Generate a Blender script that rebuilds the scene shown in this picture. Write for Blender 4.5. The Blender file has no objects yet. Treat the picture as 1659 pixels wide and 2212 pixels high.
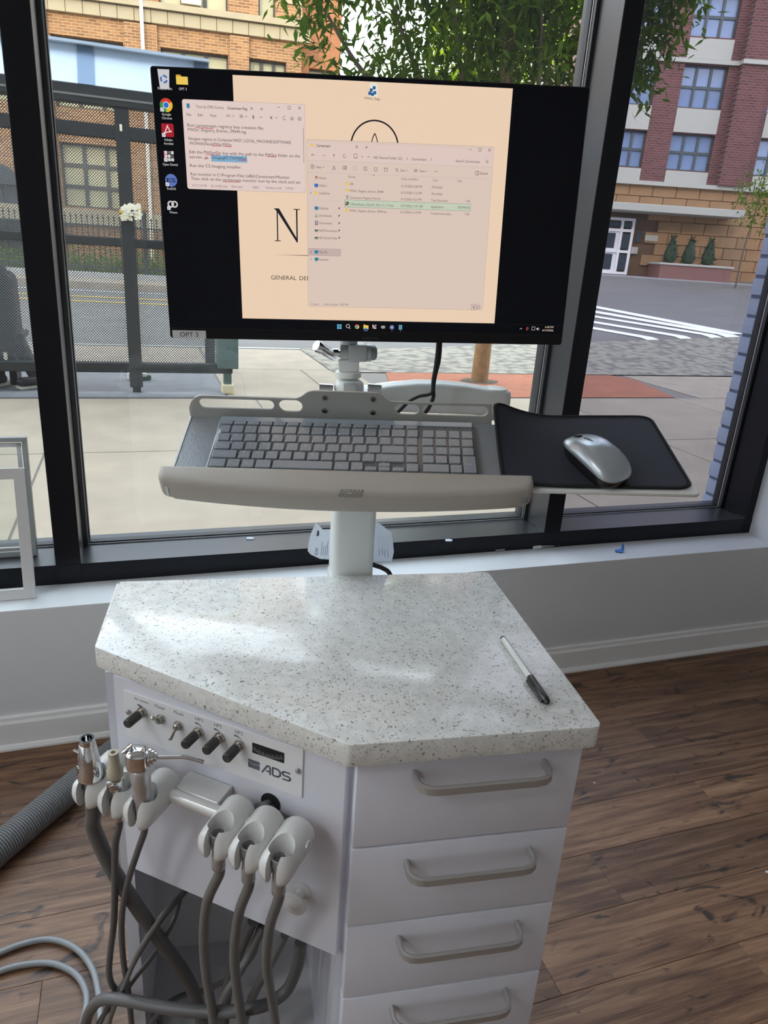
import bpy, bmesh, math, random
from mathutils import Vector, Matrix

random.seed(7)
scene = bpy.context.scene
V = Vector

# ---------------------------------------------------------------- camera
F_PX, PX, PY = 1534.0, 829.5, 1106.0
CAM = V((0.0, 0.0, 1.35))
_dn = V((545 - PX, 5290 - PY, F_PX)).normalized()
_up = -_dn
_vx = V((5480 - PX, 860 - PY, F_PX))
_vx = (_vx - _up * _vx.dot(_up)).normalized()
_vy = _up.cross(_vx)
ROT = Matrix((_vx, _vy, _up))            # camera axes (right, down, forward) -> room axes

cam_data = bpy.data.cameras.new('camera')
cam = bpy.data.objects.new('camera', cam_data)
scene.collection.objects.link(cam)
r_, d_, f_ = ROT.col[0], ROT.col[1], ROT.col[2]
cam.matrix_world = Matrix(((r_.x, -d_.x, -f_.x, CAM.x), (r_.y, -d_.y, -f_.y, CAM.y), (r_.z, -d_.z, -f_.z, CAM.z), (0, 0, 0, 1)))
cam_data.sensor_fit = 'AUTO'
cam_data.sensor_width = 36.0
cam_data.lens = F_PX / 2212.0 * 36.0
cam_data.clip_start = 0.02
cam_data.clip_end = 400
scene.camera = cam

# ---------------------------------------------------------------- light
scene.view_settings.view_transform = 'Standard'
scene.view_settings.look = 'None'
scene.view_settings.gamma = 1.0
scene.view_settings.use_curve_mapping = False
EXPO = 1.05
scene.view_settings.exposure = EXPO

world = bpy.data.worlds.new('sky')
scene.world = world
world.use_nodes = True
wn = world.node_tree.nodes; wl = world.node_tree.links
wn.clear()
w_out = wn.new('ShaderNodeOutputWorld'); w_bg = wn.new('ShaderNodeBackground')
w_tc = wn.new('ShaderNodeTexCoord'); w_sep = wn.new('ShaderNodeSeparateXYZ'); w_rmp = wn.new('ShaderNodeValToRGB')
wl.new(w_tc.outputs['Generated'], w_sep.inputs[0]); wl.new(w_sep.outputs['Z'], w_rmp.inputs[0])
w_rmp.color_ramp.elements[0].position = 0.0; w_rmp.color_ramp.elements[0].color = (0.95, 0.96, 1.0, 1)
w_rmp.color_ramp.elements[1].position = 0.9; w_rmp.color_ramp.elements[1].color = (0.72, 0.84, 1.0, 1)
wl.new(w_rmp.outputs[0], w_bg.inputs[0]); wl.new(w_bg.outputs[0], w_out.inputs[0])
w_bg.inputs[1].default_value = 2.6

sun_d = bpy.data.lights.new('sun', 'SUN'); sun_d.energy = 1.0; sun_d.angle = 0.02; sun_d.color = (1.0, 0.83, 0.6)
sun = bpy.data.objects.new('sun', sun_d); scene.collection.objects.link(sun)
sun.location = (-20, -20, 20)
sun.rotation_euler = V((0.52, 0.80, -0.40)).to_track_quat('-Z', 'Y').to_euler()

# unseen ceiling panels added to brighten the room (their housings follow with the ceiling)
FILL_PANELS = [(-3.0, 0.2), (-3.0, -1.1)]
FILL_W = 13.0
for lx_, ly_ in FILL_PANELS:
    ld = bpy.data.lights.new('fill_panel_light', 'AREA'); ld.shape = 'RECTANGLE'; ld.size = 1.16; ld.size_y = 0.56; ld.energy = FILL_W; ld.color = (0.92, 0.96, 1.0)
    lo_ = bpy.data.objects.new('fill_panel_light', ld); scene.collection.objects.link(lo_); lo_.location = (lx_, ly_, 3.718)

try:
    scene.cycles.use_denoising = True
    scene.cycles.max_bounces = 10
    scene.cycles.diffuse_bounces = 5
    scene.cycles.transparent_max_bounces = 16
    scene.cycles.caustics_reflective = False
    scene.cycles.caustics_refractive = False
    scene.cycles.sample_clamp_indirect = 4.0
except Exception:
    pass

# ---------------------------------------------------------------- helpers
def ray(x, y):
    return ROT @ V((x - PX, y - PY, F_PX))
def hit(x, y, p, n):
    d = ray(x, y); t = (p - CAM).dot(n) / d.dot(n); return CAM + d * t
def onz(x, y, z): return hit(x, y, V((0, 0, z)), V((0, 0, 1)))
def ony(x, y, yy): return hit(x, y, V((0, yy, 0)), V((0, 1, 0)))

class Frame:
    """an oriented frame of a real surface: p() frame -> room, at() photograph point on that surface -> frame coordinates"""
    def __init__(s, o, x, y):
        s.o = V(o); s.x = V(x).normalized(); y = V(y); s.y = (y - s.x * y.dot(s.x)).normalized(); s.z = s.x.cross(s.y)
        s.M = Matrix(((s.x.x, s.y.x, s.z.x, s.o.x), (s.x.y, s.y.y, s.z.y, s.o.y), (s.x.z, s.y.z, s.z.z, s.o.z), (0, 0, 0, 1)))
    def p(s, a, b, c=0.0): return s.o + s.x * a + s.y * b + s.z * c
    def at(s, x, y, c=0.0):
        q = hit(x, y, s.o + s.z * c, s.z) - s.o
        return V((q.dot(s.x), q.dot(s.y)))
    def wat(s, x, y, c=0.0): return hit(x, y, s.o + s.z * c, s.z)
WORLD = Frame((0, 0, 0), (1, 0, 0), (0, 1, 0))

MATS = {}
def new_mat(name):
    m = bpy.data.materials.new(name); m.use_nodes = True
    nt = m.node_tree
    return m, nt, nt.nodes['Principled BSDF']
def setp(b, **k):
    for n, v in k.items():
        n = n.replace('_', ' ')
        if n in b.inputs: b.inputs[n].default_value = v
def mat(name, col, rough=0.5, metal=0.0, spec=0.5, coat=0.0, emit=0.0, noise=0.0, nscale=20.0, bump=0.0, bscale=200.0, alpha=1.0, trans=0.0):
    if name in MATS: return MATS[name]
    m, nt, b = new_mat(name)
    c = (*col, 1)
    setp(b, Base_Color=c, Roughness=rough, Metallic=metal, Specular_IOR_Level=spec, Coat_Weight=coat, Coat_Roughness=0.1, Alpha=alpha, Transmission_Weight=trans)
    if emit:
        setp(b, Emission_Color=c, Emission_Strength=emit)
    if noise or bump:
        tc = nt.nodes.new('ShaderNodeTexCoord')
    if noise:
        n = nt.nodes.new('ShaderNodeTexNoise'); n.inputs['Scale'].default_value = nscale; n.inputs['Detail'].default_value = 4
        nt.links.new(tc.outputs['Object'], n.inputs['Vector'])
        r = nt.nodes.new('ShaderNodeValToRGB')
        r.color_ramp.elements[0].position = 0.3; r.color_ramp.elements[1].position = 0.7
        r.color_ramp.elements[0].color = (*[x * (1 - noise) for x in col], 1)
        r.color_ramp.elements[1].color = (*[min(1, x * (1 + noise)) for x in col], 1)
        nt.links.new(n.outputs[0], r.inputs[0]); nt.links.new(r.outputs[0], b.inputs['Base Color'])
    if bump:
        n2 = nt.nodes.new('ShaderNodeTexNoise'); n2.inputs['Scale'].default_value = bscale
        nt.links.new(tc.outputs['Object'], n2.inputs['Vector'])
        bp = nt.nodes.new('ShaderNodeBump'); bp.inputs['Strength'].default_value = bump; bp.inputs['Distance'].default_value = 0.002
        nt.links.new(n2.outputs[0], bp.inputs['Height']); nt.links.new(bp.outputs[0], b.inputs['Normal'])
    MATS[name] = m
    return m
def emat(col, strength=1.0):
    key = 'screen_%d_%d_%d' % tuple(int(c * 1000) for c in col)
    if key in MATS: return MATS[key]
    m, nt, b = new_mat(key)
    setp(b, Base_Color=(0.005, 0.005, 0.006, 1), Roughness=0.35, Emission_Color=(*col, 1), Emission_Strength=0.93 * strength / 2 ** EXPO, Specular_IOR_Level=0.3)
    MATS[key] = m
    return m
def srgb(r, g, b):
    f = lambda c: (c / 255 / 12.92) if c / 255 <= 0.04045 else ((c / 255 + 0.055) / 1.055) ** 2.4
    return (f(r), f(g), f(b))

COL = scene.collection
def tag(o, label=None, cat=None, group=None, kind=None):
    if label: o['label'] = label
    if cat: o['category'] = cat
    if group: o['group'] = group
    if kind: o['kind'] = kind
    return o
def thing(name, loc, label, cat, group=None):
    o = bpy.data.objects.new(name, None); COL.objects.link(o); o.location = loc; o.empty_display_size = 0.05
    return tag(o, label, cat, group)
def obase(o):
    p = V((0, 0, 0))
    while o is not None:
        p = p + V(o.location); o = o.parent
    return p
def finish(me, smooth):
    if smooth:
        for p in me.polygons: p.use_smooth = True
        try:
            me.set_sharp_from_angle(angle=math.radians(smooth if smooth > 1 else 40))
        except Exception:
            pass
def obj(name, bm, m, parent=None, smooth=0, label=None, kind=None, loc=None):
    """bm holds room coordinates; the new object is stored relative to its parent (or to loc)"""
    base = obase(parent) if parent is not None else (V(loc) if loc is not None else V((0, 0, 0)))
    bmesh.ops.transform(bm, matrix=Matrix.Translation(-base), verts=bm.verts)
    me = bpy.data.meshes.new(name); bm.normal_update(); bm.to_mesh(me); bm.free()
    ms = m if isinstance(m, (list, tuple)) else [m]
    for x in ms: me.materials.append(x)
    finish(me, smooth)
    o = bpy.data.objects.new(name, me); COL.objects.link(o)
    if parent is not None: o.parent = parent
    elif loc is not None: o.location = loc
    if label: o['label'] = label
    if kind: o['kind'] = kind
    return o
def shared(name, me, parent, loc, rot=None, scale=None):
    """another piece with shared mesh data; loc is in room coordinates"""
    o = bpy.data.objects.new(name, me); COL.objects.link(o)
    base = obase(parent) if parent is not None else V((0, 0, 0))
    if parent is not None: o.parent = parent
    o.location = V(loc) - base
    if rot is not None: o.rotation_euler = rot
    if scale is not None: o.scale = scale
    return o
def BM(): return bmesh.new()
def xf(bm, verts, M): bmesh.ops.transform(bm, matrix=M, verts=verts)
def box(bm, x0, x1, y0, y1, z0, z1, M=None, mi=0, bevel=0.0, seg=2):
    r = bmesh.ops.create_cube(bm, size=1.0)
    vs = r['verts']
    for v in vs:
        v.co = V(((x0 + x1) / 2 + v.co.x * (x1 - x0), (y0 + y1) / 2 + v.co.y * (y1 - y0), (z0 + z1) / 2 + v.co.z * (z1 - z0)))
    fs = list({f for v in vs for f in v.link_faces})
    for f in fs: f.material_index = mi
    if bevel:
        es = list({e for v in vs for e in v.link_edges})
        g = bmesh.ops.bevel(bm, geom=es, offset=bevel, segments=seg, profile=0.5, affect='EDGES')
        vs = list(set([v for v in g['verts']]) | set(v for v in vs if v.is_valid))
        for f in {f for v in vs for f in v.link_faces}: f.material_index = mi
    if M is not None: xf(bm, vs, M)
    return vs
def prism(bm, pts, z0, z1, M=None, mi=0, bevel=0.0, seg=3):
    lo = [bm.verts.new((p[0], p[1], z0)) for p in pts]
    hi = [bm.verts.new((p[0], p[1], z1)) for p in pts]
    n = len(pts)
    fs = [bm.faces.new(list(reversed(lo))), bm.faces.new(hi)]
    for i in range(n):
        fs.append(bm.faces.new((lo[i], lo[(i + 1) % n], hi[(i + 1) % n], hi[i])))
    bmesh.ops.recalc_face_normals(bm, faces=fs)
    for f in fs: f.material_index = mi
    vs = lo + hi
    if bevel:
        los, his = set(lo), set(hi)
        es = [e for e in {e for v in vs for e in v.link_edges} if not (e.verts[0] in los) ^ (e.verts[1] in los)]
        g = bmesh.ops.bevel(bm, geom=es, offset=bevel, segments=seg, profile=0.5, affect='EDGES', clamp_overlap=True)
        vs = list(set(g['verts']) | set(v for v in vs if v.is_valid))
        for f in {f for v in vs for f in v.link_faces}: f.material_index = mi
    if M is not None: xf(bm, vs, M)
    return vs
def ring_pts(c, a, b, r, n):
    return [c + a * (r * math.cos(2 * math.pi * i / n)) + b * (r * math.sin(2 * math.pi * i / n)) for i in range(n)]
def loft(bm, rings, cap=True, mi=0, closed=True):
    R = [[bm.verts.new(p) for p in ring] for ring in rings]
    n = len(R[0]); fs = []
    for i in range(len(R) - 1):
        for j in range(n if closed else n - 1):
            k = (j + 1) % n
            fs.append(bm.faces.new((R[i][j], R[i][k], R[i + 1][k], R[i + 1][j])))
    if cap:
        fs.append(bm.faces.new(list(reversed(R[0])))); fs.append(bm.faces.new(R[-1]))
    bmesh.ops.recalc_face_normals(bm, faces=fs)
    for f in fs: f.material_index = mi
    return [v for r in R for v in r]
def perp(d):
    a = d.cross(V((0, 0, 1)))
    if a.length < 1e-4: a = d.cross(V((0, 1, 0)))
    a.normalize(); return a, d.cross(a).normalized()
def lathe(bm, p0, axis, prof, n=20, mi=0, cap=True):
    """prof: list of (distance along axis, radius)"""
    axis = V(axis).normalized(); a, b = perp(axis); p0 = V(p0)
    return loft(bm, [ring_pts(p0 + axis * t, a, b, max(r, 1e-5), n) for t, r in prof], cap, mi)
def cyl(bm, p0, p1, r0, r1=None, n=16, mi=0):
    p0, p1 = V(p0), V(p1); d = p1 - p0
    return lathe(bm, p0, d, [(0, r0), (d.length, r0 if r1 is None else r1)], n, mi)
def smooth_path(pts, per=8):
    P = [V(p) for p in pts]; out = []
    P = [P[0] * 2 - P[1]] + P + [P[-1] * 2 - P[-2]]
    for i in range(1, len(P) - 2):
        for k in range(per):
            t = k / per; t2, t3 = t * t, t * t * t
            out.append(0.5 * ((2 * P[i]) + (-P[i - 1] + P[i + 1]) * t + (2 * P[i - 1] - 5 * P[i] + 4 * P[i + 1] - P[i + 2]) * t2 + (-P[i - 1] + 3 * P[i] - 3 * P[i + 1] + P[i + 2]) * t3))
    out.append(P[-2]); return out
def tube(bm, pts, r, n=10, mi=0, rfun=None, per=8, smooth=True):
    P = smooth_path(pts, per) if smooth else [V(p) for p in pts]
    rings = []; a = None
    for i, p in enumerate(P):
        d = (P[min(i + 1, len(P) - 1)] - P[max(i - 1, 0)]).normalized()
        if a is None: a, b = perp(d)
        else:
            a = (a - d * a.dot(d)).normalized(); b = d.cross(a)
        rr = r if rfun is None else rfun(i, len(P))
        rings.append(ring_pts(p, a, b, rr, n))
    return loft(bm, rings, True, mi)
def rrect(x0, x1, y0, y1, r, n=5):
    out = []
    for cx, cy, a0 in ((x1 - r, y1 - r, 0), (x0 + r, y1 - r, 90), (x0 + r, y0 + r, 180), (x1 - r, y0 + r, 270)):
        for i in range(n + 1):
            a = math.radians(a0 + 90 * i / n); out.append((cx + r * math.cos(a), cy + r * math.sin(a)))
    return out
def plate(bm, outer, holes, t, M, bevel=0.0004):
    """flat plate with holes, cut from outlines in the frame's x,y"""
    cu = bpy.data.curves.new('t', 'CURVE'); cu.dimensions = '2D'; cu.fill_mode = 'BOTH'; cu.extrude = t / 2; cu.bevel_depth = bevel
    for poly in [outer] + holes:
        sp = cu.splines.new('POLY'); sp.points.add(len(poly) - 1); sp.use_cyclic_u = True
        for q, p in zip(sp.points, poly): q.co = (p[0], p[1], 0, 1)
    o = bpy.data.objects.new('t', cu); me = bpy.data.meshes.new_from_object(o)
    b2 = bmesh.new(); b2.from_mesh(me); bmesh.ops.transform(b2, matrix=M, verts=b2.verts); me2 = bpy.data.meshes.new('t2'); b2.to_mesh(me2); b2.free()
    bm.from_mesh(me2)
    bpy.data.objects.remove(o); bpy.data.curves.remove(cu); bpy.data.meshes.remove(me); bpy.data.meshes.remove(me2)
def text_polys(s, bold=False):
    cu = bpy.data.curves.new('t', 'FONT'); cu.body = s; cu.size = 1.0; cu.resolution_u = 3
    if bold: cu.offset = 0.014
    o = bpy.data.objects.new('t', cu); me = bpy.data.meshes.new_from_object(o)
    vs = [v.co.copy() for v in me.vertices]; fs = [tuple(p.vertices) for p in me.polygons]
    bpy.data.objects.remove(o); bpy.data.curves.remove(cu); bpy.data.meshes.remove(me)
    return vs, fs
class Flat:
    """flat print in layers on a frame's surface: polygons and lettering, one material per colour"""
    def __init__(s, fr, emissive=False, lift=0.0002, base=0.0):
        s.fr = fr; s.bm = bmesh.new(); s.mats = []; s.em = emissive; s.lift = lift; s.base = base
    def mi(s, col):
        m = col if not isinstance(col, tuple) else (emat(col) if s.em else mat('print_%d_%d_%d' % tuple(int(c * 255) for c in col), col, 0.6))
        if m not in s.mats: s.mats.append(m)
        return s.mats.index(m)
    def poly(s, pts, col, layer=1):
        if len(pts) < 3: return
        vs = [s.bm.verts.new(s.fr.p(p[0], p[1], s.base + layer * s.lift)) for p in pts]
        f = s.bm.faces.new(vs); f.material_index = s.mi(col); f.normal_update()
        if f.normal.dot(s.fr.z) < 0: f.normal_flip()
    def rect(s, x0, x1, y0, y1, col, layer=1): s.poly([(x0, y0), (x1, y0), (x1, y1), (x0, y1)], col, layer)
    def line(s, a, b, w, col, layer=1):
        a, b = V((a[0], a[1])), V((b[0], b[1])); d = (b - a).normalized(); n = V((-d.y, d.x)) * (w / 2)
        s.poly([a + n, b + n, b - n, a - n], col, layer)
    def disc(s, c, r, col, layer=1, n=24, a0=0, a1=360, ry=None):
        pts = [(c[0] + r * math.cos(math.radians(a0 + (a1 - a0) * i / n)), c[1] + (ry or r) * math.sin(math.radians(a0 + (a1 - a0) * i / n))) for i in range(n + (0 if a1 - a0 == 360 else 1))]
        if a1 - a0 != 360: pts.append(tuple(c))
        s.poly(pts, col, layer)
    def ring(s, c, r, w, col, layer=1, n=36, a0=0, a1=360):
        for i in range(n):
            t0, t1 = [math.radians(a0 + (a1 - a0) * (i + k) / n) for k in (0, 1)]
            s.poly([(c[0] + q * math.cos(t), c[1] + q * math.sin(t)) for q, t in ((r - w / 2, t0), (r + w / 2, t0), (r + w / 2, t1), (r - w / 2, t1))], col, layer)
    def text(s, st, x, y, h, col, layer=2, width=None, bold=False, align='L', shear=0.0, ang=0.0):
        """h = capital height; y = baseline"""
        vs, fs = text_polys(st, bold)
        if not vs: return
        x0 = min(v.x for v in vs); x1 = max(v.x for v in vs)
        k = h / 0.69; kx = k if width is None else width / max(x1 - x0, 1e-6)
        ox = 0 if align == 'L' else (-(x1 - x0) * kx / 2 if align == 'C' else -(x1 - x0) * kx)
        ca, sa = math.cos(ang), math.sin(ang)
        nv = []
        for v in vs:
            a = (v.x - x0) * kx + ox + shear * v.y * k; b = v.y * k
            nv.append(s.bm.verts.new(s.fr.p(x + a * ca - b * sa, y + a * sa + b * ca, s.base + layer * s.lift)))
        i = s.mi(col)
        for f in fs:
            try:
                q = s.bm.faces.new([nv[j] for j in f]); q.material_index = i; q.normal_update()
                if q.normal.dot(s.fr.z) < 0: q.normal_flip()
            except ValueError: pass
    def build(s, name, parent, label=None):
        return obj(name, s.bm, s.mats or [mat('grey', (.5, .5, .5))], parent, 0, label)
def boolean(o, cutters):
    """cut meshes out of o; returns a plain mesh"""
    for c in cutters:
        m = o.modifiers.new('cut', 'BOOLEAN'); m.operation = 'DIFFERENCE'; m.object = c; m.solver = 'EXACT'
    bpy.context.view_layer.update()
    dg = bpy.context.evaluated_depsgraph_get()
    me = bpy.data.meshes.new_from_object(o.evaluated_get(dg))
    o.modifiers.clear(); o.data = me
    for c in cutters:
        d = c.data; bpy.data.objects.remove(c); bpy.data.meshes.remove(d)
    return me
# ---------------------------------------------------------------- room shell
YW = 1.840      # inner face of the knee wall
YF = 1.976      # inner face of the black window frame
YG = 2.122      # glass
ZS = 0.417      # sill height
ZR = 0.476      # top of the bottom rail
ZH = 3.45       # window head
XL, XR_ = -3.8, 3.6
YB = -4.6
ZC = 3.75
m_wall = mat('painted_wall', (0.69, 0.71, 0.73), 0.55, bump=0.08, bscale=120)
m_trim = mat('painted_trim', (0.80, 0.80, 0.80), 0.38)
m_ceil = mat('ceiling_paint', (0.85, 0.85, 0.84), 0.8)

def struct(name, bm, m, smooth=0, label=None, loc=None):
    o = obj(name, bm, m, None, smooth, loc=loc); o['kind'] = 'structure'
    if label: o['label'] = label
    return o

# wood-look plank floor: base slab and every plank a piece of its own
def plank_mat():
    m, nt, b = new_mat('vinyl_plank'); N = nt.nodes; L = nt.links
    tc = N.new('ShaderNodeTexCoord'); oi = N.new('ShaderNodeObjectInfo')
    off = N.new('ShaderNodeVectorMath'); off.operation = 'SCALE'; off.inputs['Scale'].default_value = 37.0
    cmb = N.new('ShaderNodeCombineXYZ'); L.new(oi.outputs['Random'], cmb.inputs[0]); L.new(oi.outputs['Random'], cmb.inputs[1]); L.new(oi.outputs['Random'], cmb.inputs[2])
    L.new(cmb.outputs[0], off.inputs[0])
    add = N.new('ShaderNodeVectorMath'); L.new(tc.outputs['Object'], add.inputs[0]); L.new(off.outputs[0], add.inputs[1])
    mp = N.new('ShaderNodeMapping'); mp.inputs['Scale'].default_value = (1.2, 16, 1); L.new(add.outputs[0], mp.inputs[0])
    n1 = N.new('ShaderNodeTexNoise'); n1.inputs['Scale'].default_value = 3.0; n1.inputs['Detail'].default_value = 7; n1.inputs['Roughness'].default_value = 0.62; n1.inputs['Distortion'].default_value = 0.6
    L.new(mp.outputs[0], n1.inputs['Vector'])
    r1 = N.new('ShaderNodeValToRGB'); e = r1.color_ramp.elements
    e[0].position = 0.30; e[0].color = (*srgb(74, 50, 36), 1); e[1].position = 0.72; e[1].color = (*srgb(164, 126, 96), 1)
    k = e.new(0.5); k.color = (*srgb(126, 92, 68), 1)
    L.new(n1.outputs[0], r1.inputs[0])
    # dark knots and cracks
    mp2 = N.new('ShaderNodeMapping'); mp2.inputs['Scale'].default_value = (2.6, 6.0, 1); L.new(add.outputs[0], mp2.inputs[0])
    n2 = N.new('ShaderNodeTexNoise'); n2.inputs['Scale'].default_value = 2.3; n2.inputs['Detail'].default_value = 6; n2.inputs['Distortion'].default_value = 2.2; L.new(mp2.outputs[0], n2.inputs['Vector'])
    r2 = N.new('ShaderNodeValToRGB'); r2.color_ramp.elements[0].position = 0.60; r2.color_ramp.elements[0].color = (0, 0, 0, 1); r2.color_ramp.elements[1].position = 0.68; r2.color_ramp.elements[1].color = (.85, .85, .85, 1)
    L.new(n2.outputs[0], r2.inputs[0])
    mx = N.new('ShaderNodeMixRGB'); L.new(r2.outputs[0], mx.inputs[0]); L.new(r1.outputs[0], mx.inputs[1]); mx.inputs[2].default_value = (*srgb(38, 32, 30), 1)
    hv = N.new('ShaderNodeHueSaturation'); L.new(mx.outputs[0], hv.inputs['Color'])
    mr = N.new('ShaderNodeMapRange'); mr.inputs['To Min'].default_value = 0.60; mr.inputs['To Max'].default_value = 0.94; L.new(oi.outputs['Random'], mr.inputs[0]); L.new(mr.outputs[0], hv.inputs['Value'])
    L.new(hv.outputs[0], b.inputs['Base Color'])
    # fine grain relief
    mp3 = N.new('ShaderNodeMapping'); mp3.inputs['Scale'].default_value = (6, 130, 1); L.new(add.outputs[0], mp3.inputs[0])
    n3 = N.new('ShaderNodeTexNoise'); n3.inputs['Scale'].default_value = 2.5; n3.inputs['Detail'].default_value = 4; n3.inputs['Distortion'].default_value = 0.8; L.new(mp3.outputs[0], n3.inputs['Vector'])
    bp = N.new('ShaderNodeBump'); bp.inputs['Strength'].default_value = 0.55; bp.inputs['Distance'].default_value = 0.0012
    L.new(n3.outputs[0], bp.inputs['Height']); L.new(bp.outputs[0], b.inputs['Normal'])
    setp(b, Roughness=0.46, Specular_IOR_Level=0.45)
    return m
m_plank = plank_mat()
bm = BM(); box(bm, XL, XR_, YB, YW, -0.12, -0.004)
floor = struct('floor', bm, mat('subfloor', (0.06, 0.045, 0.035), 0.8))
PW, PLN = 0.1485, 1.22
bm = BM(); box(bm, 0, PLN - 0.0005, 0, PW - 0.0005, -0.004, 0.0, bevel=0.0007, seg=1)
me_plank = bpy.data.meshes.new('plank'); bm.to_mesh(me_plank); bm.free(); me_plank.materials.append(m_plank)
y = YW - PW; row = 0
offs = {0: 0.35, 1: 0.9}
while y > -2.4:
    x = -1.9 + (row * 0.437) % PLN - PLN
    if row == 4: x = 1.4257 - 3 * PLN
    if row == 5: x = 0.9801 - 2 * PLN
    while x < 2.9:
        if x > -2.7:
            shared('plank', me_plank, floor, (x, y, 0))
        x += PLN
    y -= PW; row += 1
bm = BM()
box(bm, XL, XR_, YB, y + PW, -0.004, 0.0); box(bm, XL, -2.7 + .0, y + PW, YW, -0.0045, -0.0003); box(bm, 2.6, XR_, y + PW, YW, -0.0045, -0.0006)
o = obj('plank_rest', bm, m_plank, floor); o['kind'] = 'stuff'

# window wall: knee wall with sill, return wall on the right, lintel
bm = BM(); box(bm, XL, XR_, YW, 2.20, -0.12, ZS, bevel=0.004)
struct('wall_front', bm, m_wall, 40)
bm = BM(); box(bm, 2.203, XR_, YW, YG + .03, ZS, ZC)
struct('wall_return', bm, m_wall)
bm = BM(); box(bm, XL, 2.203, YW, 2.20, ZH + 0.065, ZC)
struct('wall_lintel', bm, m_wall)
SW0, SW1, SZ0, SZ1 = -3.0, 1.4, 0.40, 3.2        # unseen side window added in the left wall for more daylight
bm = BM()
for (y0, y1, z0, z1) in ((YB, SW0, 0, ZC), (SW1, 2.2, 0, ZC), (SW0, SW1, 0, SZ0), (SW0, SW1, SZ1, ZC)): box(bm, XL - 0.15, XL, y0, y1, z0, z1)
struct('wall_left', bm, m_wall)
bm = BM(); box(bm, XR_, XR_ + 0.15, YB, 2.2, 0, ZC); struct('wall_right', bm, m_wall)
bm = BM(); box(bm, XL - .15, XR_ + .15, YB - 0.15, YB, 0, ZC); struct('wall_back', bm, m_wall)
bm = BM(); box(bm, XL - .15, XR_ + .15, YB - .15, 2.2, ZC, ZC + 0.25); struct('ceiling', bm, m_ceil)
m_led = mat('fill_diffuser', (0.9, 0.9, 0.9), 0.5, emit=0.5); m_ledf = mat('fill_frame', (0.75, 0.75, 0.75), 0.4)
for i, (lx_, ly_) in enumerate(FILL_PANELS):
    t_ = thing('fill_panel', (lx_, ly_, ZC), 'added white ceiling fill panel, ' + ('nearest the shop window' if i == 0 else 'further back from the shop window'), 'lamp', 'added fill panels')
    b = BM(); box(b, lx_ - .58, lx_ + .58, ly_ - .28, ly_ + .28, ZC - .022, ZC - .004); obj('diffuser', b, m_led, t_)
    b = BM()
    for (x0, x1, y0, y1) in ((-.6, .6, -.3, -.28), (-.6, .6, .28, .3), (-.6, -.58, -.28, .28), (.58, .6, -.28, .28)): box(b, lx_ + x0, lx_ + x1, ly_ + y0, ly_ + y1, ZC - .03, ZC)
    obj('frame', b, m_ledf, t_)
# baseboard with a slightly rounded top
bm = BM()
prof = [(YW, 0.0), (YW - 0.014, 0.0), (YW - 0.014, 0.080), (YW - 0.010, 0.088), (YW - 0.009, 0.097), (YW, 0.100)]
loft(bm, [[V((x, p[0], p[1])) for p in prof] for x in (XL, XR_)])
struct('baseboard_front', bm, m_trim)
bm = BM()
prof = [(YW - 0.014, 0.0), (YW - 0.024, 0.0), (YW - 0.024, 0.006), (YW - 0.019, 0.014), (YW - 0.014, 0.016)]
loft(bm, [[V((x, p[0], p[1])) for p in prof] for x in (XL, XR_)])
struct('trim_1', bm, m_trim)

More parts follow.
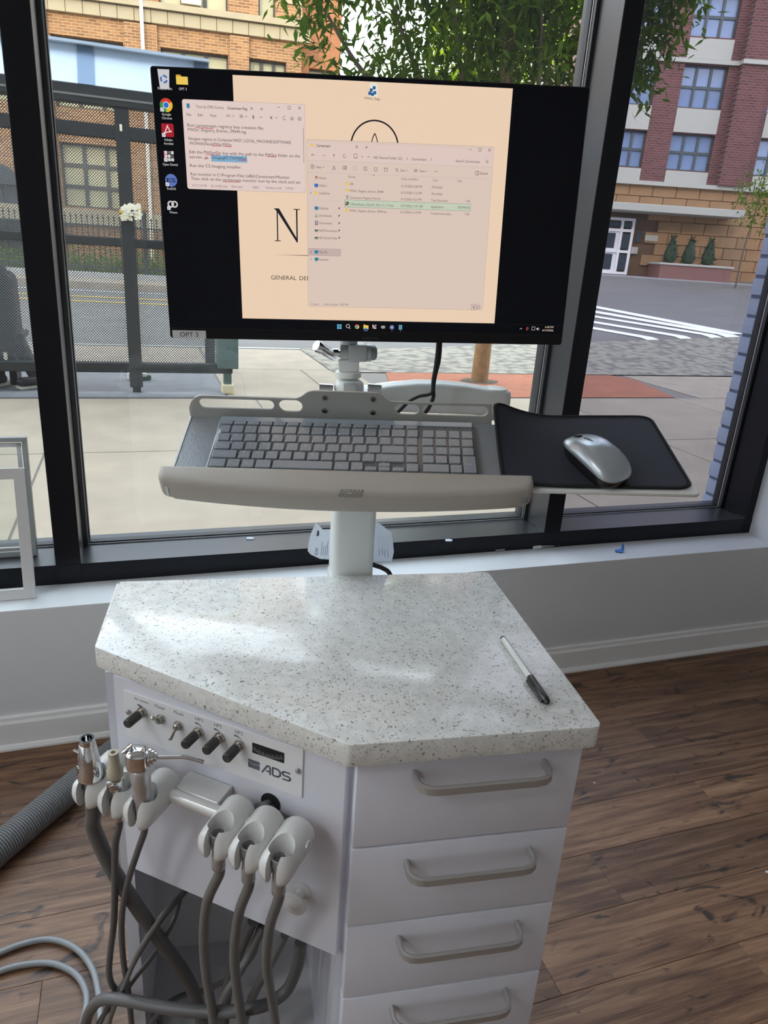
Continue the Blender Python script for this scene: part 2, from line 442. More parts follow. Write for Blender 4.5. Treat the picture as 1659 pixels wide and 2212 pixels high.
# black aluminium storefront frame
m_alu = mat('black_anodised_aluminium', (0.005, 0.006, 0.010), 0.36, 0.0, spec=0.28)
m_alu2 = mat('frame_daylit_grey', (0.075, 0.078, 0.084), 0.30, 0.6)  # paler copy of the black, with reflected daylight put into its colour
m_gask = mat('bright_gasket', (0.55, 0.56, 0.58), 0.3, 0.7)
m_rub = mat('black_rubber', (0.012, 0.012, 0.014), 0.55)
def glass_mat(name, tint, refl, haze=0.0, hcol=(0.5, 0.55, 0.6)):
    m = bpy.data.materials.new(name); m.use_nodes = True; nt = m.node_tree; N = nt.nodes; L = nt.links; N.clear()
    out = N.new('ShaderNodeOutputMaterial'); tr = N.new('ShaderNodeBsdfTransparent'); tr.inputs[0].default_value = (*tint, 1)
    gl = N.new('ShaderNodeBsdfGlossy'); gl.inputs['Roughness'].default_value = 0.01
    fr = N.new('ShaderNodeLayerWeight'); fr.inputs['Blend'].default_value = 0.5
    pw = N.new('ShaderNodeMath'); pw.operation = 'POWER'; pw.inputs[1].default_value = 5.0; L.new(fr.outputs['Facing'], pw.inputs[0])
    mu = N.new('ShaderNodeMath'); mu.operation = 'MULTIPLY_ADD'; mu.inputs[1].default_value = 0.9 * refl; mu.inputs[2].default_value = 0.03 * refl; L.new(pw.outputs[0], mu.inputs[0])
    mix = N.new('ShaderNodeMixShader'); L.new(mu.outputs[0], mix.inputs[0]); L.new(tr.outputs[0], mix.inputs[1]); L.new(gl.outputs[0], mix.inputs[2])
    # dust on the pane: fine specks scatter light
    tc = N.new('ShaderNodeTexCoord'); n1 = N.new('ShaderNodeTexNoise'); n1.inputs['Scale'].default_value = 260; n1.inputs['Detail'].default_value = 3
    n2 = N.new('ShaderNodeTexNoise'); n2.inputs['Scale'].default_value = 2.2; n2.inputs['Detail'].default_value = 4
    L.new(tc.outputs['Object'], n1.inputs['Vector']); L.new(tc.outputs['Object'], n2.inputs['Vector'])
    r1 = N.new('ShaderNodeMapRange'); r1.inputs['From Min'].default_value = 0.60; r1.inputs['From Max'].default_value = 0.75; L.new(n1.outputs[0], r1.inputs[0])
    r2 = N.new('ShaderNodeMapRange'); r2.inputs['From Min'].default_value = 0.35; r2.inputs['From Max'].default_value = 0.75; L.new(n2.outputs[0], r2.inputs[0])
    mm = N.new('ShaderNodeMath'); mm.operation = 'MULTIPLY'; L.new(r1.outputs[0], mm.inputs[0]); L.new(r2.outputs[0], mm.inputs[1])
    m3 = N.new('ShaderNodeMath'); m3.operation = 'MULTIPLY_ADD'; m3.inputs[1].default_value = 0.10; m3.inputs[2].default_value = haze; L.new(mm.outputs[0], m3.inputs[0])
    df = N.new('ShaderNodeBsdfTranslucent'); df.inputs[0].default_value = (*hcol, 1)
    mix2 = N.new('ShaderNodeMixShader'); L.new(m3.outputs[0], mix2.inputs[0]); L.new(mix.outputs[0], mix2.inputs[1]); L.new(df.outputs[0], mix2.inputs[2])
    L.new(mix2.outputs[0], out.inputs[0])
    return m
m_glass = glass_mat('window_glass', (0.95, 0.97, 0.96), 1.0, 0.003)
m_glass_t = glass_mat('tinted_film_glass', (0.62, 0.62, 0.66), 1.0, 0.004)
mulls = [(-3.30, -3.235), (-1.795, -1.73), (-0.255, -0.190), (1.288, 1.353), (2.172, 2.203)]
bm = BM()
def alu_box(bm, x0, x1, y0, y1, z0, z1):
    vs = box(bm, x0, x1, y0, y1, z0, z1)
bm = BM(); box(bm, XL, 2.203, YF, 2.19, ZS + .0005, ZR, bevel=0.0015, seg=1)
# rail top takes the paler grey: sky reflection put into the colour
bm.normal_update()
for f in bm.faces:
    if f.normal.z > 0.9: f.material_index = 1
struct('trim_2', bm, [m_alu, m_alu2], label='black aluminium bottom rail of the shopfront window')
bm = BM(); box(bm, XL, 2.203, YF, 2.19, ZH, ZH + 0.065, bevel=0.0015, seg=1)
struct('trim_3', bm, m_alu, label='black aluminium head rail of the shopfront window')
for i, (a, b) in enumerate(mulls):
    bm = BM(); box(bm, a, b, YF - 0.001, 2.19 if i < 4 else YG + .021, ZR, ZH, bevel=0.0015, seg=1)
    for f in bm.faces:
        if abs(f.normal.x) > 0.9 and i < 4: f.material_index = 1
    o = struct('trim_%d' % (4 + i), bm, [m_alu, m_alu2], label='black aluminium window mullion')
    bm = BM(); box(bm, a - .0006, b + .0006, YF - 0.0014, YF + 0.06, ZS + .001, ZR + .001, bevel=0.001, seg=1)
    obj('mullion_foot', bm, m_alu, o)
wi = 1
for k_ in range(3):
    y0_, y1_ = SW0 + (SW1 - SW0) * k_ / 3, SW0 + (SW1 - SW0) * (k_ + 1) / 3
    bm = BM(); box(bm, XL - .085, XL - .073, y0_, y1_, SZ0, SZ1); sw_ = struct('window_%d' % (10 + k_), bm, m_glass, label='pane of the side window added in the left wall for light')
    bm = BM()
    for (a_, b_, c_, d_2) in ((y0_, y0_ + .03, SZ0, SZ1), (y1_ - .03, y1_, SZ0, SZ1), (y0_, y1_, SZ0, SZ0 + .05), (y0_, y1_, SZ1 - .05, SZ1)): box(bm, XL - .13, XL - .02, a_, b_, c_, d_2)
    obj('window_frame', bm, m_alu, sw_)
for (a, b), (c, d) in zip(mulls[:-1], mulls[1:]):
    bm = BM(); box(bm, b, c, YG, YG + 0.012, ZR, ZH)
    w = struct('window_%d' % wi, bm, m_glass_t if wi == 4 else m_glass, label='shop window pane with a grey tint film' if wi == 4 else 'large fixed shop window pane'); wi += 1
    bm = BM()
    for s, x in ((1, b), (-1, c)):
        x0, x1 = sorted((x + s * .012, x + s * 0.017)); box(bm, x0, x1, YG - 0.006, YG + .02, ZR, ZH)
    box(bm, b + .017, c - .017, YG - 0.006, YG + .02, ZR + .004, ZR + 0.0075)
    obj('gasket', bm, m_rub, w)
    bm = BM()
    for s, x in ((1, b), (-1, c)):
        x0, x1 = sorted((x, x + s * 0.012)); box(bm, x0, x1, YG - 0.024, YG + .02, ZR, ZH, bevel=.001, seg=1)
    obj('glazing_bead', bm, m_alu2, w)
    bm = BM()
    for s, x in ((1, b), (-1, c)):
        x0, x1 = sorted((x + s * .0115, x + s * 0.0140)); box(bm, x0, x1, YG - 0.012, YG - 0.0061, ZR, ZH)
    box(bm, b + .012, c - .012, YG - 0.012, YG - 0.0005, ZR + .0002, ZR + 0.0038)
    obj('bright_spacer', bm, m_gask, w)

# our own building above and beside the shop front
m_fac = mat('own_facade_brick', srgb(120, 130, 150), 0.8)
bm = BM(); box(bm, XL - .2, 6.5, YB - 3, 2.2, ZC + 0.26, 9.5)
struct('roof', bm, m_fac)
bm = BM(); box(bm, -26.0, -16.0, -32, 2.2, -0.12, 14.5); struct('wall_sun_block_left', bm, mat('sun_block_facade', srgb(190, 186, 178), .8))  # unseen block, set back and raised to keep sun off the side window
bm = BM(); box(bm, -16.0, XL - .16, -32, 2.2, -0.25, -0.005); struct('side_pavement', bm, mat('side_pavement', srgb(150, 146, 138), .85))
bm = BM(); box(bm, XR_ + .16, 6.5, YB - 3, 2.2, -0.12, ZC + .26); struct('wall_neighbour_right', bm, m_fac)
# painted brick pier outside the right pane
bmat_ = mat('painted_blue_grey_brick', srgb(152, 163, 182), 0.62, noise=0.15, nscale=9, bump=0.5, bscale=60)
bm = BM(); box(bm, 2.268, 2.62, 2.201, 2.300, -0.05, 3.2)
pier = struct('wall_pier', bm, mat('pier_mortar', srgb(96, 106, 124), 0.9))
bm = BM(); box(bm, 0, 1, 0, 1, 0, 1, bevel=0.04, seg=2)
for v in bm.verts: v.co = V((v.co.x * 0.345, v.co.y * 0.104, v.co.z * 0.063))
me_brick = bpy.data.meshes.new('brick'); bm.to_mesh(me_brick); bm.free(); me_brick.materials.append(bmat_)
z = -0.04; k = 0
while z < 3.1:
    shared('brick', me_brick, pier, (2.262 + random.uniform(-0.003, 0.003) + (0.002 if k % 2 else 0), 2.201, z)); z += 0.0735; k += 1
# ---------------------------------------------------------------- street outside
def ground_z(x, y):
    """the street climbs towards the corner on the right"""
    a = max(0.0, x - 3.0) * 0.058
    t = min(1.0, max(0.0, (y - 8.0) / 2.2))
    return a * t
m_conc = mat('sidewalk_concrete', srgb(156, 141, 122), 0.85, noise=0.10, nscale=3.0, bump=0.3, bscale=90)
m_pad = mat('shaded_pad_concrete', srgb(112, 112, 114), 0.8, noise=0.14, nscale=5, bump=0.3, bscale=90)  # pad concrete, with the shade under the shelter put into its grey
m_joint = mat('sidewalk_joint', srgb(120, 112, 104), 0.9)
m_road = mat('asphalt', srgb(106, 101, 96), 0.8, noise=0.10, nscale=1.5, bump=0.4, bscale=60)
m_curb = mat('curb_granite', srgb(168, 164, 158), 0.8, noise=0.1, nscale=8)
m_white = mat('road_paint_white', srgb(236, 234, 228), 0.7, noise=0.05, nscale=12)
m_yel = mat('road_paint_yellow', srgb(226, 176, 74), 0.7)
def brick_mat(name, c1, c2, mortar, bw, bh, msize=0.012, ang=0.0, vertical=True, rough=0.85):
    m, nt, b = new_mat(name); N = nt.nodes; L = nt.links
    tc = N.new('ShaderNodeTexCoord'); rot = N.new('ShaderNodeMapping'); rot.inputs['Rotation'].default_value = (0, 0, -ang); L.new(tc.outputs['Object'], rot.inputs[0])
    sp = N.new('ShaderNodeSeparateXYZ'); cb = N.new('ShaderNodeCombineXYZ'); L.new(rot.outputs[0], sp.inputs[0])
    L.new(sp.outputs[0], cb.inputs[0]); L.new(sp.outputs[2 if vertical else 1], cb.inputs[1])
    br = N.new('ShaderNodeTexBrick'); L.new(cb.outputs[0], br.inputs['Vector'])
    br.inputs['Color1'].default_value = (*c1, 1); br.inputs['Color2'].default_value = (*c2, 1); br.inputs['Mortar'].default_value = (*mortar, 1)
    br.inputs['Scale'].default_value = 1.0; br.inputs['Brick Width'].default_value = bw; br.inputs['Row Height'].default_value = bh; br.inputs['Mortar Size'].default_value = msize; br.inputs['Bias'].default_value = -0.1
    nz = N.new('ShaderNodeTexNoise'); nz.inputs['Scale'].default_value = 0.8; nz.inputs['Detail'].default_value = 5; L.new(cb.outputs[0], nz.inputs['Vector'])
    hs = N.new('ShaderNodeHueSaturation'); mr = N.new('ShaderNodeMapRange'); mr.inputs['To Min'].default_value = 0.8; mr.inputs['To Max'].default_value = 1.2; L.new(nz.outputs[0], mr.inputs[0]); L.new(mr.outputs[0], hs.inputs['Value'])
    L.new(br.outputs['Color'], hs.inputs['Color']); L.new(hs.outputs[0], b.inputs['Base Color']); setp(b, Roughness=rough)
    bp = N.new('ShaderNodeBump'); bp.inputs['Strength'].default_value = 0.4; bp.inputs['Distance'].default_value = 0.01; bp.invert = True
    L.new(br.outputs['Fac'], bp.inputs['Height']); L.new(bp.outputs[0], b.inputs['Normal'])
    return m

# sidewalk: mortar bed with every slab a piece
bm = BM(); box(bm, -14, 16, 2.2, 9.9, -0.25, -0.006)
walk = struct('pavement', bm, m_joint)
def slab(poly, m=m_conc, z1=0.0, name='slab'):
    b = BM(); prism(b, poly, -0.006, z1, bevel=0.004, seg=1); return obj(name, b, m, walk)
gp = 0.006
def qslab(x0, x1, y0, y1, m=m_conc):
    slab([(x0 + gp, y0 + gp), (x1 - gp, y0 + gp), (x1 - gp, y1 - gp), (x0 + gp, y1 - gp)], m)
ysl = [2.2, 3.35, 4.83, 6.56]
xsl = [-8.5, -6.9, -5.3, -3.75, -2.2, -0.62, 0.98, 2.55, 4.1, 5.7, 7.3, 8.9, 10.5]
for j in range(3):
    for i in range(len(xsl) - 1): qslab(xsl[i], xsl[i + 1], ysl[j], ysl[j + 1])
# shelter pad, driveway apron slabs, brick band, cobble band
slab([(-8, 6.57), (0.72, 6.57), (0.72, 8.4), (-8, 8.4)], m_pad, 0.012, 'pad')
qslab(0.74, 1.75, 6.57, 8.2); qslab(0.74, 2.1, 8.2, 9.85); qslab(-8, 0.72, 8.42, 9.85); qslab(1.75, 2.35, 6.57, 8.2)
m_pav = brick_mat('brick_pavers', srgb(166, 96, 62), srgb(150, 84, 56), srgb(130, 90, 70), 0.2, 0.1, 0.006, 0.0, False)
def sheet(name, pts, m, z=0.0, parent=None):
    b = BM(); prism(b, pts, -0.02, z); return obj(name, b, m, parent or walk)
sheet('brick_band', [(2.36, 6.60), (5.75, 6.60), (6.05, 7.75), (5.9, 8.05), (2.75, 8.05), (2.36, 6.60)][:-1], m_pav, 0.003)
for a, b_ in ((5.76, 7.4), (7.4, 9.0), (9.0, 10.6)): qslab(a + (.32 if a < 6 else 0), b_, 6.57, 8.05)
m_cob, nt, b_ = new_mat('cobbles'); MATS['cobbles'] = m_cob
tc = nt.nodes.new('ShaderNodeTexCoord'); vo = nt.nodes.new('ShaderNodeTexVoronoi'); vo.inputs['Scale'].default_value = 7.5; nt.links.new(tc.outputs['Object'], vo.inputs['Vector'])
rp = nt.nodes.new('ShaderNodeValToRGB'); rp.color_ramp.elements[0].color = (*srgb(150, 142, 126), 1); rp.color_ramp.elements[1].color = (*srgb(112, 105, 95), 1); rp.color_ramp.elements[0].position = 0.35; rp.color_ramp.elements[1].position = 0.75
nt.links.new(vo.outputs['Distance'], rp.inputs[0]); nt.links.new(rp.outputs[0], b_.inputs['Base Color'])
bp = nt.nodes.new('ShaderNodeBump'); bp.invert = True; bp.inputs['Strength'].default_value = 1.0; bp.inputs['Distance'].default_value = 0.05; nt.links.new(vo.outputs['Distance'], bp.inputs['Height']); nt.links.new(bp.outputs[0], b_.inputs['Normal']); setp(b_, Roughness=0.9)
# cobbled verge follows the climbing street
def terrain(name, x0, x1, y0, y1, nx, ny, m, dz=0.0, parent=None, kind='structure'):
    b = BM(); g = [[b.verts.new((x0 + (x1 - x0) * i / nx, y0 + (y1 - y0) * j / ny, ground_z(x0 + (x1 - x0) * i / nx, y0 + (y1 - y0) * j / ny) + dz)) for i in range(nx + 1)] for j in range(ny + 1)]
    for j in range(ny):
        for i in range(nx): b.faces.new((g[j][i], g[j][i + 1], g[j + 1][i + 1], g[j + 1][i]))
    o = obj(name, b, m, parent, 60)
    if parent is None and kind: o['kind'] = kind
    return o
terrain('cobble_verge', 2.1, 24, 8.06, 10.0, 30, 8, m_cob, 0.004)
road = terrain('road', -60, 0, 9.95, 40, 30, 30, m_road, -0.02)
terrain('road_slope', 0, 60, 9.95, 40, 120, 120, m_road, -0.02, road)
# curb
b = BM()
loft(b, [[V((x, 9.86, ground_z(x, 9.9) - 0.1)), V((x, 9.98, ground_z(x, 9.98) - 0.1)), V((x, 9.98, ground_z(x, 9.98) + 0.005)), V((x, 9.86, ground_z(x, 9.86) + 0.008))] for x in (-14, -6, 0, 2.1)])
struct('curb', b, m_curb)
def road_strip(name, a, b2, w, m, n=40, label=None):
    a, b2 = V(a), V(b2); d = (b2 - a).normalized(); pn = V((-d.y, d.x)) * (w / 2); bmx = BM(); prev = None
    for i in range(n + 1):
        c = a.lerp(b2, i / n); q = [bmx.verts.new((p.x, p.y, ground_z(p.x, p.y) - 0.010)) for p in (c + pn, c - pn)]
        if prev: bmx.faces.new((prev[0], prev[1], q[1], q[0]))
        prev = q
    return obj(name, bmx, m, road)
for yy in (17.1, 18.3): road_strip('centre_line', (-30, yy + 0.9), (8, yy - 1.0), 0.22, m_yel)
road_strip('lane_line', (-30, 15.6 + 5.6), (6, 15.6 + 3.6), 0.12, m_white)
road_strip('far_line', (8.5, 20.5), (30, 22.5), 0.15, m_yel)
# crosswalk bars
def gat(px, py):
    d = ray(px, py).normalized(); t = 2.0
    while t < 90:
        p = CAM + d * t
        if p.z < ground_z(p.x, p.y) - 0.01: return p
        t += 0.02
    return p
for (a, b2) in (((1292, 664), (1592, 722)), ((1290, 674), (1590, 732)), ((1287, 684), (1588, 746)), ((1285, 696), (1534, 752)), ((1283, 709), (1468, 756))):
    A, B = gat(*a), gat(*b2)
    A = A + (A - B) * 0.35
    road_strip('crosswalk_bar', (A.x, A.y), (B.x, B.y), 0.24 if a[1] > 680 else 0.30, m_white)

# far sidewalk and planting strip on the left
AF = math.radians(-6.3)
FF = Frame((0, 25.0, 0), (math.cos(AF), math.sin(AF), 0), (0, 0, 1))    # facade plane: x along, y up, z towards us
b = BM(); box(b, -40, 7.5, -0.25, 0.14, 0.0, 4.6, Matrix(FF.M) @ Matrix(((1, 0, 0, 0), (0, 1, 0, 0), (0, 0, 1, 0), (0, 0, 0, 1))))
struct('far_pavement', b, m_conc)
b = BM(); box(b, -40, 7.5, 0.14, 0.30, 2.55, 2.75, FF.M); struct('wall_garden_kerb', b, m_curb)
m_grass = mat('sunlit_grass', srgb(126, 146, 66), 0.9, noise=0.35, nscale=3)
b = BM(); box(b, -40, 7.5, 0.14, 0.26, 0.3, 2.54, FF.M); struct('garden_bed', b, mat('soil', srgb(92, 84, 56), 0.9))

# ---------------------------------------------------------------- buildings across the street
m_stone = mat('cream_stone', srgb(158, 142, 113), 0.8, noise=0.06, nscale=2)
m_wframe = mat('bronze_window_frame', srgb(62, 54, 46), 0.5)
m_blind = mat('window_with_blinds', srgb(170, 160, 122), 0.35, noise=0.12, nscale=0.7)
m_pane2 = mat('sky_painted_pane', srgb(116, 136, 168), 0.12, 0.0, coat=0.6, noise=0.25, nscale=0.5)  # blue of the reflected sky painted into the pane colour
def window_unit(fr, s0, s1, z0, z1, cols, rows, parent, depth, mfr, mpane, bar=0.08, proud=0.0):
    b = BM()
    for i in range(cols + 1):
        x = s0 + (s1 - s0) * i / cols; box(b, max(s0, x - bar / 2), min(s1, x + bar / 2), z0, z1, -depth, -depth + 0.09, fr.M)
    for j in range(rows + 1):
        z = z0 + (z1 - z0) * j / rows; box(b, s0, s1, max(z0, z - bar / 2), min(z1, z + bar / 2), -depth, -depth + 0.085, fr.M)
    w = obj('window', b, mfr, parent)
    cw, rh = (s1 - s0) / cols, (z1 - z0) / rows
    b = BM(); box(b, -cw / 2 + bar / 2, cw / 2 - bar / 2, -rh / 2 + bar / 2, rh / 2 - bar / 2, 0, 0.02, Matrix(((fr.x.x, fr.y.x, fr.z.x, 0), (fr.x.y, fr.y.y, fr.z.y, 0), (fr.x.z, fr.y.z, fr.z.z, 0), (0, 0, 0, 1))))
    me = bpy.data.meshes.new('pane'); b.to_mesh(me); b.free(); me.materials.append(mpane)
    for i in range(cols):
        for j in range(rows):
            shared('pane', me, w, fr.p(s0 + cw * (i + .5), z0 + rh * (j + .5), -depth + 0.01))
    return w
def wall_with_openings(fr, s0, s1, z0, z1, ops, back, m, parent, name='wall'):
    """solid wall cut by rectangular openings (kept as boxes between them)"""
    xs = sorted({s0, s1} | {o[0] for o in ops} | {o[1] for o in ops}); zs = sorted({z0, z1} | {o[2] for o in ops} | {o[3] for o in ops})
    b = BM()
    for i in range(len(xs) - 1):
        for j in range(len(zs) - 1):
            cx, cz = (xs[i] + xs[i + 1]) / 2, (zs[j] + zs[j + 1]) / 2
            if any(o[0] < cx < o[1] and o[2] < cz < o[3] for o in ops): box(b, xs[i], xs[i + 1], zs[j], zs[j + 1], -back, -0.32, fr.M)
            else: box(b, xs[i], xs[i + 1], zs[j], zs[j + 1], -back, 0, fr.M)
    bmesh.ops.remove_doubles(b, verts=b.verts, dist=0.0005)
    return obj(name, b, m, parent)
m_brkL = brick_mat('ochre_brick', srgb(156, 108, 64), srgb(118, 75, 42), srgb(162, 136, 102), 0.23, 0.075, 0.010, AF)
bl = thing('corner_building', FF.p(1, 0, -3), 'sunlit ochre brick building with cream stone bands across the street', 'building')
ops = [(-2.0, -0.07, 2.02, 3.78), (0.97, 2.89, 2.02, 3.78), (-2.0, -0.05, 4.7, 6.5), (0.97, 2.89, 4.7, 6.5), (-2.0, -0.05, 7.56, 9.6), (0.97, 2.89, 7.56, 9.6), (3.77, 4.26, 7.5, 9.4), (-4.4, -3.15, 0.3, 2.5), (3.5, 4.6, 4.7, 6.5), (-5.0, -3.1, 4.7, 6.5)]
wall_with_openings(FF, -22, 5.05, -0.3, 11, ops, 6, m_brkL, bl)
for (a, b2, c, d) in ops:
    if a < -4.2 and c < 1:
        window_unit(FF, a, b2, c, d, 2, 2, bl, 0.28, m_wframe, mat('dark_pane', srgb(60, 62, 66), 0.1))
    else:
        window_unit(FF, a, b2, c, d, 1 if b2 - a < 0.6 else 3, 3 if c < 3 else 2, bl, 0.28, m_wframe, m_blind, 0.10)
# arch over the doorway at the far left
b = BM(); pts = [(-4.4, 2.5)] + [(-3.775 + 0.625 * math.cos(math.radians(180 - 18 * i)), 2.5 + 0.55 * math.sin(math.radians(18 * i))) for i in range(11)]
prism(b, pts, -0.1, 0.02, FF.M); obj('arch', b, mat('dark_pane', srgb(60, 62, 66), 0.1), bl)
# brick pilasters between the window bays
for (a, b2) in ((-2.9, -2.05), (0.0, 0.9), (2.95, 3.5)):
    bb = BM(); box(bb, a, b2, 0.2, 7.0, 0.0, 0.10, FF.M); obj('pilaster', bb, m_brkL, bl)
# stone: water table, soldier course, ledge, ashlar blocks
bb = BM(); box(bb, -22, 5.05, 1.56, 1.98, 0.0, 0.16, FF.M); obj('water_table', bb, m_stone, bl)
bb = BM(); box(bb, -22, 5.12, 7.38, 7.50, 0.0, 0.24, FF.M); box(bb, -22, 5.10, 7.50, 7.555, 0.0, 0.17, FF.M); obj('ledge', bb, m_stone, bl)
b = BM(); box(b, -0.5, 0.5, -0.5, 0.5, 0, 1, Matrix(((FF.x.x, 0, FF.z.x, 0), (FF.x.y, 0, FF.z.y, 0), (0, 1, 0, 0), (0, 0, 0, 1))), bevel=0.02, seg=1)
def block_mesh(w, h, t):
    b = BM(); R3 = Matrix(((FF.x.x, 0, FF.z.x, 0), (FF.x.y, 0, FF.z.y, 0), (0, 1, 0, 0), (0, 0, 0, 1)))
    box(b, -w / 2, w / 2, -h / 2, h / 2, 0, t, R3, bevel=0.012, seg=1); me = bpy.data.meshes.new('stone_block'); b.to_mesh(me); b.free(); me.materials.append(m_stone); return me
b.free()
me1 = block_mesh(0.445, 0.33, 0.13)
s = -8.8
while s < 4.9:
    shared('stone_block', me1, bl, FF.p(s + 0.2275, 7.20, 0)); s += 0.455
for row, (z0, h) in enumerate(((7.56, 0.40), (7.97, 0.45), (8.43, 0.45), (8.89, 0.45))):
    s = -5.5 - 0.4 * (row % 2)
    while s < 5.05:
        e = min(s + 0.86, 5.05)
        if not any(o[0] < e - 0.02 and o[1] > s + 0.02 and o[2] < z0 + h and o[3] > z0 for o in ops) and e - s > 0.1:
            me = block_mesh(e - s - 0.012, h - 0.012, 0.05); shared('stone_block', me, bl, FF.p((s + e) / 2, z0 + h / 2, 0))
        s += 0.87
# drain pipe, air conditioner, white sign
bb = BM(); cyl(bb, FF.p(0.51, 0.6, 0.22), FF.p(0.51, 11, 0.22), 0.05); obj('downpipe', bb, mat('cream_pipe', srgb(230, 222, 200), 0.5), bl)
bb = BM(); box(bb, 1.6, 2.15, 7.62, 7.98, -0.3, 0.12, FF.M, bevel=0.03); obj('air_conditioner', bb, mat('cream_pipe', srgb(230, 222, 200), 0.5), bl)
# orange brick wing behind
wing = thing('brick_wing', FF.p(6, 0, -6), 'orange brick wing set back beside the stone banded building', 'building')
m_brkO = brick_mat('orange_brick', srgb(164, 100, 58), srgb(142, 82, 46), srgb(150, 108, 76), 0.23, 0.075, 0.010, AF)
opw = [(5.35, 6.1, 5.2, 6.55), (5.35, 6.1, 2.4, 4.0)]
FW = Frame(FF.p(0, 0, -0.6), FF.x, FF.y)
wall_with_openings(FW, 5.06, 6.32, -0.3, 11, opw, 5, m_brkO, wing)
for q in opw: window_unit(FW, *q, 1, 2, wing, 0.28, m_wframe, m_blind)
# iron fence: rails and each baluster
fen = thing('iron_fence', FF.p(-1, 0.26, 2.65), 'black wrought iron fence in front of the stone banded building', 'fence')
m_iron = mat('black_iron', (0.012, 0.012, 0.012), 0.5)
bb = BM(); box(bb, -8, 4.2, 0.42, 0.46, 2.63, 2.66, FF.M); box(bb, -8, 4.2, 1.50, 1.54, 2.63, 2.66, FF.M); obj('rail', bb, m_iron, fen)
bb = BM(); cyl(bb, (0, 0, 0), (0, 0, 1.44), 0.014, n=5); lathe(bb, (0, 0, 1.44), (0, 0, 1), [(0, .014), (.03, .03), (.12, .002)], 5)
me_bal = bpy.data.meshes.new('baluster'); bb.to_mesh(me_bal); bb.free(); me_bal.materials.append(m_iron)
s = -5.0
while s < 1.2:
    shared('baluster', me_bal, fen, FF.p(s, 0.26, 2.645)); s += 0.14
for s in (-5.0, -2.2, 0.55):
    bb = BM(); box(bb, s - .05, s + .05, 0.26, 1.78, 2.6, 2.7, FF.M); lathe(bb, FF.p(s, 1.78, 2.65), (0, 0, 1), [(0, .05), (.05, .07), (.14, .07), (.24, .004)], 8); obj('post', bb, m_iron, fen)
# leafy foliage builder
def leaf_mesh(name, L_, W_, m):
    b = BM(); v = [b.verts.new(p) for p in ((0, 0, 0), (W_ * .5, L_ * .35, -W_ * .16), (0, L_, -L_ * .12), (-W_ * .5, L_ * .35, -W_ * .16), (0, L_ * .45, 0))]
    for f in ((0, 1, 4), (1, 2, 4), (2, 3, 4), (3, 0, 4)): b.faces.new([v[i] for i in f])
    me = bpy.data.meshes.new(name); b.to_mesh(me); b.free(); me.materials.append(m); return me
def leaf_mat(name, col, col2, tr=0.45):
    m = bpy.data.materials.new(name); m.use_nodes = True; nt = m.node_tree; N = nt.nodes; L = nt.links; N.clear()
    out = N.new('ShaderNodeOutputMaterial'); d = N.new('ShaderNodeBsdfDiffuse'); t = N.new('ShaderNodeBsdfTranslucent'); mx = N.new('ShaderNodeMixShader'); mx.inputs[0].default_value = tr
    g = N.new('ShaderNodeNewGeometry'); n = N.new('ShaderNodeTexNoise'); n.inputs['Scale'].default_value = 3.5; tc = N.new('ShaderNodeTexCoord'); L.new(g.outputs['Position'], n.inputs['Vector'])
    r = N.new('ShaderNodeValToRGB'); r.color_ramp.elements[0].position = .35; r.color_ramp.elements[1].position = .65; r.color_ramp.elements[0].color = (*col, 1); r.color_ramp.elements[1].color = (*col2, 1)
    L.new(n.outputs[0], r.inputs[0]); L.new(r.outputs[0], d.inputs[0]); L.new(r.outputs[0], t.inputs[0]); L.new(d.outputs[0], mx.inputs[1]); L.new(t.outputs[0], mx.inputs[2]); L.new(mx.outputs[0], out.inputs[0])
    return m
def foliage(name, pts, L_, W_, m, parent, droop=0.5, rng=random):
    vs, fs = [], []
    for p in pts:
        p = V(p); az = rng.uniform(0, 6.283); el = rng.uniform(-1.1, 0.5) - droop * 0.3; k = rng.uniform(0.7, 1.3)
        d = V((math.cos(az) * math.cos(el), math.sin(az) * math.cos(el), math.sin(el)))
        a = d.cross(V((rng.uniform(-.5, .5), rng.uniform(-.5, .5), 1))).normalized(); c = a.cross(d)
        i = len(vs)
        vs += [p, p + d * L_ * k * .35 + a * W_ * k * .5, p + d * L_ * k, p + d * L_ * k * .35 - a * W_ * k * .5]
        fs += [(i, i + 1, i + 2), (i, i + 2, i + 3)]
    base = obase(parent); me = bpy.data.meshes.new(name); me.from_pydata([v - base for v in vs], [], fs); me.materials.append(m)
    o = bpy.data.objects.new(name, me); COL.objects.link(o); o.parent = parent; o['kind'] = 'stuff'; return o
m_leaf = leaf_mat('street_tree_leaf', srgb(54, 78, 24), srgb(96, 118, 40), 0.5)
m_leafy = leaf_mat('sunlit_leaf', srgb(130, 160, 34), srgb(176, 190, 56), 0.5)
m_leafd = leaf_mat('hedge_leaf', srgb(80, 108, 38), srgb(120, 144, 56), 0.4)
# grass and low planting behind the fence
hed = thing('garden_planting', FF.p(-1, 0.26, 1.5), 'bright green low planting behind the iron fence', 'plants')
hed['kind'] = 'stuff'
foliage('leaves', [FF.p(random.uniform(-6, 4), 0.27 + abs(random.gauss(0, 0.25)), random.uniform(0.6, 2.35)) for _ in range(5000)], 0.16, 0.07, m_leafd, hed, -1.0)

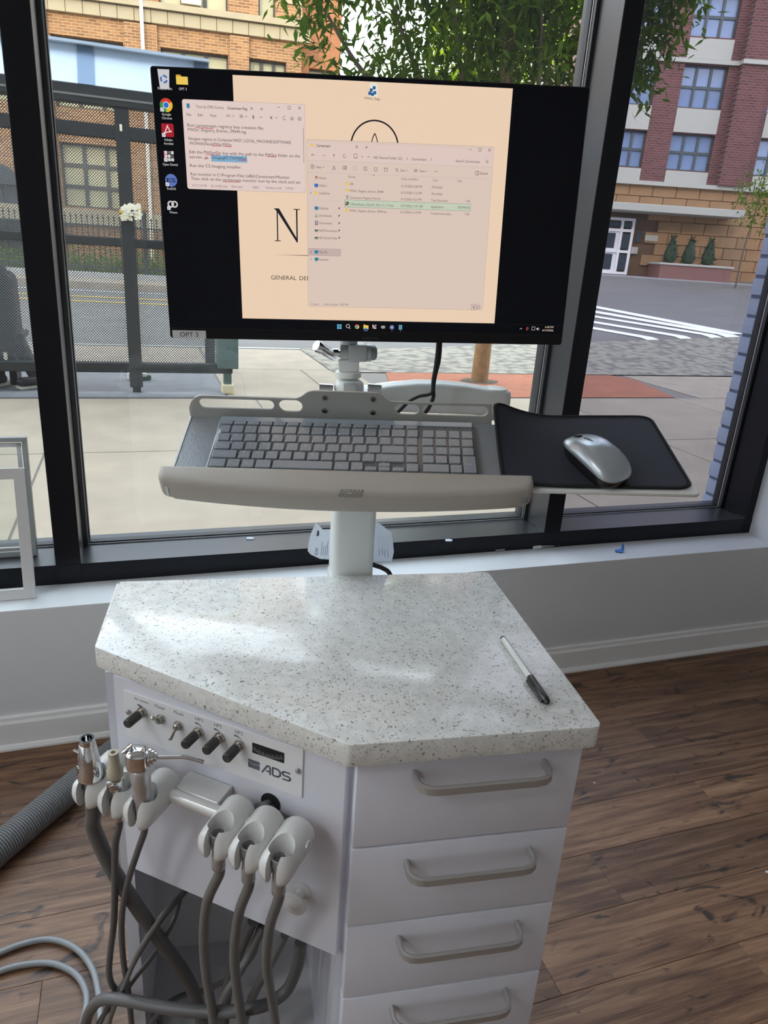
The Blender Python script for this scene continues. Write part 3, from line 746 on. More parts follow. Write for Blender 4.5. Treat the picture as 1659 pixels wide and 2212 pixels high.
# corner building on the right with brick upper floors
HD = V((0.333, 0.943, 0)).normalized(); HX = V((HD.y, -HD.x, 0))
FR_ = Frame(HD * 30 + V((0, 0, 0)), HX, (0, 0, 1))
AR = math.atan2(HX.y, HX.x)
br = thing('apartment_building', FR_.p(10, 1.0, -3), 'red brick apartment building with tan stone ground floor behind the crosswalk', 'building')
m_brkR = brick_mat('red_brick', srgb(104, 60, 57), srgb(82, 44, 42), srgb(112, 90, 86), 0.22, 0.085, 0.012, AR)
m_tan = mat('tan_stone', srgb(146, 114, 80), 0.8, noise=0.12, nscale=1.2)
m_conc2 = mat('pale_panel', srgb(168, 168, 158), 0.7)
opr = []
for (a, b2) in ((7.9, 8.85), (9.8, 11.4), (13.1, 14.7)):
    for (c, d) in ((4.96, 6.2), (7.05, 8.42), (9.3, 10.6), (11.6, 12.9)): opr.append((a, b2, c, d))
wall_with_openings(FR_, 6.2, 24, 4.45, 14, opr, 8, m_brkR, br)
for q in opr: window_unit(FR_, *q, 3 if q[1] - q[0] > 1.2 else 2, 2, br, 0.25, mat('dark_green_frame', srgb(66, 76, 78), 0.4), m_pane2, 0.09)
for (a, b2) in ((7.9, 8.85), (9.8, 11.4), (13.1, 14.7)):
    for (c, d) in ((4.46, 4.93), (6.23, 7.02), (8.62, 9.25), (10.7, 11.55)):
        bb = BM(); box(bb, a, b2, c, d, -0.1, 0.03, FR_.M); obj('spandrel', bb, m_conc2, br)
for a, b2 in ((11.75, 12.75),):
    bb = BM(); box(bb, a, b2, 4.5, 14, 0, 0.35, FR_.M); obj('pilaster', bb, m_brkR, br)
bb = BM(); box(bb, 6.2, 24, 4.36, 4.5, 0, 0.22, FR_.M); obj('cornice', bb, m_conc2, br)
bb = BM(); box(bb, 6.2, 24, 8.46, 8.6, 0, 0.10, FR_.M); box(bb, 11.7, 12.8, 8.46, 8.6, 0.1, 0.46, FR_.M); obj('string_course', bb, m_conc2, br)
bb = BM(); box(bb, 6.2, 24, 0.7, 4.40, -6, -0.12, FR_.M); obj('ground_floor_wall', bb, mat('stone_joint', srgb(96, 74, 54), 0.9), br)
me_b = None
for row in range(8):
    z0 = 1.08 + row * 0.415; s = 6.3 - 0.45 * (row % 2)
    while s < 16.6:
        e = s + 0.9
        if not (s < 9.05 and z0 < 3.2):
            if me_b is None:
                b = BM(); R3 = Matrix(((FR_.x.x, 0, FR_.z.x, 0), (FR_.x.y, 0, FR_.z.y, 0), (0, 1, 0, 0), (0, 0, 0, 1)))
                box(b, -0.442, 0.442, -0.2, 0.2, 0, 0.12, R3, bevel=0.015, seg=1); me_b = bpy.data.meshes.new('stone_block'); b.to_mesh(me_b); b.free(); me_b.materials.append(m_tan)
            shared('stone_block', me_b, br, FR_.p(s + .45, z0 + .2, -0.12))
        s += 0.9
bb = BM(); box(bb, 7.3, 12.55, 3.36, 3.62, -0.05, 1.3, FR_.M, bevel=0.02); obj('canopy', bb, m_conc2, br)
# entrance door: white frame, leaf with two glass panels, side light
m_dw = mat('white_door', srgb(226, 228, 230), 0.4); m_dg = mat('door_glass', srgb(52, 60, 66), 0.1)
bb = BM()
for x in (7.55, 8.5, 8.93): box(bb, x - .05, x + .05, 1.1, 3.15, -0.1, 0.05, FR_.M)
for z in (1.15, 1.95, 2.72, 3.12): box(bb, 7.5, 8.98, z - .05, z + .05, -0.1, 0.045, FR_.M)
d_ = obj('entrance_door', bb, m_dw, br)
for (a, b2, c, d) in ((7.6, 8.45, 1.2, 1.9), (7.6, 8.45, 2.0, 2.67), (8.55, 8.88, 1.2, 1.9), (8.55, 8.88, 2.0, 2.67), (7.6, 8.88, 2.77, 3.07)):
    bb = BM(); box(bb, a + (.14 if b2 < 8.5 else 0), b2 - (.14 if b2 < 8.5 else 0), c + .06, d - .06, -0.08, 0.0, FR_.M); obj('door_pane', bb, m_dg, d_)
    if b2 < 8.5:
        bb = BM(); box(bb, a, b2, c, d, -0.09, -0.03, FR_.M); obj('door_leaf', bb, m_dw, d_)
for (a, b2, c, d, m) in ((9.1, 9.3, 2.35, 2.75, m_dg), (9.45, 9.95, 2.4, 2.62, m_conc2), (9.0, 9.25, 1.9, 2.15, m_curb)):
    bb = BM(); box(bb, a, b2, c, d, 0, 0.05, FR_.M); obj('wall_plate', bb, m, br)
# planter with three small cypresses
pl = thing('planter', FR_.p(11.1, 1.0, 1.4), 'long reddish granite planter below the pale canopy', 'planter')
m_gran = mat('red_granite', srgb(122, 84, 76), 0.5)
bb = BM(); box(bb, 9.75, 12.45, 0.95, 1.56, 0.1, 1.5, FR_.M, bevel=0.02); obj('box', bb, m_gran, pl)
bb = BM(); box(bb, 9.70, 12.5, 1.56, 1.64, 0.05, 1.55, FR_.M, bevel=0.02); obj('rim', bb, m_conc2, pl)
m_cyp = mat('cypress_green', srgb(46, 62, 44), 0.9, noise=0.3, nscale=8)
m_leafc = leaf_mat('cypress_leaf', srgb(52, 70, 44), srgb(66, 88, 52), 0.2)
for i, s in enumerate((10.3, 11.0, 11.75)):
    c = thing('cypress', FR_.p(s, 1.64, 0.8), ('leftmost', 'middle', 'rightmost')[i] + ' of the three small dark cypresses in the granite planter', 'shrub', 'cypresses in the planter')
    bb = BM(); lathe(bb, FR_.p(s, 1.6, 0.8), (0, 0, 1), [(0, .04), (.1, .2), (.35, .24), (.7, .15), (1.0, .02)], 9); obj('core', bb, m_cyp, c, 60)
    foliage('needles', [FR_.p(s, 1.7 + t, 0.8) + V((math.cos(q), math.sin(q), 0)) * (.26 * (1 - t / 1.1)) for t, q in [(random.uniform(0, .9), random.uniform(0, 6.28)) for _ in range(220)]], 0.14, 0.05, m_leafc, c, -1.5)
# ground in front of the right building
b = BM()
for (z0, z1, d0, d1) in ((0.98, 1.08, 0.0, 2.6),):
    vs = []
    box(b, 6, 24, 0.2, 1.08, -0.2, 2.6, FR_.M)
struct('corner_pavement', b, mat('shaded_pavement', srgb(150, 148, 150), 0.85, noise=0.08, nscale=2))
b = BM(); q = [FR_.p(6, 0, 2.6), FR_.p(24, 0, 2.6), FR_.p(24, 0, 7.5), FR_.p(6, 0, 7.5)]
zz = [1.04, 1.04, 0.52, 0.52]; vv = [b.verts.new((p.x, p.y, z)) for p, z in zip(q, zz)]; b.faces.new(vv)
obj('side_street', b, m_road, road)

# unseen block added on our side to throw a long evening shadow
b = BM(); box(b, 12.0, 22.0, -16, 3.0, 0.0, 12.0); struct('wall_shadow_block', b, m_fac)

# ---------------------------------------------------------------- bus shelter
YS = 6.80
m_sh = mat('shelter_steel', srgb(34, 35, 34), 0.6, 0.0, noise=0.15, nscale=14)
m_shg = mat('shelter_green_steel', srgb(84, 104, 98), 0.45, 0.2, noise=0.15, nscale=10)
def perf_mat():
    m = bpy.data.materials.new('perforated_screen'); m.use_nodes = True; nt = m.node_tree; N = nt.nodes; L = nt.links; N.clear()
    out = N.new('ShaderNodeOutputMaterial'); tr = N.new('ShaderNodeBsdfTransparent'); d = N.new('ShaderNodeBsdfPrincipled'); setp(d, Base_Color=(*srgb(92, 96, 98), 1), Roughness=0.6)
    tc = N.new('ShaderNodeTexCoord'); mp = N.new('ShaderNodeMapping'); mp.inputs['Rotation'].default_value = (0, math.radians(45), 0); mp.inputs['Scale'].default_value = (62, 62, 62); L.new(tc.outputs['Object'], mp.inputs[0])
    sp = N.new('ShaderNodeSeparateXYZ'); L.new(mp.outputs[0], sp.inputs[0]); acc = []
    for k in (0, 2):
        fr = N.new('ShaderNodeMath'); fr.operation = 'FRACT'; L.new(sp.outputs[k], fr.inputs[0])
        sb = N.new('ShaderNodeMath'); sb.operation = 'SUBTRACT'; sb.inputs[1].default_value = 0.5; L.new(fr.outputs[0], sb.inputs[0])
        sq = N.new('ShaderNodeMath'); sq.operation = 'POWER'; sq.inputs[1].default_value = 2; ab = N.new('ShaderNodeMath'); ab.operation = 'ABSOLUTE'; L.new(sb.outputs[0], ab.inputs[0]); L.new(ab.outputs[0], sq.inputs[0]); acc.append(sq)
    ad = N.new('ShaderNodeMath'); L.new(acc[0].outputs[0], ad.inputs[0]); L.new(acc[1].outputs[0], ad.inputs[1])
    lt = N.new('ShaderNodeMath'); lt.operation = 'LESS_THAN'; lt.inputs[1].default_value = 0.15; L.new(ad.outputs[0], lt.inputs[0])
    mx = N.new('ShaderNodeMixShader'); L.new(lt.outputs[0], mx.inputs[0]); L.new(d.outputs[0], mx.inputs[1]); L.new(tr.outputs[0], mx.inputs[2]); L.new(mx.outputs[0], out.inputs[0])
    return m
sh = thing('bus_shelter', (-1.2, YS + 0.6, 0.012), 'dark steel bus shelter with perforated back panels and pale blue roof', 'bus shelter')
X0, X1 = -3.6, 0.80
def sbox(name, x0, x1, z0, z1, y0=YS - .04, y1=YS + .04, m=m_sh, bev=0.006):
    b = BM(); box(b, x0, x1, y0, y1, z0, z1, bevel=bev, seg=1); return obj(name, b, m, sh)
sbox('top_beam', X0, X1, 2.29, 2.42, YS - .06, YS + .06); sbox('rail', X0, X1, 2.06, 2.16); sbox('rail', X0, X1, 1.245, 1.315); sbox('rail', X0, X1, 0.19, 0.275)
sbox('beam_groove', X0, X1, 2.335, 2.35, YS - .064, YS - .05, mat('beam_line', srgb(120, 118, 112), .5), 0)
for x in (-2.72, -1.40, -0.055): sbox('post', x - .055, x + .055, 0.06, 2.29, YS - .05, YS + .05)
sbox('corner_post', 0.66, 0.85, 0.24, 2.4, YS - .08, YS + .10, m_shg)
b = BM(); box(b, 0.72, 0.79, YS - .03, YS + .03, 0.06, 0.24); obj('corner_foot', b, m_shg, sh)
b = BM(); box(b, 0.70, 0.81, YS - .06, YS + .06, 0.0, 0.09, bevel=.01); obj('foot_block', b, mat('cream_paint', srgb(214, 200, 160), .7), sh)
for x in (-2.72, -1.40, -0.055):
    b = BM(); box(b, x - .035, x + .035, YS - .03, YS + .03, 0.012, 0.06); obj('post_foot', b, m_sh, sh)
m_perf = perf_mat()
xs = [X0, -2.72, -1.40, -0.055, 0.66]
for a, c in zip(xs[:-1], xs[1:]):
    for z0, z1 in ((0.275, 1.245), (1.315, 2.06), (2.16, 2.29)):
        b = BM(); box(b, a + .05, c - .05 if c < .6 else c, YS + .010, YS + .013, z0, z1); obj('screen_panel', b, m_perf, sh)
# roof: sloping pale blue panels with ribs, front posts by the street
m_roof = mat('pale_blue_roof', srgb(196, 208, 220), 0.5, 0.0, noise=0.04, nscale=2)
m_rib = mat('roof_rib', srgb(104, 122, 144), 0.4, 0.2)
rf = Frame((-1.4, YS - .05, 2.42), (1, 0, 0), (0, 0.22, 0.30))
b = BM(); box(b, -2.3, 2.05, 0, 0.40, -0.012, 0.0, rf.M); rfo = obj('roof', b, m_roof, sh)
b = BM(); box(b, -2.3, 2.05, -.1, 1.5, -0.02, 0.0, Frame(rf.p(0, 0.4, 0), (1, 0, 0), (0, 1, 0.04)).M); obj('roof_top', b, m_roof, rfo)
for s in (-1.2, -0.28 + 1.40 - 0.02, 1.99):
    b = BM(); box(b, s - .06, s + .06, -0.01, 0.41, -0.005, 0.012, rf.M); obj('roof_rib', b, m_rib, rfo)
for x in (X0 + .1, 0.72):
    b = BM(); box(b, x - .05, x + .05, 8.1, 8.2, 0.012, 2.7); obj('front_post', b, m_sh, sh)
b = BM(); box(b, X0, -0.98, YS + .25, YS + .62, 0.42, 0.47, bevel=.01); obj('bench_seat', b, m_sh, sh)
for x in (-3.2, -2.0, -1.1):
    b = BM(); box(b, x - .03, x + .03, YS + .3, YS + .56, 0.012, 0.42); obj('bench_leg', b, m_sh, sh)
# torn paper stuck on the post
pf = Frame(V((-0.045, YS - .052, 1.52)), (1, 0, 0), (0, 0, 1))
b = BM(); rr = random.Random(3)
for k in range(26):
    cx, cy = rr.uniform(-.10, .11), rr.uniform(-.05, .055); w, h = rr.uniform(.015, .045), rr.uniform(.01, .03)
    a = rr.uniform(-1, 1); pts = [(cx + w * math.cos(a + t) * rr.uniform(.7, 1.2), cy + h * math.sin(a + t) * rr.uniform(.7, 1.2)) for t in (0, 1.2, 2.4, 3.6, 5.0)]
    prism(b, pts, 0.0 + k * .0006, 0.004 + k * .0006 + rr.uniform(0, .02), pf.M, mi=1 if k % 9 == 0 else 0)
o = obj('torn_paper', b, [mat('torn_paper', srgb(244, 238, 214), .8), mat('torn_paper_yellow', srgb(232, 190, 96), .8)], None, loc=(-0.045, YS - .06, 1.52)); tag(o, 'torn white paper notice stuck to the bus shelter post', 'paper')
b = BM(); box(b, -0.075, -0.055, YS - .056, YS - .0515, 2.12, 2.17, bevel=.003, seg=1)
tag(obj('sticker', b, mat('torn_paper', srgb(244, 238, 214), .8), None, loc=(-0.065, YS - .054, 2.14)), 'small cream sticker scrap high on the bus shelter post', 'sticker')
# crushed drink carton on the pad
p = onz(303, 812, 0.05)
b = BM(); box(b, -0.115, 0.02, -0.045, 0.045, 0, 0.075, bevel=.012, mi=0); box(b, -0.10, 0.10, -0.04, 0.04, 0.005, 0.05, bevel=.012, mi=1); box(b, -.05, .06, -.042, .042, .03, .07, bevel=.01, mi=0)
bmesh.ops.transform(b, matrix=Matrix.Translation((p.x, p.y, 0.0125)) @ Matrix.Rotation(0.1, 4, 'Z'), verts=b.verts)
o = obj('drink_carton', b, [mat('carton_white', srgb(226, 228, 214), .5), mat('carton_green', srgb(52, 84, 66), .5)], None, loc=(p.x, p.y, 0.012)); tag(o, 'crushed green and white carton on the ground under the bus shelter', 'carton')

# person waiting in the shelter, seated on the bench with the back to us
def skin_mesh(name, verts, edges, radii, m, parent, loc):
    me = bpy.data.meshes.new(name); me.from_pydata([V(v) - V(loc) for v in verts], edges, []); o = bpy.data.objects.new(name, me); COL.objects.link(o)
    md = o.modifiers.new('s', 'SKIN'); md.use_smooth_shade = True
    for i, r in enumerate(radii): me.skin_vertices[0].data[i].radius = (r, r) if not isinstance(r, tuple) else r
    me.skin_vertices[0].data[0].use_root = True
    s2 = o.modifiers.new('d', 'SUBSURF'); s2.levels = 2; s2.render_levels = 2
    bpy.context.view_layer.update()
    m2 = bpy.data.meshes.new_from_object(o.evaluated_get(bpy.context.evaluated_depsgraph_get())); o.modifiers.clear(); o.data = m2
    m2.materials.clear(); m2.materials.append(m)
    for q in m2.polygons: q.use_smooth = True
    if parent: o.parent = parent
    else: o.location = loc
    return o
pxr = ony(14, 700, YS + .45).x - 0.14
pers = thing('person', (pxr, YS + .4, 0.012), 'person in a dark patterned coat seated on the bench in the bus shelter', 'person')
vx = [(0, .42, .56), (0, .42, .80), (0, .43, 1.0), (0, .44, 1.09), (0, .46, 1.20), (0.01, .50, 1.31),
      (.10, .42, .55), (.14, .72, .52), (.15, .62, .12), (-.10, .42, .55), (-.14, .72, .52), (-.13, .64, .12),
      (.17, .43, .98), (.21, .46, .78), (.14, .62, .66), (-.17, .43, .98), (-.21, .46, .78), (-.14, .62, .66)]
vx = [(pxr + a, YS + b2, z) for a, b2, z in vx]
ed = [(0, 1), (1, 2), (2, 3), (3, 4), (4, 5), (0, 6), (6, 7), (7, 8), (0, 9), (9, 10), (10, 11), (2, 12), (12, 13), (13, 14), (2, 15), (15, 16), (16, 17)]
m_coat, nt, b_ = new_mat('dark_floral_coat'); tc = nt.nodes.new('ShaderNodeTexCoord'); vo = nt.nodes.new('ShaderNodeTexVoronoi'); vo.inputs['Scale'].default_value = 9; nt.links.new(tc.outputs['Object'], vo.inputs['Vector'])
rp = nt.nodes.new('ShaderNodeValToRGB'); rp.color_ramp.elements[0].color = (*srgb(128, 60, 58), 1); rp.color_ramp.elements[1].color = (*srgb(34, 34, 40), 1); rp.color_ramp.elements[0].position = .15; rp.color_ramp.elements[1].position = .28
nt.links.new(vo.outputs['Distance'], rp.inputs[0]); nt.links.new(rp.outputs[0], b_.inputs['Base Color']); setp(b_, Roughness=.85)
skin_mesh('body', vx, ed, [.20, .19, .17, .06, .075, .085, .11, .075, .05, .11, .075, .05, .07, .05, .04, .085, .07, .04], m_coat, pers, obase(pers))
b = BM(); lathe(b, (pxr + .01, YS + .47, 1.17), (0, 0.1, 1), [(0, .05), (.04, .098), (.12, .112), (.19, .085), (.22, .02)], 14); obj('hair', b, mat('dark_hair', (0.02, 0.016, 0.014), .6), pers, 60)
# coat skirt and shoes
b = BM(); prism(b, rrect(-.26, .25, .22, .66, .1), .30, .98, Matrix.Translation((pxr, YS, 0)), bevel=.08, seg=4); obj('coat_skirt', b, m_coat, pers, 60)
for sx, dy, yaw in ((.03, .20, 0.5), (.34, .16, 0.9)):
    b = BM(); Ms = Matrix.Translation((pxr + sx, YS + dy, 0.0125)) @ Matrix.Rotation(-yaw, 4, 'Z')
    box(b, -.05, .05, -.13, .13, 0.02, 0.10, Ms, mi=0, bevel=.035, seg=3); box(b, -.052, .052, -.135, .135, 0, 0.028, Ms, mi=1, bevel=.01)
    cyl(b, Ms @ V((0, .06, .05)), V((pxr + sx * .6, YS + .42, .42)), .055, .075, 10)
    obj('shoe', b, [mat('dark_shoe', (0.02, 0.02, 0.022), .6), mat('shoe_sole', srgb(190, 184, 170), .6)], pers, 40)

# ---------------------------------------------------------------- street trees
def street_tree(name, base, label, crown, n_leaf, m, nbig, trunk_r, cl, rng, L_=0.13, W_=0.045, stems=()):
    t = thing(name, base, label, 'tree')
    m_bark = mat('tan_bark', srgb(140, 108, 70), 0.9, noise=0.2, nscale=14, bump=0.5, bscale=40)
    b = BM(); m_bark = m_bark if trunk_r > .05 else mat('dark_bark', srgb(96, 84, 66), 0.9); tube(b, stems[0], trunk_r, 10, rfun=lambda i, n: trunk_r * (1.15 - 0.55 * i / n)); obj('trunk', b, m_bark, t, 60)
    for s in stems[1:]:
        b = BM(); tube(b, s, 0.03, 7, rfun=lambda i, n: 0.038 * (1.1 - 0.8 * i / n)); obj('branch', b, mat('dark_bark', srgb(96, 84, 66), 0.9), t, 60)
    pts = []
    while len(pts) < n_leaf:
        c, r = rng.choices(crown, weights=[(q[1][0] * q[1][1] * q[1][2]) ** .7 for q in crown])[0]
        u = V((rng.uniform(-1, 1), rng.uniform(-1, 1), rng.uniform(-1, 1)))
        if u.length > 1 or u.length < 0.35 * rng.random(): continue
        cc = V(c) + V((u.x * r[0], u.y * r[1], u.z * r[2]))
        if cl(cc): continue
        for _ in range(10): pts.append(cc + V((rng.gauss(0, .12), rng.gauss(0, .12), rng.gauss(0, .13))))
    # the leaves nearest to the window are single pieces, the rest one mass
    pts.sort(key=lambda p: (p - CAM).length)
    if nbig:
        vis = [p for p in pts if inview(p)]
        big = vis[::max(1, len(vis) // (nbig * 3))][:nbig]
        me = leaf_mesh('leaf', L_ * 1.05, W_ * 1.1, m)
        for p in big:
            o = shared('leaf', me, t, p, (rng.uniform(-1.5, 0.1), rng.uniform(-.6, .6), rng.uniform(0, 6.28))); k = rng.uniform(.8, 1.3); o.scale = (k, k, k)
        bs = set(id(p) for p in big); pts = [p for p in pts if id(p) not in bs]
    foliage('foliage', pts, L_, W_, m, t, 1.0, rng)
    return t
def inview(p):
    c = ROT.transposed() @ (p - CAM)
    if c.z < 0.1: return False
    x, y = c.x / c.z * F_PX + PX, c.y / c.z * F_PX + PY
    return -20 < x < 1690 and -20 < y < 330
tb = onz(1035, 824, 0.0)
rng = random.Random(11)
def stem(px0, py0, px1, py1, yy): return [V((tb.x, tb.y, 2.1)), (V((tb.x, tb.y, 2.1)).lerp(ony(px0, py0, yy), .75)), ony(px0, py0, yy), ony(px1, py1, yy)]
stems = [[V((tb.x, tb.y, -0.02)), V((tb.x + .01, tb.y, .6)), V((tb.x + .04, tb.y, 1.3)), V((tb.x, tb.y, 2.2)), V((tb.x - .1, tb.y, 3.6)), V((tb.x - .1, tb.y + .1, 5.2))]]
for q in ((1000, 180, 975, -40, 7.4), (1068, 150, 1040, -60, 7.7), (1095, 170, 1080, -60, 7.3), (1150, 190, 1165, -60, 7.8), (1165, 170, 1172, -60, 7.2), (1175, 190, 1228, -60, 7.5), (1205, 180, 1275, 20, 7.6), (900, 150, 830, -40, 7.6), (780, 150, 700, 20, 7.4), (1300, 200, 1420, 60, 7.3)):
    stems.append(stem(*q))
cC = ony(985, -170, 7.7)
crown = [(ony(1050, -330, 7.7), (1.75, 1.3, 1.5)), (ony(1190, -60, 7.6), (0.9, .9, 1.1)), (ony(690, 60, 7.5), (0.16, .3, .55)), (ony(985, 40, 7.7), (0.85, .9, .9)), (ony(1425, -50, 7.2), (.45, .5, .55)), (ony(1440, -20, 7.1), (.4, .4, .4)), (ony(1395, 130, 7.2), (.30, .35, .38)), (ony(1120, 120, 7.9), (.85, .8, .7)), (ony(800, 190, 7.6), (.45, .5, .3)), (ony(740, -60, 7.5), (.5, .5, .22))]
def gap(p):
    c = ROT.transposed() @ (p - CAM); x, y = c.x / c.z * F_PX + PX, c.y / c.z * F_PX + PY
    return False
tr1 = street_tree('street_tree', (tb.x, tb.y, 0.0), 'leafy street tree with tan trunk growing from the brick band outside', crown, 17000, m_leaf, 290, 0.088, gap, rng, stems=stems)
b = BM(); prism(b, [(tb.x + .24 * math.cos(k * .6283) * random.uniform(.8, 1.1), tb.y + .20 * math.sin(k * .6283) * random.uniform(.8, 1.1)) for k in range(10)], -0.015, 0.006); obj('tree_pit', b, mat('dark_soil', srgb(84, 70, 58), .95, noise=.3, nscale=20), walk)
t2 = V((9.2, 18.5, ground_z(9.2, 18.5)))
st2 = [[t2, t2 + V((0, 0, 2.5)), t2 + V((.2, 0, 5))], [t2 + V((0, 0, 2.5)), t2 + V((.8, .2, 4)), t2 + V((1.2, .3, 6))]]
street_tree('far_tree', t2, 'yellow green sunlit tree standing further down the street', [(t2 + V((-0.6, 0, 6.0)), (1.6, 1.8, 2.4))], 5000, m_leafy, 0, .12, lambda p: False, random.Random(5), 0.22, 0.09, st2)
p3 = gat(1588, 622)
st3 = [[p3, p3 + V((0, 0, 1.2)), p3 + V((.15, 0, 2.6)), p3 + V((.2, 0, 3.4))]]
street_tree('young_tree', p3, 'thin young tree beside the painted brick pier, far across the road', [(p3 + V((.2, 0, 2.9)), (.75, .7, 1.2))], 700, m_leafd, 0, .028, lambda p: False, random.Random(6), 0.16, 0.06, st3)
# row of houses closing the far end of the street
terrain('road_far', -60, 60, 40, 75, 30, 4, m_road, -0.02, road)
xa = ony(850, 300, 52).x
FE = Frame((xa, 52, ground_z(xa + 6, 52) - .3), (1, 0, 0), (0, 0, 1))
db = thing('distant_house', FE.p(8, 0, -3), 'tan brick house row closing the far end of the street', 'building')
opd = [(1.2 + 2.6 * i, 2.4 + 2.6 * i, z0, z0 + 1.6) for i in range(7) for z0 in (1.2, 4.2, 7.0)]
wall_with_openings(FE, 0, 19.5, 0, 9.6, opd, 5, brick_mat('tan_brick', srgb(150, 118, 88), srgb(126, 96, 70), srgb(150, 132, 110), 0.25, 0.09, 0.012, 0.0), db)
for q in opd: window_unit(FE, *q, 2, 2, db, 0.28, m_wframe, m_pane2)
bb = BM(); box(bb, -.2, 19.7, 9.6, 10.0, -5, 0.3, FE.M); obj('cornice', bb, m_stone, db)
# ---------------------------------------------------------------- dental delivery cart
AC = math.radians(-7.05)
O2 = V((0.1912, 0.6012, 0))
FC = Frame(O2, (math.cos(AC), math.sin(AC), 0), (-math.sin(AC), math.cos(AC), 0))   # cart plan frame
ZT = 0.85
u_ = V((0.7647, -0.6444, 0)); n_ = V((-0.6444, -0.7647, 0))
FP = Frame(V((0.2123, 0.6226, 0)), u_, (0, 0, 1))         # slanted control panel: x along, y = height, z outwards
cart = thing('dental_cart', FC.p(0, 0.2, 0), 'white dental delivery cart with speckled quartz top and four grey handled drawers', 'cart')
m_lam = mat('white_laminate', (0.77, 0.78, 0.86), 0.42, bump=0.06, bscale=300)
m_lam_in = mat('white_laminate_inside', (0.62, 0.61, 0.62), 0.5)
m_dark = mat('dark_gap', (0.01, 0.01, 0.012), 0.7)
def quartz():
    m, nt, b = new_mat('speckled_quartz'); N = nt.nodes; L = nt.links
    tc = N.new('ShaderNodeTexCoord')
    col = None
    base = N.new('ShaderNodeTexNoise'); base.inputs['Scale'].default_value = 60; base.inputs['Detail'].default_value = 5; L.new(tc.outputs['Object'], base.inputs['Vector'])
    r0 = N.new('ShaderNodeValToRGB'); r0.color_ramp.elements[0].color = (0.72, 0.72, 0.69, 1); r0.color_ramp.elements[1].color = (0.88, 0.88, 0.86, 1); r0.color_ramp.elements[0].position = .3; r0.color_ramp.elements[1].position = .7; L.new(base.outputs[0], r0.inputs[0])
    col = r0.outputs[0]
    for sc, th, c, seed in ((270, .21, srgb(150, 153, 150), 0), (400, .22, srgb(176, 176, 168), 3.1), (330, .16, srgb(150, 136, 116), 7.7)):
        ns = N.new('ShaderNodeTexNoise'); ns.inputs['Scale'].default_value = sc * .8
        mp = N.new('ShaderNodeMapping'); mp.inputs['Location'].default_value = (seed, seed * .7, seed * .3); L.new(tc.outputs['Object'], mp.inputs[0]); L.new(mp.outputs[0], ns.inputs['Vector'])
        mixv = N.new('ShaderNodeMixRGB'); mixv.inputs[0].default_value = 0.008; L.new(mp.outputs[0], mixv.inputs[1]); L.new(ns.outputs['Color'], mixv.inputs[2])
        vo = N.new('ShaderNodeTexVoronoi'); vo.inputs['Scale'].default_value = sc; L.new(mixv.outputs[0], vo.inputs['Vector'])
        sx = N.new('ShaderNodeSeparateXYZ'); L.new(vo.outputs['Color'], sx.inputs[0])
        # only some cells carry a chip, of varying size
        mr = N.new('ShaderNodeMapRange'); mr.inputs['From Min'].default_value = 0.72; mr.inputs['From Max'].default_value = 1.0; mr.inputs['To Min'].default_value = 0.0; mr.inputs['To Max'].default_value = th * 2.3; L.new(sx.outputs[0], mr.inputs[0])
        lt = N.new('ShaderNodeMath'); lt.operation = 'LESS_THAN'; L.new(vo.outputs['Distance'], lt.inputs[0]); L.new(mr.outputs[0], lt.inputs[1])
        mx = N.new('ShaderNodeMixRGB'); L.new(lt.outputs[0], mx.inputs[0]); L.new(col, mx.inputs[1]); mx.inputs[2].default_value = (*c, 1); col = mx.outputs[0]
    L.new(col, b.inputs['Base Color'])
    # wiped cleaning smears in the gloss
    sm = N.new('ShaderNodeTexNoise'); sm.inputs['Scale'].default_value = 7; sm.inputs['Detail'].default_value = 6; sm.inputs['Distortion'].default_value = 2.5; L.new(tc.outputs['Object'], sm.inputs['Vector'])
    rr = N.new('ShaderNodeMapRange'); rr.inputs['From Min'].default_value = .35; rr.inputs['From Max'].default_value = .7; rr.inputs['To Min'].default_value = .10; rr.inputs['To Max'].default_value = .24; L.new(sm.outputs[0], rr.inputs[0]); L.new(rr.outputs[0], b.inputs['Roughness'])
    setp(b, Specular_IOR_Level=0.55)
    return m
top_pts = [(-0.298, 0.421), (-0.298, 0.229), (0.0, 0.0), (0.298, 0.0), (0.302, 0.421)]
def round_poly(pts, r, n=4):
    out = []
    for i, p in enumerate(pts):
        p = V(p); a = (V(pts[i - 1]) - p).normalized(); c = (V(pts[(i + 1) % len(pts)]) - p).normalized()
        half = math.acos(max(-1, min(1, a.dot(c)))) / 2; t = r / math.tan(half); ctr = p + (a + c).normalized() * (r / math.sin(half))
        p0, p1 = p + a * t, p + c * t; a0 = math.atan2(p0.y - ctr.y, p0.x - ctr.x); a1 = math.atan2(p1.y - ctr.y, p1.x - ctr.x)
        d = (a1 - a0 + math.pi) % (2 * math.pi) - math.pi
        out += [(ctr.x + r * math.cos(a0 + d * k / n), ctr.y + r * math.sin(a0 + d * k / n)) for k in range(n + 1)]
    return out
bm = BM(); prism(bm, round_poly(top_pts, 0.010), ZT - 0.030, ZT, FC.M, bevel=0.0018, seg=2)
obj('countertop', bm, quartz(), cart, 30, label='speckled white quartz countertop')
ZB = ZT - 0.0302
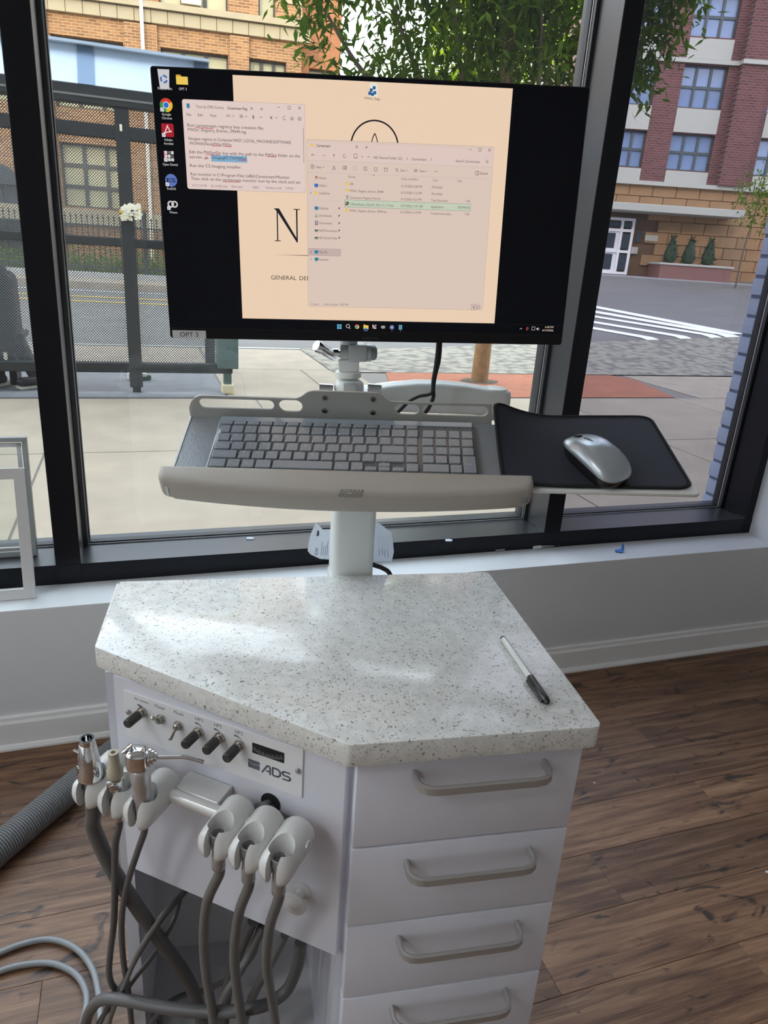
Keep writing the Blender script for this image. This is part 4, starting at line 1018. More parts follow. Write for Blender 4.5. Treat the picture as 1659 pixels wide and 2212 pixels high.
# drawer carcass on the right
DL, DR = 0.010, 0.288
bm = BM(); box(bm, DL - .004, DL + .014, 0.042, 0.40, 0.09, ZB, FC.M); box(bm, DR - .018, DR, 0.042, 0.40, 0.09, ZB, FC.M); box(bm, DL, DR, 0.385, 0.40, 0.09, ZB, FC.M); box(bm, DL, DR, 0.045, 0.39, 0.09, 0.11, FC.M); box(bm, DL, DR, 0.046, 0.39, ZB - .012, ZB, FC.M)
obj('carcass', bm, m_lam, cart)
bm = BM(); box(bm, DL + .012, DR - .016, 0.052, 0.06, 0.11, ZB - .012, FC.M); obj('gap_shade_sheet', bm, m_dark, cart)  # black sheet behind the fronts stands in for shade in the drawer gaps
m_hand = mat('brushed_grey_metal', (0.50, 0.49, 0.48), 0.42, 0.55)
zs_d = [(0.684, 0.8155), (0.5575, 0.681), (0.4305, 0.5545), (0.300, 0.4275), (0.112, 0.297)]
for i, (z0, z1) in enumerate(zs_d):
    bm = BM(); box(bm, DL + .004, DR + .002, 0.020, 0.040, z0, z1, FC.M, bevel=0.0016, seg=2)
    dr = obj('drawer', bm, m_lam, cart, 30)
    # bow handle: flat bar with rounded returns
    zc = z1 - 0.0275; hx0, hx1 = 0.0815, 0.2415; hw = 0.0118
    path = [(hx0, 0.0205), (hx0, 0.002), (hx0 + .003, -0.005), (hx0 + .010, -0.010), (hx0 + .02, -0.0118), (hx1 - .02, -0.0118), (hx1 - .010, -0.010), (hx1 - .003, -0.005), (hx1, 0.002), (hx1, 0.0205)]
    th = 0.0056; rings = []
    for k, p in enumerate(path):
        a = V(path[max(0, k - 1)]); c = V(path[min(len(path) - 1, k + 1)]); d = (c - a).normalized(); nn = V((-d.y, d.x))
        q0, q1 = V(p) + nn * th / 2, V(p) - nn * th / 2
        e = 0.0012
        rings.append([FC.p(q0.x, q0.y, zc + hw / 2 - e), FC.p((q0.x + q1.x) / 2, (q0.y + q1.y) / 2, zc + hw / 2), FC.p(q1.x, q1.y, zc + hw / 2 - e), FC.p(q1.x, q1.y, zc - hw / 2 + e), FC.p((q0.x + q1.x) / 2, (q0.y + q1.y) / 2, zc - hw / 2), FC.p(q0.x, q0.y, zc - hw / 2 + e)])
    bm = BM(); loft(bm, rings); obj('handle', bm, m_hand, dr, 35, label='brushed grey bow handle')
# left housing: side panel, alcove, slanted front panel
bm = BM(); box(bm, -0.285, -0.267, 0.215, 0.40, 0.09, ZB, FC.M); obj('side_panel', bm, m_lam, cart)
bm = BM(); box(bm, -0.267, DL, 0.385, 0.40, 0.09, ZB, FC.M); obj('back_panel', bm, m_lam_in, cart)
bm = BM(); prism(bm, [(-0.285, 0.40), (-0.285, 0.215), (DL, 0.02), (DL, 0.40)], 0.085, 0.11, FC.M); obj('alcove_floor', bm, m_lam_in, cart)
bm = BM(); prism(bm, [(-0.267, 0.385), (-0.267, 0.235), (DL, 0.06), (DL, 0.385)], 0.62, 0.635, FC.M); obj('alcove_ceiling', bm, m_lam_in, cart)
# cable hole in the alcove's back
bm = BM(); lathe(bm, FC.p(-0.055, 0.3846, 0.30), -FC.y, [(0, .022), (.002, .022)], 20); obj('cable_grommet', bm, m_dark, cart)
bm = BM(); box(bm, -0.353, -0.0165, 0.492, ZB - .004, -0.018, 0.0, FP.M, bevel=0.0012, seg=1)
front = obj('front_panel', bm, m_lam, cart, 30)
bm = BM(); box(bm, -0.0160, 0.004, 0.492, ZB, -0.03, -0.012, FP.M); obj('filler_strip', bm, m_lam, cart)
# control plate
m_plate = mat('satin_grey_plate', (0.84, 0.84, 0.86), 0.3, 0.0, spec=0.6)
bm = BM(); prism(bm, rrect(-0.334, -0.0718, 0.728, 0.799, 0.002), 0.0001, 0.0022, FP.M, bevel=0.0004, seg=1)
plate_o = obj('control_plate', bm, m_plate, cart, 30)
PT = 0.0022
m_steel = mat('polished_steel', (0.62, 0.62, 0.63), 0.18, 1.0)
m_nick = mat('warm_nickel', (0.45, 0.42, 0.38), 0.28, 1.0)
m_knob = mat('dark_grey_knob', (0.075, 0.072, 0.07), 0.42, 0.4)
ZK = {}
def px_p(x, y, c=0.0): return FP.at(x, y, c)
def valve(px, py, name):
    a = px_p(px, py, PT); q = FP.p(a.x, a.y, PT); ax = FP.z
    bm = BM(); lathe(bm, q, ax, [(0, .0075), (.004, .0075)], 6); lathe(bm, q + ax * .004, ax, [(0, .0052), (.004, .0052)], 14)
    k = obj(name, bm, m_nick, plate_o, 30)
    # knurled knob
    bm = BM(); n = 36; A, B = perp(ax); rings = []
    for t, r, fl in ((.0075, .0048, 0), (.0085, .0062, 1), (.028, .0062, 1), (.0295, .0052, 0), (.0295, .0001, 0)):
        rings.append([q + ax * t + A * math.cos(2 * math.pi * i / n) * (r - (.0007 if fl and i % 3 == 0 else 0)) + B * math.sin(2 * math.pi * i / n) * (r - (.0007 if fl and i % 3 == 0 else 0)) for i in range(n)])
    loft(bm, rings); obj('knob', bm, m_knob, k, 25)
for p in ((308, 1537), (430, 1580), (475, 1592), (518, 1608)): valve(*p, 'valve')
def toggle(px, py, up):
    a = px_p(px, py, PT); q = FP.p(a.x, a.y, PT); ax = FP.z
    bm = BM(); lathe(bm, q, ax, [(0, .0065), (.003, .0065)], 6); lathe(bm, q + ax * .003, ax, [(0, .0048), (.003, .0046), (.005, .003)], 14)
    k = obj('toggle_switch', bm, m_nick, plate_o, 30)
    d = (ax * 0.8 + V((0, 0, 1)) * (0.75 if up else -0.55)).normalized()
    bm = BM(); lathe(bm, q + ax * .004, d, [(0, .0015), (.006, .0019), (.014, .0026), (.017, .0026), (.018, .0012)], 10)
    obj('lever', bm, m_nick, k, 40)
toggle(348, 1552, True); toggle(386, 1566, False)
for p in ((279, 1538), (645, 1665)):
    a = px_p(*p, PT); q = FP.p(a.x, a.y, PT)
    bm = BM(); lathe(bm, q, FP.z, [(0, .0042), (.0012, .0042), (.0028, .0030), (.0030, .0005)], 14)
    s_ = obj('screw', bm, m_steel, plate_o, 40)
# lettering on the plate
pr = Flat(FP, False, 0.00012, PT)
ink = srgb(96, 98, 104)
for s, p0, p1, h in (('Air coolant', (290, 1508), (321, 1519), .0036), ('Master', (335, 1524), (357, 1532), .0046), ('Flush', (376, 1537), (396, 1545), .0046), ('HP1', (422, 1552), (437, 1557), .0050), ('HP2', (463, 1565), (479, 1571), .0050), ('HP3', (508, 1580), (524, 1586), .0050)):
    a, c = px_p(*p0, PT), px_p(*p1, PT); pr.text(s, a.x, (a.y + c.y) / 2 - h * .45, h, ink, 1, width=c.x - a.x)
for p in ((305, 1522), (430, 1561), (471, 1574), (515, 1588)):
    a = px_p(*p, PT)
    n = 8; c0 = (a.x - .004, a.y - .0125)
    for i in range(n):
        t0, t1 = math.radians(100 - 62 * i / n), math.radians(100 - 62 * (i + 1) / n); w0, w1 = .0006 + .0022 * (1 - i / n), .0006 + .0022 * (1 - (i + 1) / n); r = .0105
        pr.poly([(c0[0] + (r + s * w) * math.cos(t), c0[1] + (r + s * w) * math.sin(t)) for s, w, t in ((-.5, w0, t0), (.5, w0, t0), (.5, w1, t1), (-.5, w1, t1))], ink, 1)
# logo: dark square with a white tick line, then the letters
a, c = px_p(536, 1638, PT), px_p(560, 1664, PT)
sx0, sx1, sy1, sy0 = a.x, a.x + .0165, a.y, a.y - .0125
pr.poly(rrect(sx0, sx1, sy0, sy1, .0014), srgb(104, 108, 120), 1)
pr.line((sx0 + .0006, sy0 + .0098), (sx0 + .0062, sy0 + .0062), .0007, srgb(214, 214, 216), 2); pr.line((sx0 + .0062, sy0 + .0062), (sx1, sy0 + .0076), .0007, srgb(214, 214, 216), 2)
def stroke(pts, w):
    for i in range(len(pts) - 1):
        pr.line(pts[i], pts[i + 1], w, srgb(96, 100, 112), 2)
        if i: pr.disc(pts[i], w / 2, srgb(96, 100, 112), 2, 8)
lx = sx1 + .003; ly = sy0 - .001; H_ = .0135; w = .0024
stroke([(lx, ly), (lx + .0075, ly + H_ - w / 2), (lx + .0105, ly + H_ - w / 2), (lx + .0115, ly + H_ - .004), (lx + .0115, ly)], w); stroke([(lx + .006, ly + .0045), (lx + .0115, ly + .0045)], w)
lx += .015
stroke([(lx, ly + w / 2), (lx, ly + H_ - w / 2), (lx + .007, ly + H_ - w / 2), (lx + .0103, ly + H_ - .0042), (lx + .0103, ly + .0042), (lx + .007, ly + w / 2), (lx, ly + w / 2)], w)
lx += .0135
stroke([(lx, ly + w / 2), (lx + .0085, ly + w / 2), (lx + .0105, ly + .003), (lx + .0105, ly + .0052), (lx + .0085, ly + H_ * .5), (lx + .002, ly + H_ * .5), (lx, ly + H_ - .0048), (lx, ly + H_ - .003), (lx + .002, ly + H_ - w / 2), (lx + .0105, ly + H_ - w / 2)], w)
pr.build('lettering', plate_o)
# pressure gauge window: dark recess, curved dial with ticks
g0 = px_p(545, 1604, PT); gx0, gx1, gy1, gy0 = g0.x, g0.x + .044, g0.y + .0005, g0.y - .0145
gz = Flat(FP, False, 0.00012, PT + .0001)
gz.rect(gx0, gx1, gy0, gy1, (0.006, 0.006, 0.007), 1)
for k in range(14):
    t0, t1 = k / 14, (k + 1) / 14; f = lambda t: gy0 + .0085 - .006 * math.sin(math.pi * (t * .85 + .1))
    gz.poly([(gx0 + .001 + .042 * t0, f(t0) - .0008), (gx0 + .001 + .042 * t1, f(t1) - .0008), (gx0 + .001 + .042 * t1, f(t1) + .0045), (gx0 + .001 + .042 * t0, f(t0) + .0045)], srgb(44, 44, 46), 2)
    gz.poly([(gx0 + .001 + .042 * t0, f(t0) - .0014), (gx0 + .001 + .042 * t1, f(t1) - .0014), (gx0 + .001 + .042 * t1, f(t1) - .0008), (gx0 + .001 + .042 * t0, f(t0) - .0008)], srgb(170, 172, 172), 3)
    gz.line((gx0 + .001 + .042 * t0, f(t0)), (gx0 + .001 + .042 * t0, f(t0) + (.0035 if k % 2 else .002)), .0005, srgb(190, 190, 190), 3)
go = gz.build('gauge', plate_o, label='small black pressure gauge window')
# instrument bracket, bar, knob, hose hole
bm = BM(); box(bm, -0.2345, -0.1700, 0.6975, 0.7075, 0.0003, 0.034, FP.M, bevel=.001, seg=1)
box(bm, -0.2345, -0.1700, 0.688, 0.6985, 0.0003, 0.004, FP.M)
m_enam = mat('white_enamel_metal', (0.68, 0.67, 0.655), 0.28, 0.2)
obj('bracket', bm, m_enam, cart, 30)
BARC, BARZ = 0.040, 0.7005
bm = BM(); cyl(bm, FP.p(-0.350, BARZ, BARC), FP.p(-0.0412, BARZ, BARC), .0085, n=20); obj('holder_bar', bm, m_enam, cart, 40)
a = px_p(585, 1733); bm = BM(); lathe(bm, FP.p(a.x, a.y, 0.0002), FP.z, [(0, .0135), (.0008, .0135)], 24); obj('hose_hole', bm, m_dark, cart)
a = px_p(655, 1918); q = FP.p(a.x - .001, a.y - .004, 0)
bm = BM(); lathe(bm, q, FP.z, [(0, .0125), (.002, .0125), (.005, .0065), (.014, .006), (.019, .012), (.021, .0165), (.0235, .0165), (.0245, .0145), (.0235, .011), (.0250, .008), (.0255, .0003)], 28)
obj('pull_knob', bm, mat('white_plastic_gloss', (0.74, 0.735, 0.72), 0.22), cart, 50, label='round white pull knob')
bm = BM()
for x, y in ((-0.25, 0.36), (-0.2, 0.27), (0.25, 0.36), (0.25, 0.08), (0.04, 0.08)):
    lathe(bm, FC.p(x, y, 0.0), (0, 0, 1), [(0, .02), (.02, .03), (.05, .03), (.07, .012), (.09, .012)], 14)
obj('caster', bm, m_dark, cart, 40)

# instrument holders on the bar: one shape, six copies
m_wpl = mat('white_plastic_gloss', (0.74, 0.735, 0.72), 0.22)
RH = 0.0215; HB = 0.055       # radius and the bore's distance from the back end
bm = BM(); lathe(bm, (0, 0, 0), (0, 1, 0), [(0, .010), (.0015, .0155), (.005, .0195), (.010, RH), (.058, RH), (.066, .0205), (.071, .0165), (.0735, .010)], 36)
# the nose slopes back below
for v in bm.verts:
    if v.co.y > 0.035: v.co.z -= (v.co.y - 0.035) * 0.16
me0 = bpy.data.meshes.new('holder'); bm.to_mesh(me0); bm.free()
ho = bpy.data.objects.new('tmp', me0); COL.objects.link(ho)
cut = []
bm = BM(); lathe(bm, (0, HB - .003, -.004), (0, -0.14, 1), [(0, .0145), (.07, .0165)], 28); m1 = bpy.data.meshes.new('c1'); bm.to_mesh(m1); bm.free(); cut.append(bpy.data.objects.new('c1', m1))
bm = BM(); cyl(bm, (0, HB, -.07), (0, HB, .03), .0092, n=24); m1 = bpy.data.meshes.new('c2'); bm.to_mesh(m1); bm.free(); cut.append(bpy.data.objects.new('c2', m1))
bm = BM(); box(bm, -.0068, .0068, HB, HB + .05, -.08, .05); m1 = bpy.data.meshes.new('c3'); bm.to_mesh(m1); bm.free(); cut.append(bpy.data.objects.new('c3', m1))
for c in cut: COL.objects.link(c)
me_hold = boolean(ho, cut); me_hold.name = 'instrument_holder'; me_hold.materials.clear(); me_hold.materials.append(m_wpl); finish(me_hold, 35)
bpy.data.objects.remove(ho)
hold_u = []
for p in ((201, 1650), (262, 1672), (333, 1702), (492, 1768), (562, 1800), (628, 1826)):
    pass
HU = [-0.331, -0.291, -0.252, -0.144, -0.103, -0.063]
lab = ['white instrument holder carrying the wide chrome suction tip', 'white instrument holder carrying the cream saliva ejector', 'white instrument holder carrying the air water syringe', 'white instrument holder right of the grey bracket, carrying a steel hose end', 'middle white holder of the three empty steel hose ends', 'white instrument holder nearest the round pull knob']
rotH = Matrix(((FP.x.x, FP.z.x, 0), (FP.x.y, FP.z.y, 0), (0, 0, 1)))    # local x along bar, y outwards, z up
rotH = Matrix((( -FP.x.x, FP.z.x, 0), (-FP.x.y, FP.z.y, 0), (0, 0, 1)))
HB0 = 0.016
def bore(u): return FP.p(u, BARZ, HB0 + HB)
for i, u in enumerate(HU):
    o = bpy.data.objects.new('instrument_holder', me_hold); COL.objects.link(o); o.location = FP.p(u, BARZ, HB0); o.rotation_euler = rotH.to_euler()
    tag(o, lab[i], 'holder', 'holders on the bar')

# hoses and instruments
m_hose = mat('grey_hose', (0.115, 0.112, 0.112), 0.42)
m_hose2 = mat('mid_grey_hose', (0.16, 0.155, 0.15), 0.45)
m_hose3 = mat('light_grey_hose', (0.23, 0.24, 0.25), 0.38)
DZ = lambda c: None
def hp(*pts):
    """photograph points with their distance in front of the panel"""
    return [FP.wat(x, y, c) for x, y, c in pts]
def fl(*pts):
    return [onz(x, y, z) for x, y, z in pts]
def down(pts):
    """let a hose reach the floor and run on under the cart"""
    e = pts[-1]
    return pts if e.z < .06 else list(pts) + [V((e.x + .005, e.y + .01, max(.03, e.z * .35))), V((e.x + .03, e.y + .05, .016)), V((e.x + .06, e.y + .12, .012))]
def steel_end(i, label, path, name='handpiece_hose', r=.0064):
    q = bore(HU[i]) + V((0, 0, -.009))
    t = thing(name, q, label, 'hose', 'handpiece hoses')
    bm = BM(); z = V((0, 0, 1)); lathe(bm, q + z * -.040, z, [(0, .0070), (.002, .0082), (.020, .0082), (.022, .0074), (.040, .0074), (.042, .0086), (.0535, .0086), (.054, .0074), (.046, .0072)], 24, cap=False)
    lathe(bm, q + z * .005, z, [(0, .0071), (.001, .0071)], 20)
    obj('steel_connector', bm, mat('nickel_connector', (0.44, 0.44, 0.44), .30, .55), t, 40)
    bm = BM(); pth = down([q + z * -.038, q + z * -.050] + path); tube(bm, pth, r, 14); obj('hose', bm, m_hose2, t, 60)
steel_end(3, 'grey handpiece hose with steel end in the holder next to the bracket', hp((447, 1950, .060), (440, 2030, .050), (446, 2110, .045), (458, 2180, .04), (470, 2290, .03)))
steel_end(4, 'middle grey handpiece hose with an open steel end', hp((517, 1970, .060), (506, 2050, .050), (510, 2120, .045), (520, 2190, .04), (530, 2290, .03)))
steel_end(5, 'grey handpiece hose with steel end nearest the round pull knob', hp((583, 2000, .058), (576, 2070, .05), (582, 2130, .04), (592, 2190, .03), (600, 2290, .03)))
z = V((0, 0, 1)); m_chr = mat('chrome', (0.78, 0.78, 0.79), 0.07, 1.0)
# wide suction tip
q = bore(HU[0]) + z * .024
t = thing('suction_tip', q - z * .03, 'chrome high volume suction tip on a thick dark grey hose', 'dental suction')
bm = BM(); lathe(bm, q - z * .052, z, [(0, .0085), (.040, .0088), (.043, .0150), (.048, .0152), (.052, .0148), (.092, .0098), (.093, .0090), (.098, .0094), (.100, .0088), (.100, .0062), (.080, .0060)], 28, cap=False)
lathe(bm, q + z * .03, z, [(0, .0062), (.001, .0062)], 16); obj('metal_body', bm, m_chr, t, 40)
bm = BM(); d = (FP.z * .8 - FP.x * .6).normalized(); lathe(bm, q + z * .006 + d * .008, d, [(0, .0055), (.006, .0055), (.0065, .003)], 16); cyl(bm, q + z * .026 + d * .006, q + z * .028 + d * .006 - FP.x * .014, .0016, n=8); obj('valve_lever', bm, m_steel, t, 40)
bm = BM(); tube(bm, down([q - z * .050, q - z * .066] + hp((203, 1790, .068), (238, 1868, .06), (290, 1950, .045), (352, 2040, .015), (402, 2110, -.02), (430, 2180, -.04), (450, 2290, -.05))), .0098, 18); obj('hose', bm, m_hose, t, 60)
# saliva ejector
q = bore(HU[1]) + z * .020
t = thing('saliva_ejector', q - z * .03, 'slim saliva ejector valve with a cream rubber tip', 'dental suction')
bm = BM(); lathe(bm, q - z * .056, z, [(0, .0060), (.003, .0072), (.012, .0072), (.013, .0066), (.046, .0066), (.048, .0088), (.062, .0092), (.064, .006)], 22); obj('metal_body', bm, m_chr, t, 40)
bm = BM(); lathe(bm, q + z * .008, z, [(0, .0070), (.004, .0098), (.012, .0098), (.020, .0066), (.034, .0062), (.038, .0062), (.038, .0030), (.030, .0028)], 20, cap=False); obj('rubber_tip', bm, mat('cream_rubber', srgb(196, 186, 164), .55), t, 45)
bm = BM(); d = (FP.z * .9 + FP.x * .5).normalized(); lathe(bm, q - z * .001 + d * .006, d, [(0, .006), (.004, .006), (.0045, .0045), (.005, .001)], 16); obj('valve_screw', bm, m_steel, t, 40)
bm = BM(); rg = [q - z * .002 - FP.x * .008 + z * .006 * math.cos(k * .5236) + FP.z * .006 * math.sin(k * .5236) for k in range(13)]; tube(bm, rg, .0012, 6, per=2); obj('wire_clip', bm, m_chr, t, 60)
bm = BM(); tube(bm, down([q - z * .054, q - z * .066] + hp((249, 1830, .066), (248, 1910, .065), (246, 1990, .06), (238, 2060, .05), (236, 2105, .05), (248, 2135, .045), (285, 2160, .02), (340, 2190, -.03))), .0046, 12); obj('hose', bm, m_hose, t, 60)
# three-way syringe
q = bore(HU[2]) + z * .030
t = thing('water_syringe', q - z * .04, 'chrome air water syringe with a bent nozzle', 'dental syringe')
bm = BM(); lathe(bm, q - z * .062, z, [(0, .0055), (.003, .0075), (.020, .0078), (.070, .0118), (.0885, .0118), (.090, .0108)], 26); obj('handle', bm, mat('satin_chrome', (0.66, 0.66, 0.67), .32, 0.8), t, 40)
bm = BM(); hd_ = Frame(q + z * .040, V((.95, -.22, .02)), z)
box(bm, -.0150, .0120, -.015, .016, -.0125, .0125, hd_.M, bevel=.0085, seg=4); lathe(bm, hd_.p(.0115, .003, 0), hd_.x, [(0, .0118), (.003, .0118), (.0035, .0092), (.006, .0092), (.0065, .006), (.009, .006), (.010, .003)], 22); hdo = obj('head', bm, m_chr, t, 40)
bm = BM(); 
for dx, dy in ((-.010, .010), (-.004, .016)):
    lathe(bm, hd_.p(dx - .004, dy, 0), (hd_.x * -.6 + z * .8), [(0, .002), (.003, .002), (.003, .0045), (.0045, .0045), (.005, .003)], 14)
obj('button', bm, m_steel, hdo, 40)
bm = BM(); e = hd_.p(.018, .002, 0); d = hd_.x
tube(bm, [e, e + d * .014, e + d * .028, e + d * .034 - z * .0006, e + d * .044 - z * .0035, e + d * .056 - z * .0085], .0024, 12, per=4); obj('nozzle', bm, m_chr, t, 60)
bm = BM(); tube(bm, down([q - z * .060, q - z * .070] + hp((297, 1840, .066), (275, 1910, .065), (263, 1985, .06), (266, 2070, .05), (278, 2150, .045), (292, 2290, .03))), .0042, 12); obj('hose', bm, m_hose, t, 60)

for pts, lb in (([(587, 1731, -.004), (575, 1737, .005), (556, 1745, .007), (525, 1752, .007)], 'short dark hose leaving the round hole towards the bracket'), ([(585, 1736, -.004), (590, 1750, .005), (604, 1764, .007), (625, 1774, .007)], 'short dark hose leaving the round hole towards the pull knob')):
    bm = BM(); tube(bm, hp(*pts), .0048, 10); tag(obj('panel_hose', bm, m_hose, None, 60, loc=hp(*pts)[0]), lb, 'hose', 'short hoses at the panel')
# cables and hoses inside and below the alcove
def hose_thing(name, label, pts, r, m, cat='hose', group=None, per=8, n=12, floor_end=True):
    if floor_end: pts = down(pts)
    bm = BM(); tube(bm, pts, r, n, per=per)
    lo = min(pts, key=lambda p: p.z)
    o = obj(name, bm, m, None, 60, loc=lo); return tag(o, label, cat, group)
hose_thing('thin_cable', 'upper of the thin grey cables slanting from the panel to the floor at lower left', hp((404, 1922, -.03), (350, 1985, .02), (305, 2052, .04), (262, 2130, .045), (225, 2190, .04), (190, 2290, .03)), .0036, m_hose, 'cable', 'thin slanting cables')
hose_thing('thin_cable', 'middle of the thin grey cables slanting from the panel to the floor at lower left', hp((398, 1922, -.03), (343, 1988, .028), (298, 2060, .048), (268, 2130, .05), (240, 2195, .045), (220, 2290, .03)), .0036, m_hose2, 'cable', 'thin slanting cables')
hose_thing('thin_cable', 'lower of the thin grey cables, curving below the other slanting ones', hp((388, 1945, -.03), (372, 1995, .0), (330, 2065, .02), (290, 2115, .03), (255, 2165, .035), (215, 2205, .035), (190, 2290, .03)), .0036, m_hose, 'cable', 'thin slanting cables')
hose_thing('dark_hose', 'thick dark hose curving along the right inside of the open alcove', hp((650, 2035, -.03), (644, 2080, -.03), (622, 2135, -.02), (585, 2165, .0), (545, 2178, .02), (480, 2186, .03), (400, 2182, .045), (330, 2172, .055), (270, 2160, .06), (225, 2158, .06), (200, 2175, .05), (185, 2212, .04), (178, 2290, .03)), .0085, m_hose, 'hose')
for i, (pts, lb) in enumerate(((((546, 1990, -.05), (515, 2060, -.05), (492, 2130, -.04), (480, 2290, -.03)), 'dark hose behind the middle handpiece hose in the alcove'), (((568, 2000, -.06), (540, 2060, -.05), (505, 2120, -.02), (478, 2175, .0), (465, 2290, .02)), 'grey hose slanting left behind the three handpiece hoses'), (((615, 2020, -.05), (585, 2080, -.05), (552, 2140, -.04), (530, 2200, -.03), (515, 2290, -.03)), 'grey hose behind the handpiece hose nearest the pull knob'), (((560, 1995, -.09), (548, 2060, -.10), (500, 2110, -.10), (440, 2140, -.09), (395, 2150, -.06), (355, 2175, -.02), (320, 2230, .0)), 'thin dark cable looping low across the alcove'))):
    hose_thing('alcove_hose', lb, hp(*pts), (.008, .0065, .0065, .0045)[i], (m_hose, m_hose2, m_hose2, m_hose)[i], 'hose', 'hoses in the alcove')
hose_thing('floor_cable', 'outer grey cable looped on the wood floor at lower left', fl((-60, 2090, .008), (0, 2058, .008), (60, 2036, .008), (115, 2030, .008), (165, 2050, .010), (198, 2090, .012), (212, 2140, .014), (217, 2190, .014), (218, 2290, .014)), .0060, m_hose3, 'cable', 'floor cables')
hose_thing('floor_cable', 'inner grey cable looped on the wood floor at lower left', fl((-60, 2130, .008), (0, 2098, .008), (60, 2083, .008), (115, 2082, .008), (160, 2102, .008), (183, 2135, .008), (187, 2170, .008), (175, 2225, .008), (160, 2290, .008)), .0060, m_hose3, 'cable', 'floor cables')
# corrugated suction hose on the floor
A, B = onz(-120, 1930, .037), onz(330, 1555, .037)
n_r = 420; d = (B - A)
bm = BM(); pts = [A.lerp(B, i / n_r) + V((0, 0, 0)) for i in range(n_r + 1)]
tube(bm, pts, .035, 20, smooth=False, rfun=lambda i, n: .036 - (.0042 if i % 4 in (0, 1) else 0))
tag(obj('corrugated_hose', bm, mat('ribbed_grey_plastic', (0.20, 0.20, 0.205), .45), None, 30, loc=A - V((0, 0, .037))), 'ribbed grey corrugated hose lying on the floor beside the cart', 'hose')

# pen lying on the counter
a, c = onz(1087, 1380, ZT + .005), onz(1184, 1519, ZT + .005)
pen = thing('pen', V((a.x, a.y, ZT)), 'clear ballpoint pen with a black cap lying on the quartz top', 'pen')
d = (c - a).normalized(); Lp = (c - a).length
m_clear = mat('frosted_pen_barrel', (0.80, 0.83, 0.82), 0.18, alpha=0.72)
bm = BM(); lathe(bm, a, d, [(0, .0036), (.002, .0042), (Lp - .045, .0042)], 8); obj('barrel', bm, m_clear, pen, 20)
bm = BM(); lathe(bm, a + d * .001, d, [(0, .0012), (Lp - .05, .0012)], 8); obj('refill', bm, mat('ink_refill', (0.25, 0.26, 0.27), .4), pen, 40)
m_blk = mat('black_plastic', (0.012, 0.012, 0.013), .28)
bm = BM(); lathe(bm, a + d * (Lp - .055), d, [(0, .0046), (.001, .0052), (.045, .0048), (.052, .0040), (.0550, .002)], 16)
sd = d.cross(z).normalized(); Fcl = Frame(a + d * (Lp - .05), d, sd)
box(bm, 0, .046, .0035, .0080, -.001, .0022, Fcl.M, bevel=.0009, seg=1); obj('cap', bm, m_blk, pen, 40)
bm = BM(); lathe(bm, a - d * .003, d, [(0, .003), (.001, .0038), (.005, .0038)], 12); obj('end_plug', bm, m_blk, pen, 40)
# ---------------------------------------------------------------- post, arm and keyboard tray
TX = V((0.9468, -0.3194, 0.0389)); TY = V((0.2751, 0.8662, 0.4172))
K0 = V((0.2698, 0.9392, 1.0911))
FT = Frame(K0, TX, TY)             # keyboard surface: x right, y back, z up from the tray
m_wm = mat('white_powder_coat', (0.80, 0.83, 0.81), 0.34, spec=0.5)
m_tray = mat('glossy_grey_tray', (0.30, 0.325, 0.35), 0.16, spec=0.6, bump=0.10, bscale=260)
m_lip = mat('grey_green_steel', (0.50, 0.51, 0.48), 0.38, 0.1)
ws = thing('monitor_stand', FC.p(0.069, 0.455, 0.42), 'white post and arm holding a tilted keyboard tray behind the cart', 'monitor stand')
TZ = -0.014                        # tray surface below the keyboard top
# post (rounded rectangular tube)
pc = FC.p(0.0694, 0.425 + 0.030, 0)
bm = BM(); FPo = Frame(pc, FC.x, FC.y)
prism(bm, rrect(-0.0345, 0.0345, -0.029, 0.029, 0.012, 4), 0.42, 1.035, FPo.M); obj('post', bm, m_wm, ws, 40)
bm = BM(); prism(bm, rrect(-0.0365, 0.0365, -0.031, 0.031, 0.012, 4), 0.40, 0.84, FPo.M); obj('post_sleeve', bm, m_wm, ws, 40)
bm = BM(); box(bm, -0.05, 0.05, -0.052, -0.02, 0.45, 0.80, FPo.M, bevel=.003, seg=1); obj('mounting_plate', bm, m_wm, ws)
# bracket under the tray
bm = BM(); prism(bm, rrect(-0.058, 0.052, -0.075, 0.050, 0.02), TZ - .042, TZ - .020, FT.M, bevel=.006, seg=2); obj('tray_bracket', bm, mat('satin_steel', (0.5, 0.52, 0.53), .25, .9), ws, 40)
bm = BM(); q = FPo.p(0, 0, 1.03); cyl(bm, q, q + V((0, 0, .02)), .03, n=20); obj('swivel', bm, m_wm, ws, 40)
# tray
bm = BM(); prism(bm, rrect(-0.240, 0.250, -0.085, 0.0735, 0.006, 3), TZ - .012, TZ, FT.M, bevel=.001, seg=1); obj('tray', bm, m_tray, ws, 30)
bm = BM(); box(bm, -0.2403, -0.2375, -0.085, 0.073, TZ - .014, TZ + .0015, FT.M); obj('tray_edge', bm, m_wm, ws)
# back lip: steel plate with slots and a raised middle
FLp = Frame(FT.p(0, 0.0735, TZ), FT.x, FT.z)
def lp(x, y): v = FLp.at(x, y); return (v.x, v.y)
t_ = [(640, 861), (650, 857), (664, 847), (676, 844), (812, 848), (822, 850), (842, 866), (850, 867), (1062, 875)]
outer = [lp(410, 890)] + [lp(*p) for p in ((409, 880), (413, 868), (421, 858), (432, 853.5))] + [lp(*p) for p in t_] + [lp(1064, 903)]
outer = [(p[0], max(p[1], -0.004)) if i not in (0, len(outer) - 1) else (p[0], -0.004) for i, p in enumerate(outer)]
def slot(x0, y0, x1, y1, r=None):
    a, c = lp(x0, y0), lp(x1, y1); xx0, xx1 = a[0], c[0]; yy1, yy0 = a[1], c[1]
    r = min((yy1 - yy0) / 2, (xx1 - xx0) / 2) * .98; return rrect(xx0, xx1, yy0, yy1, r)
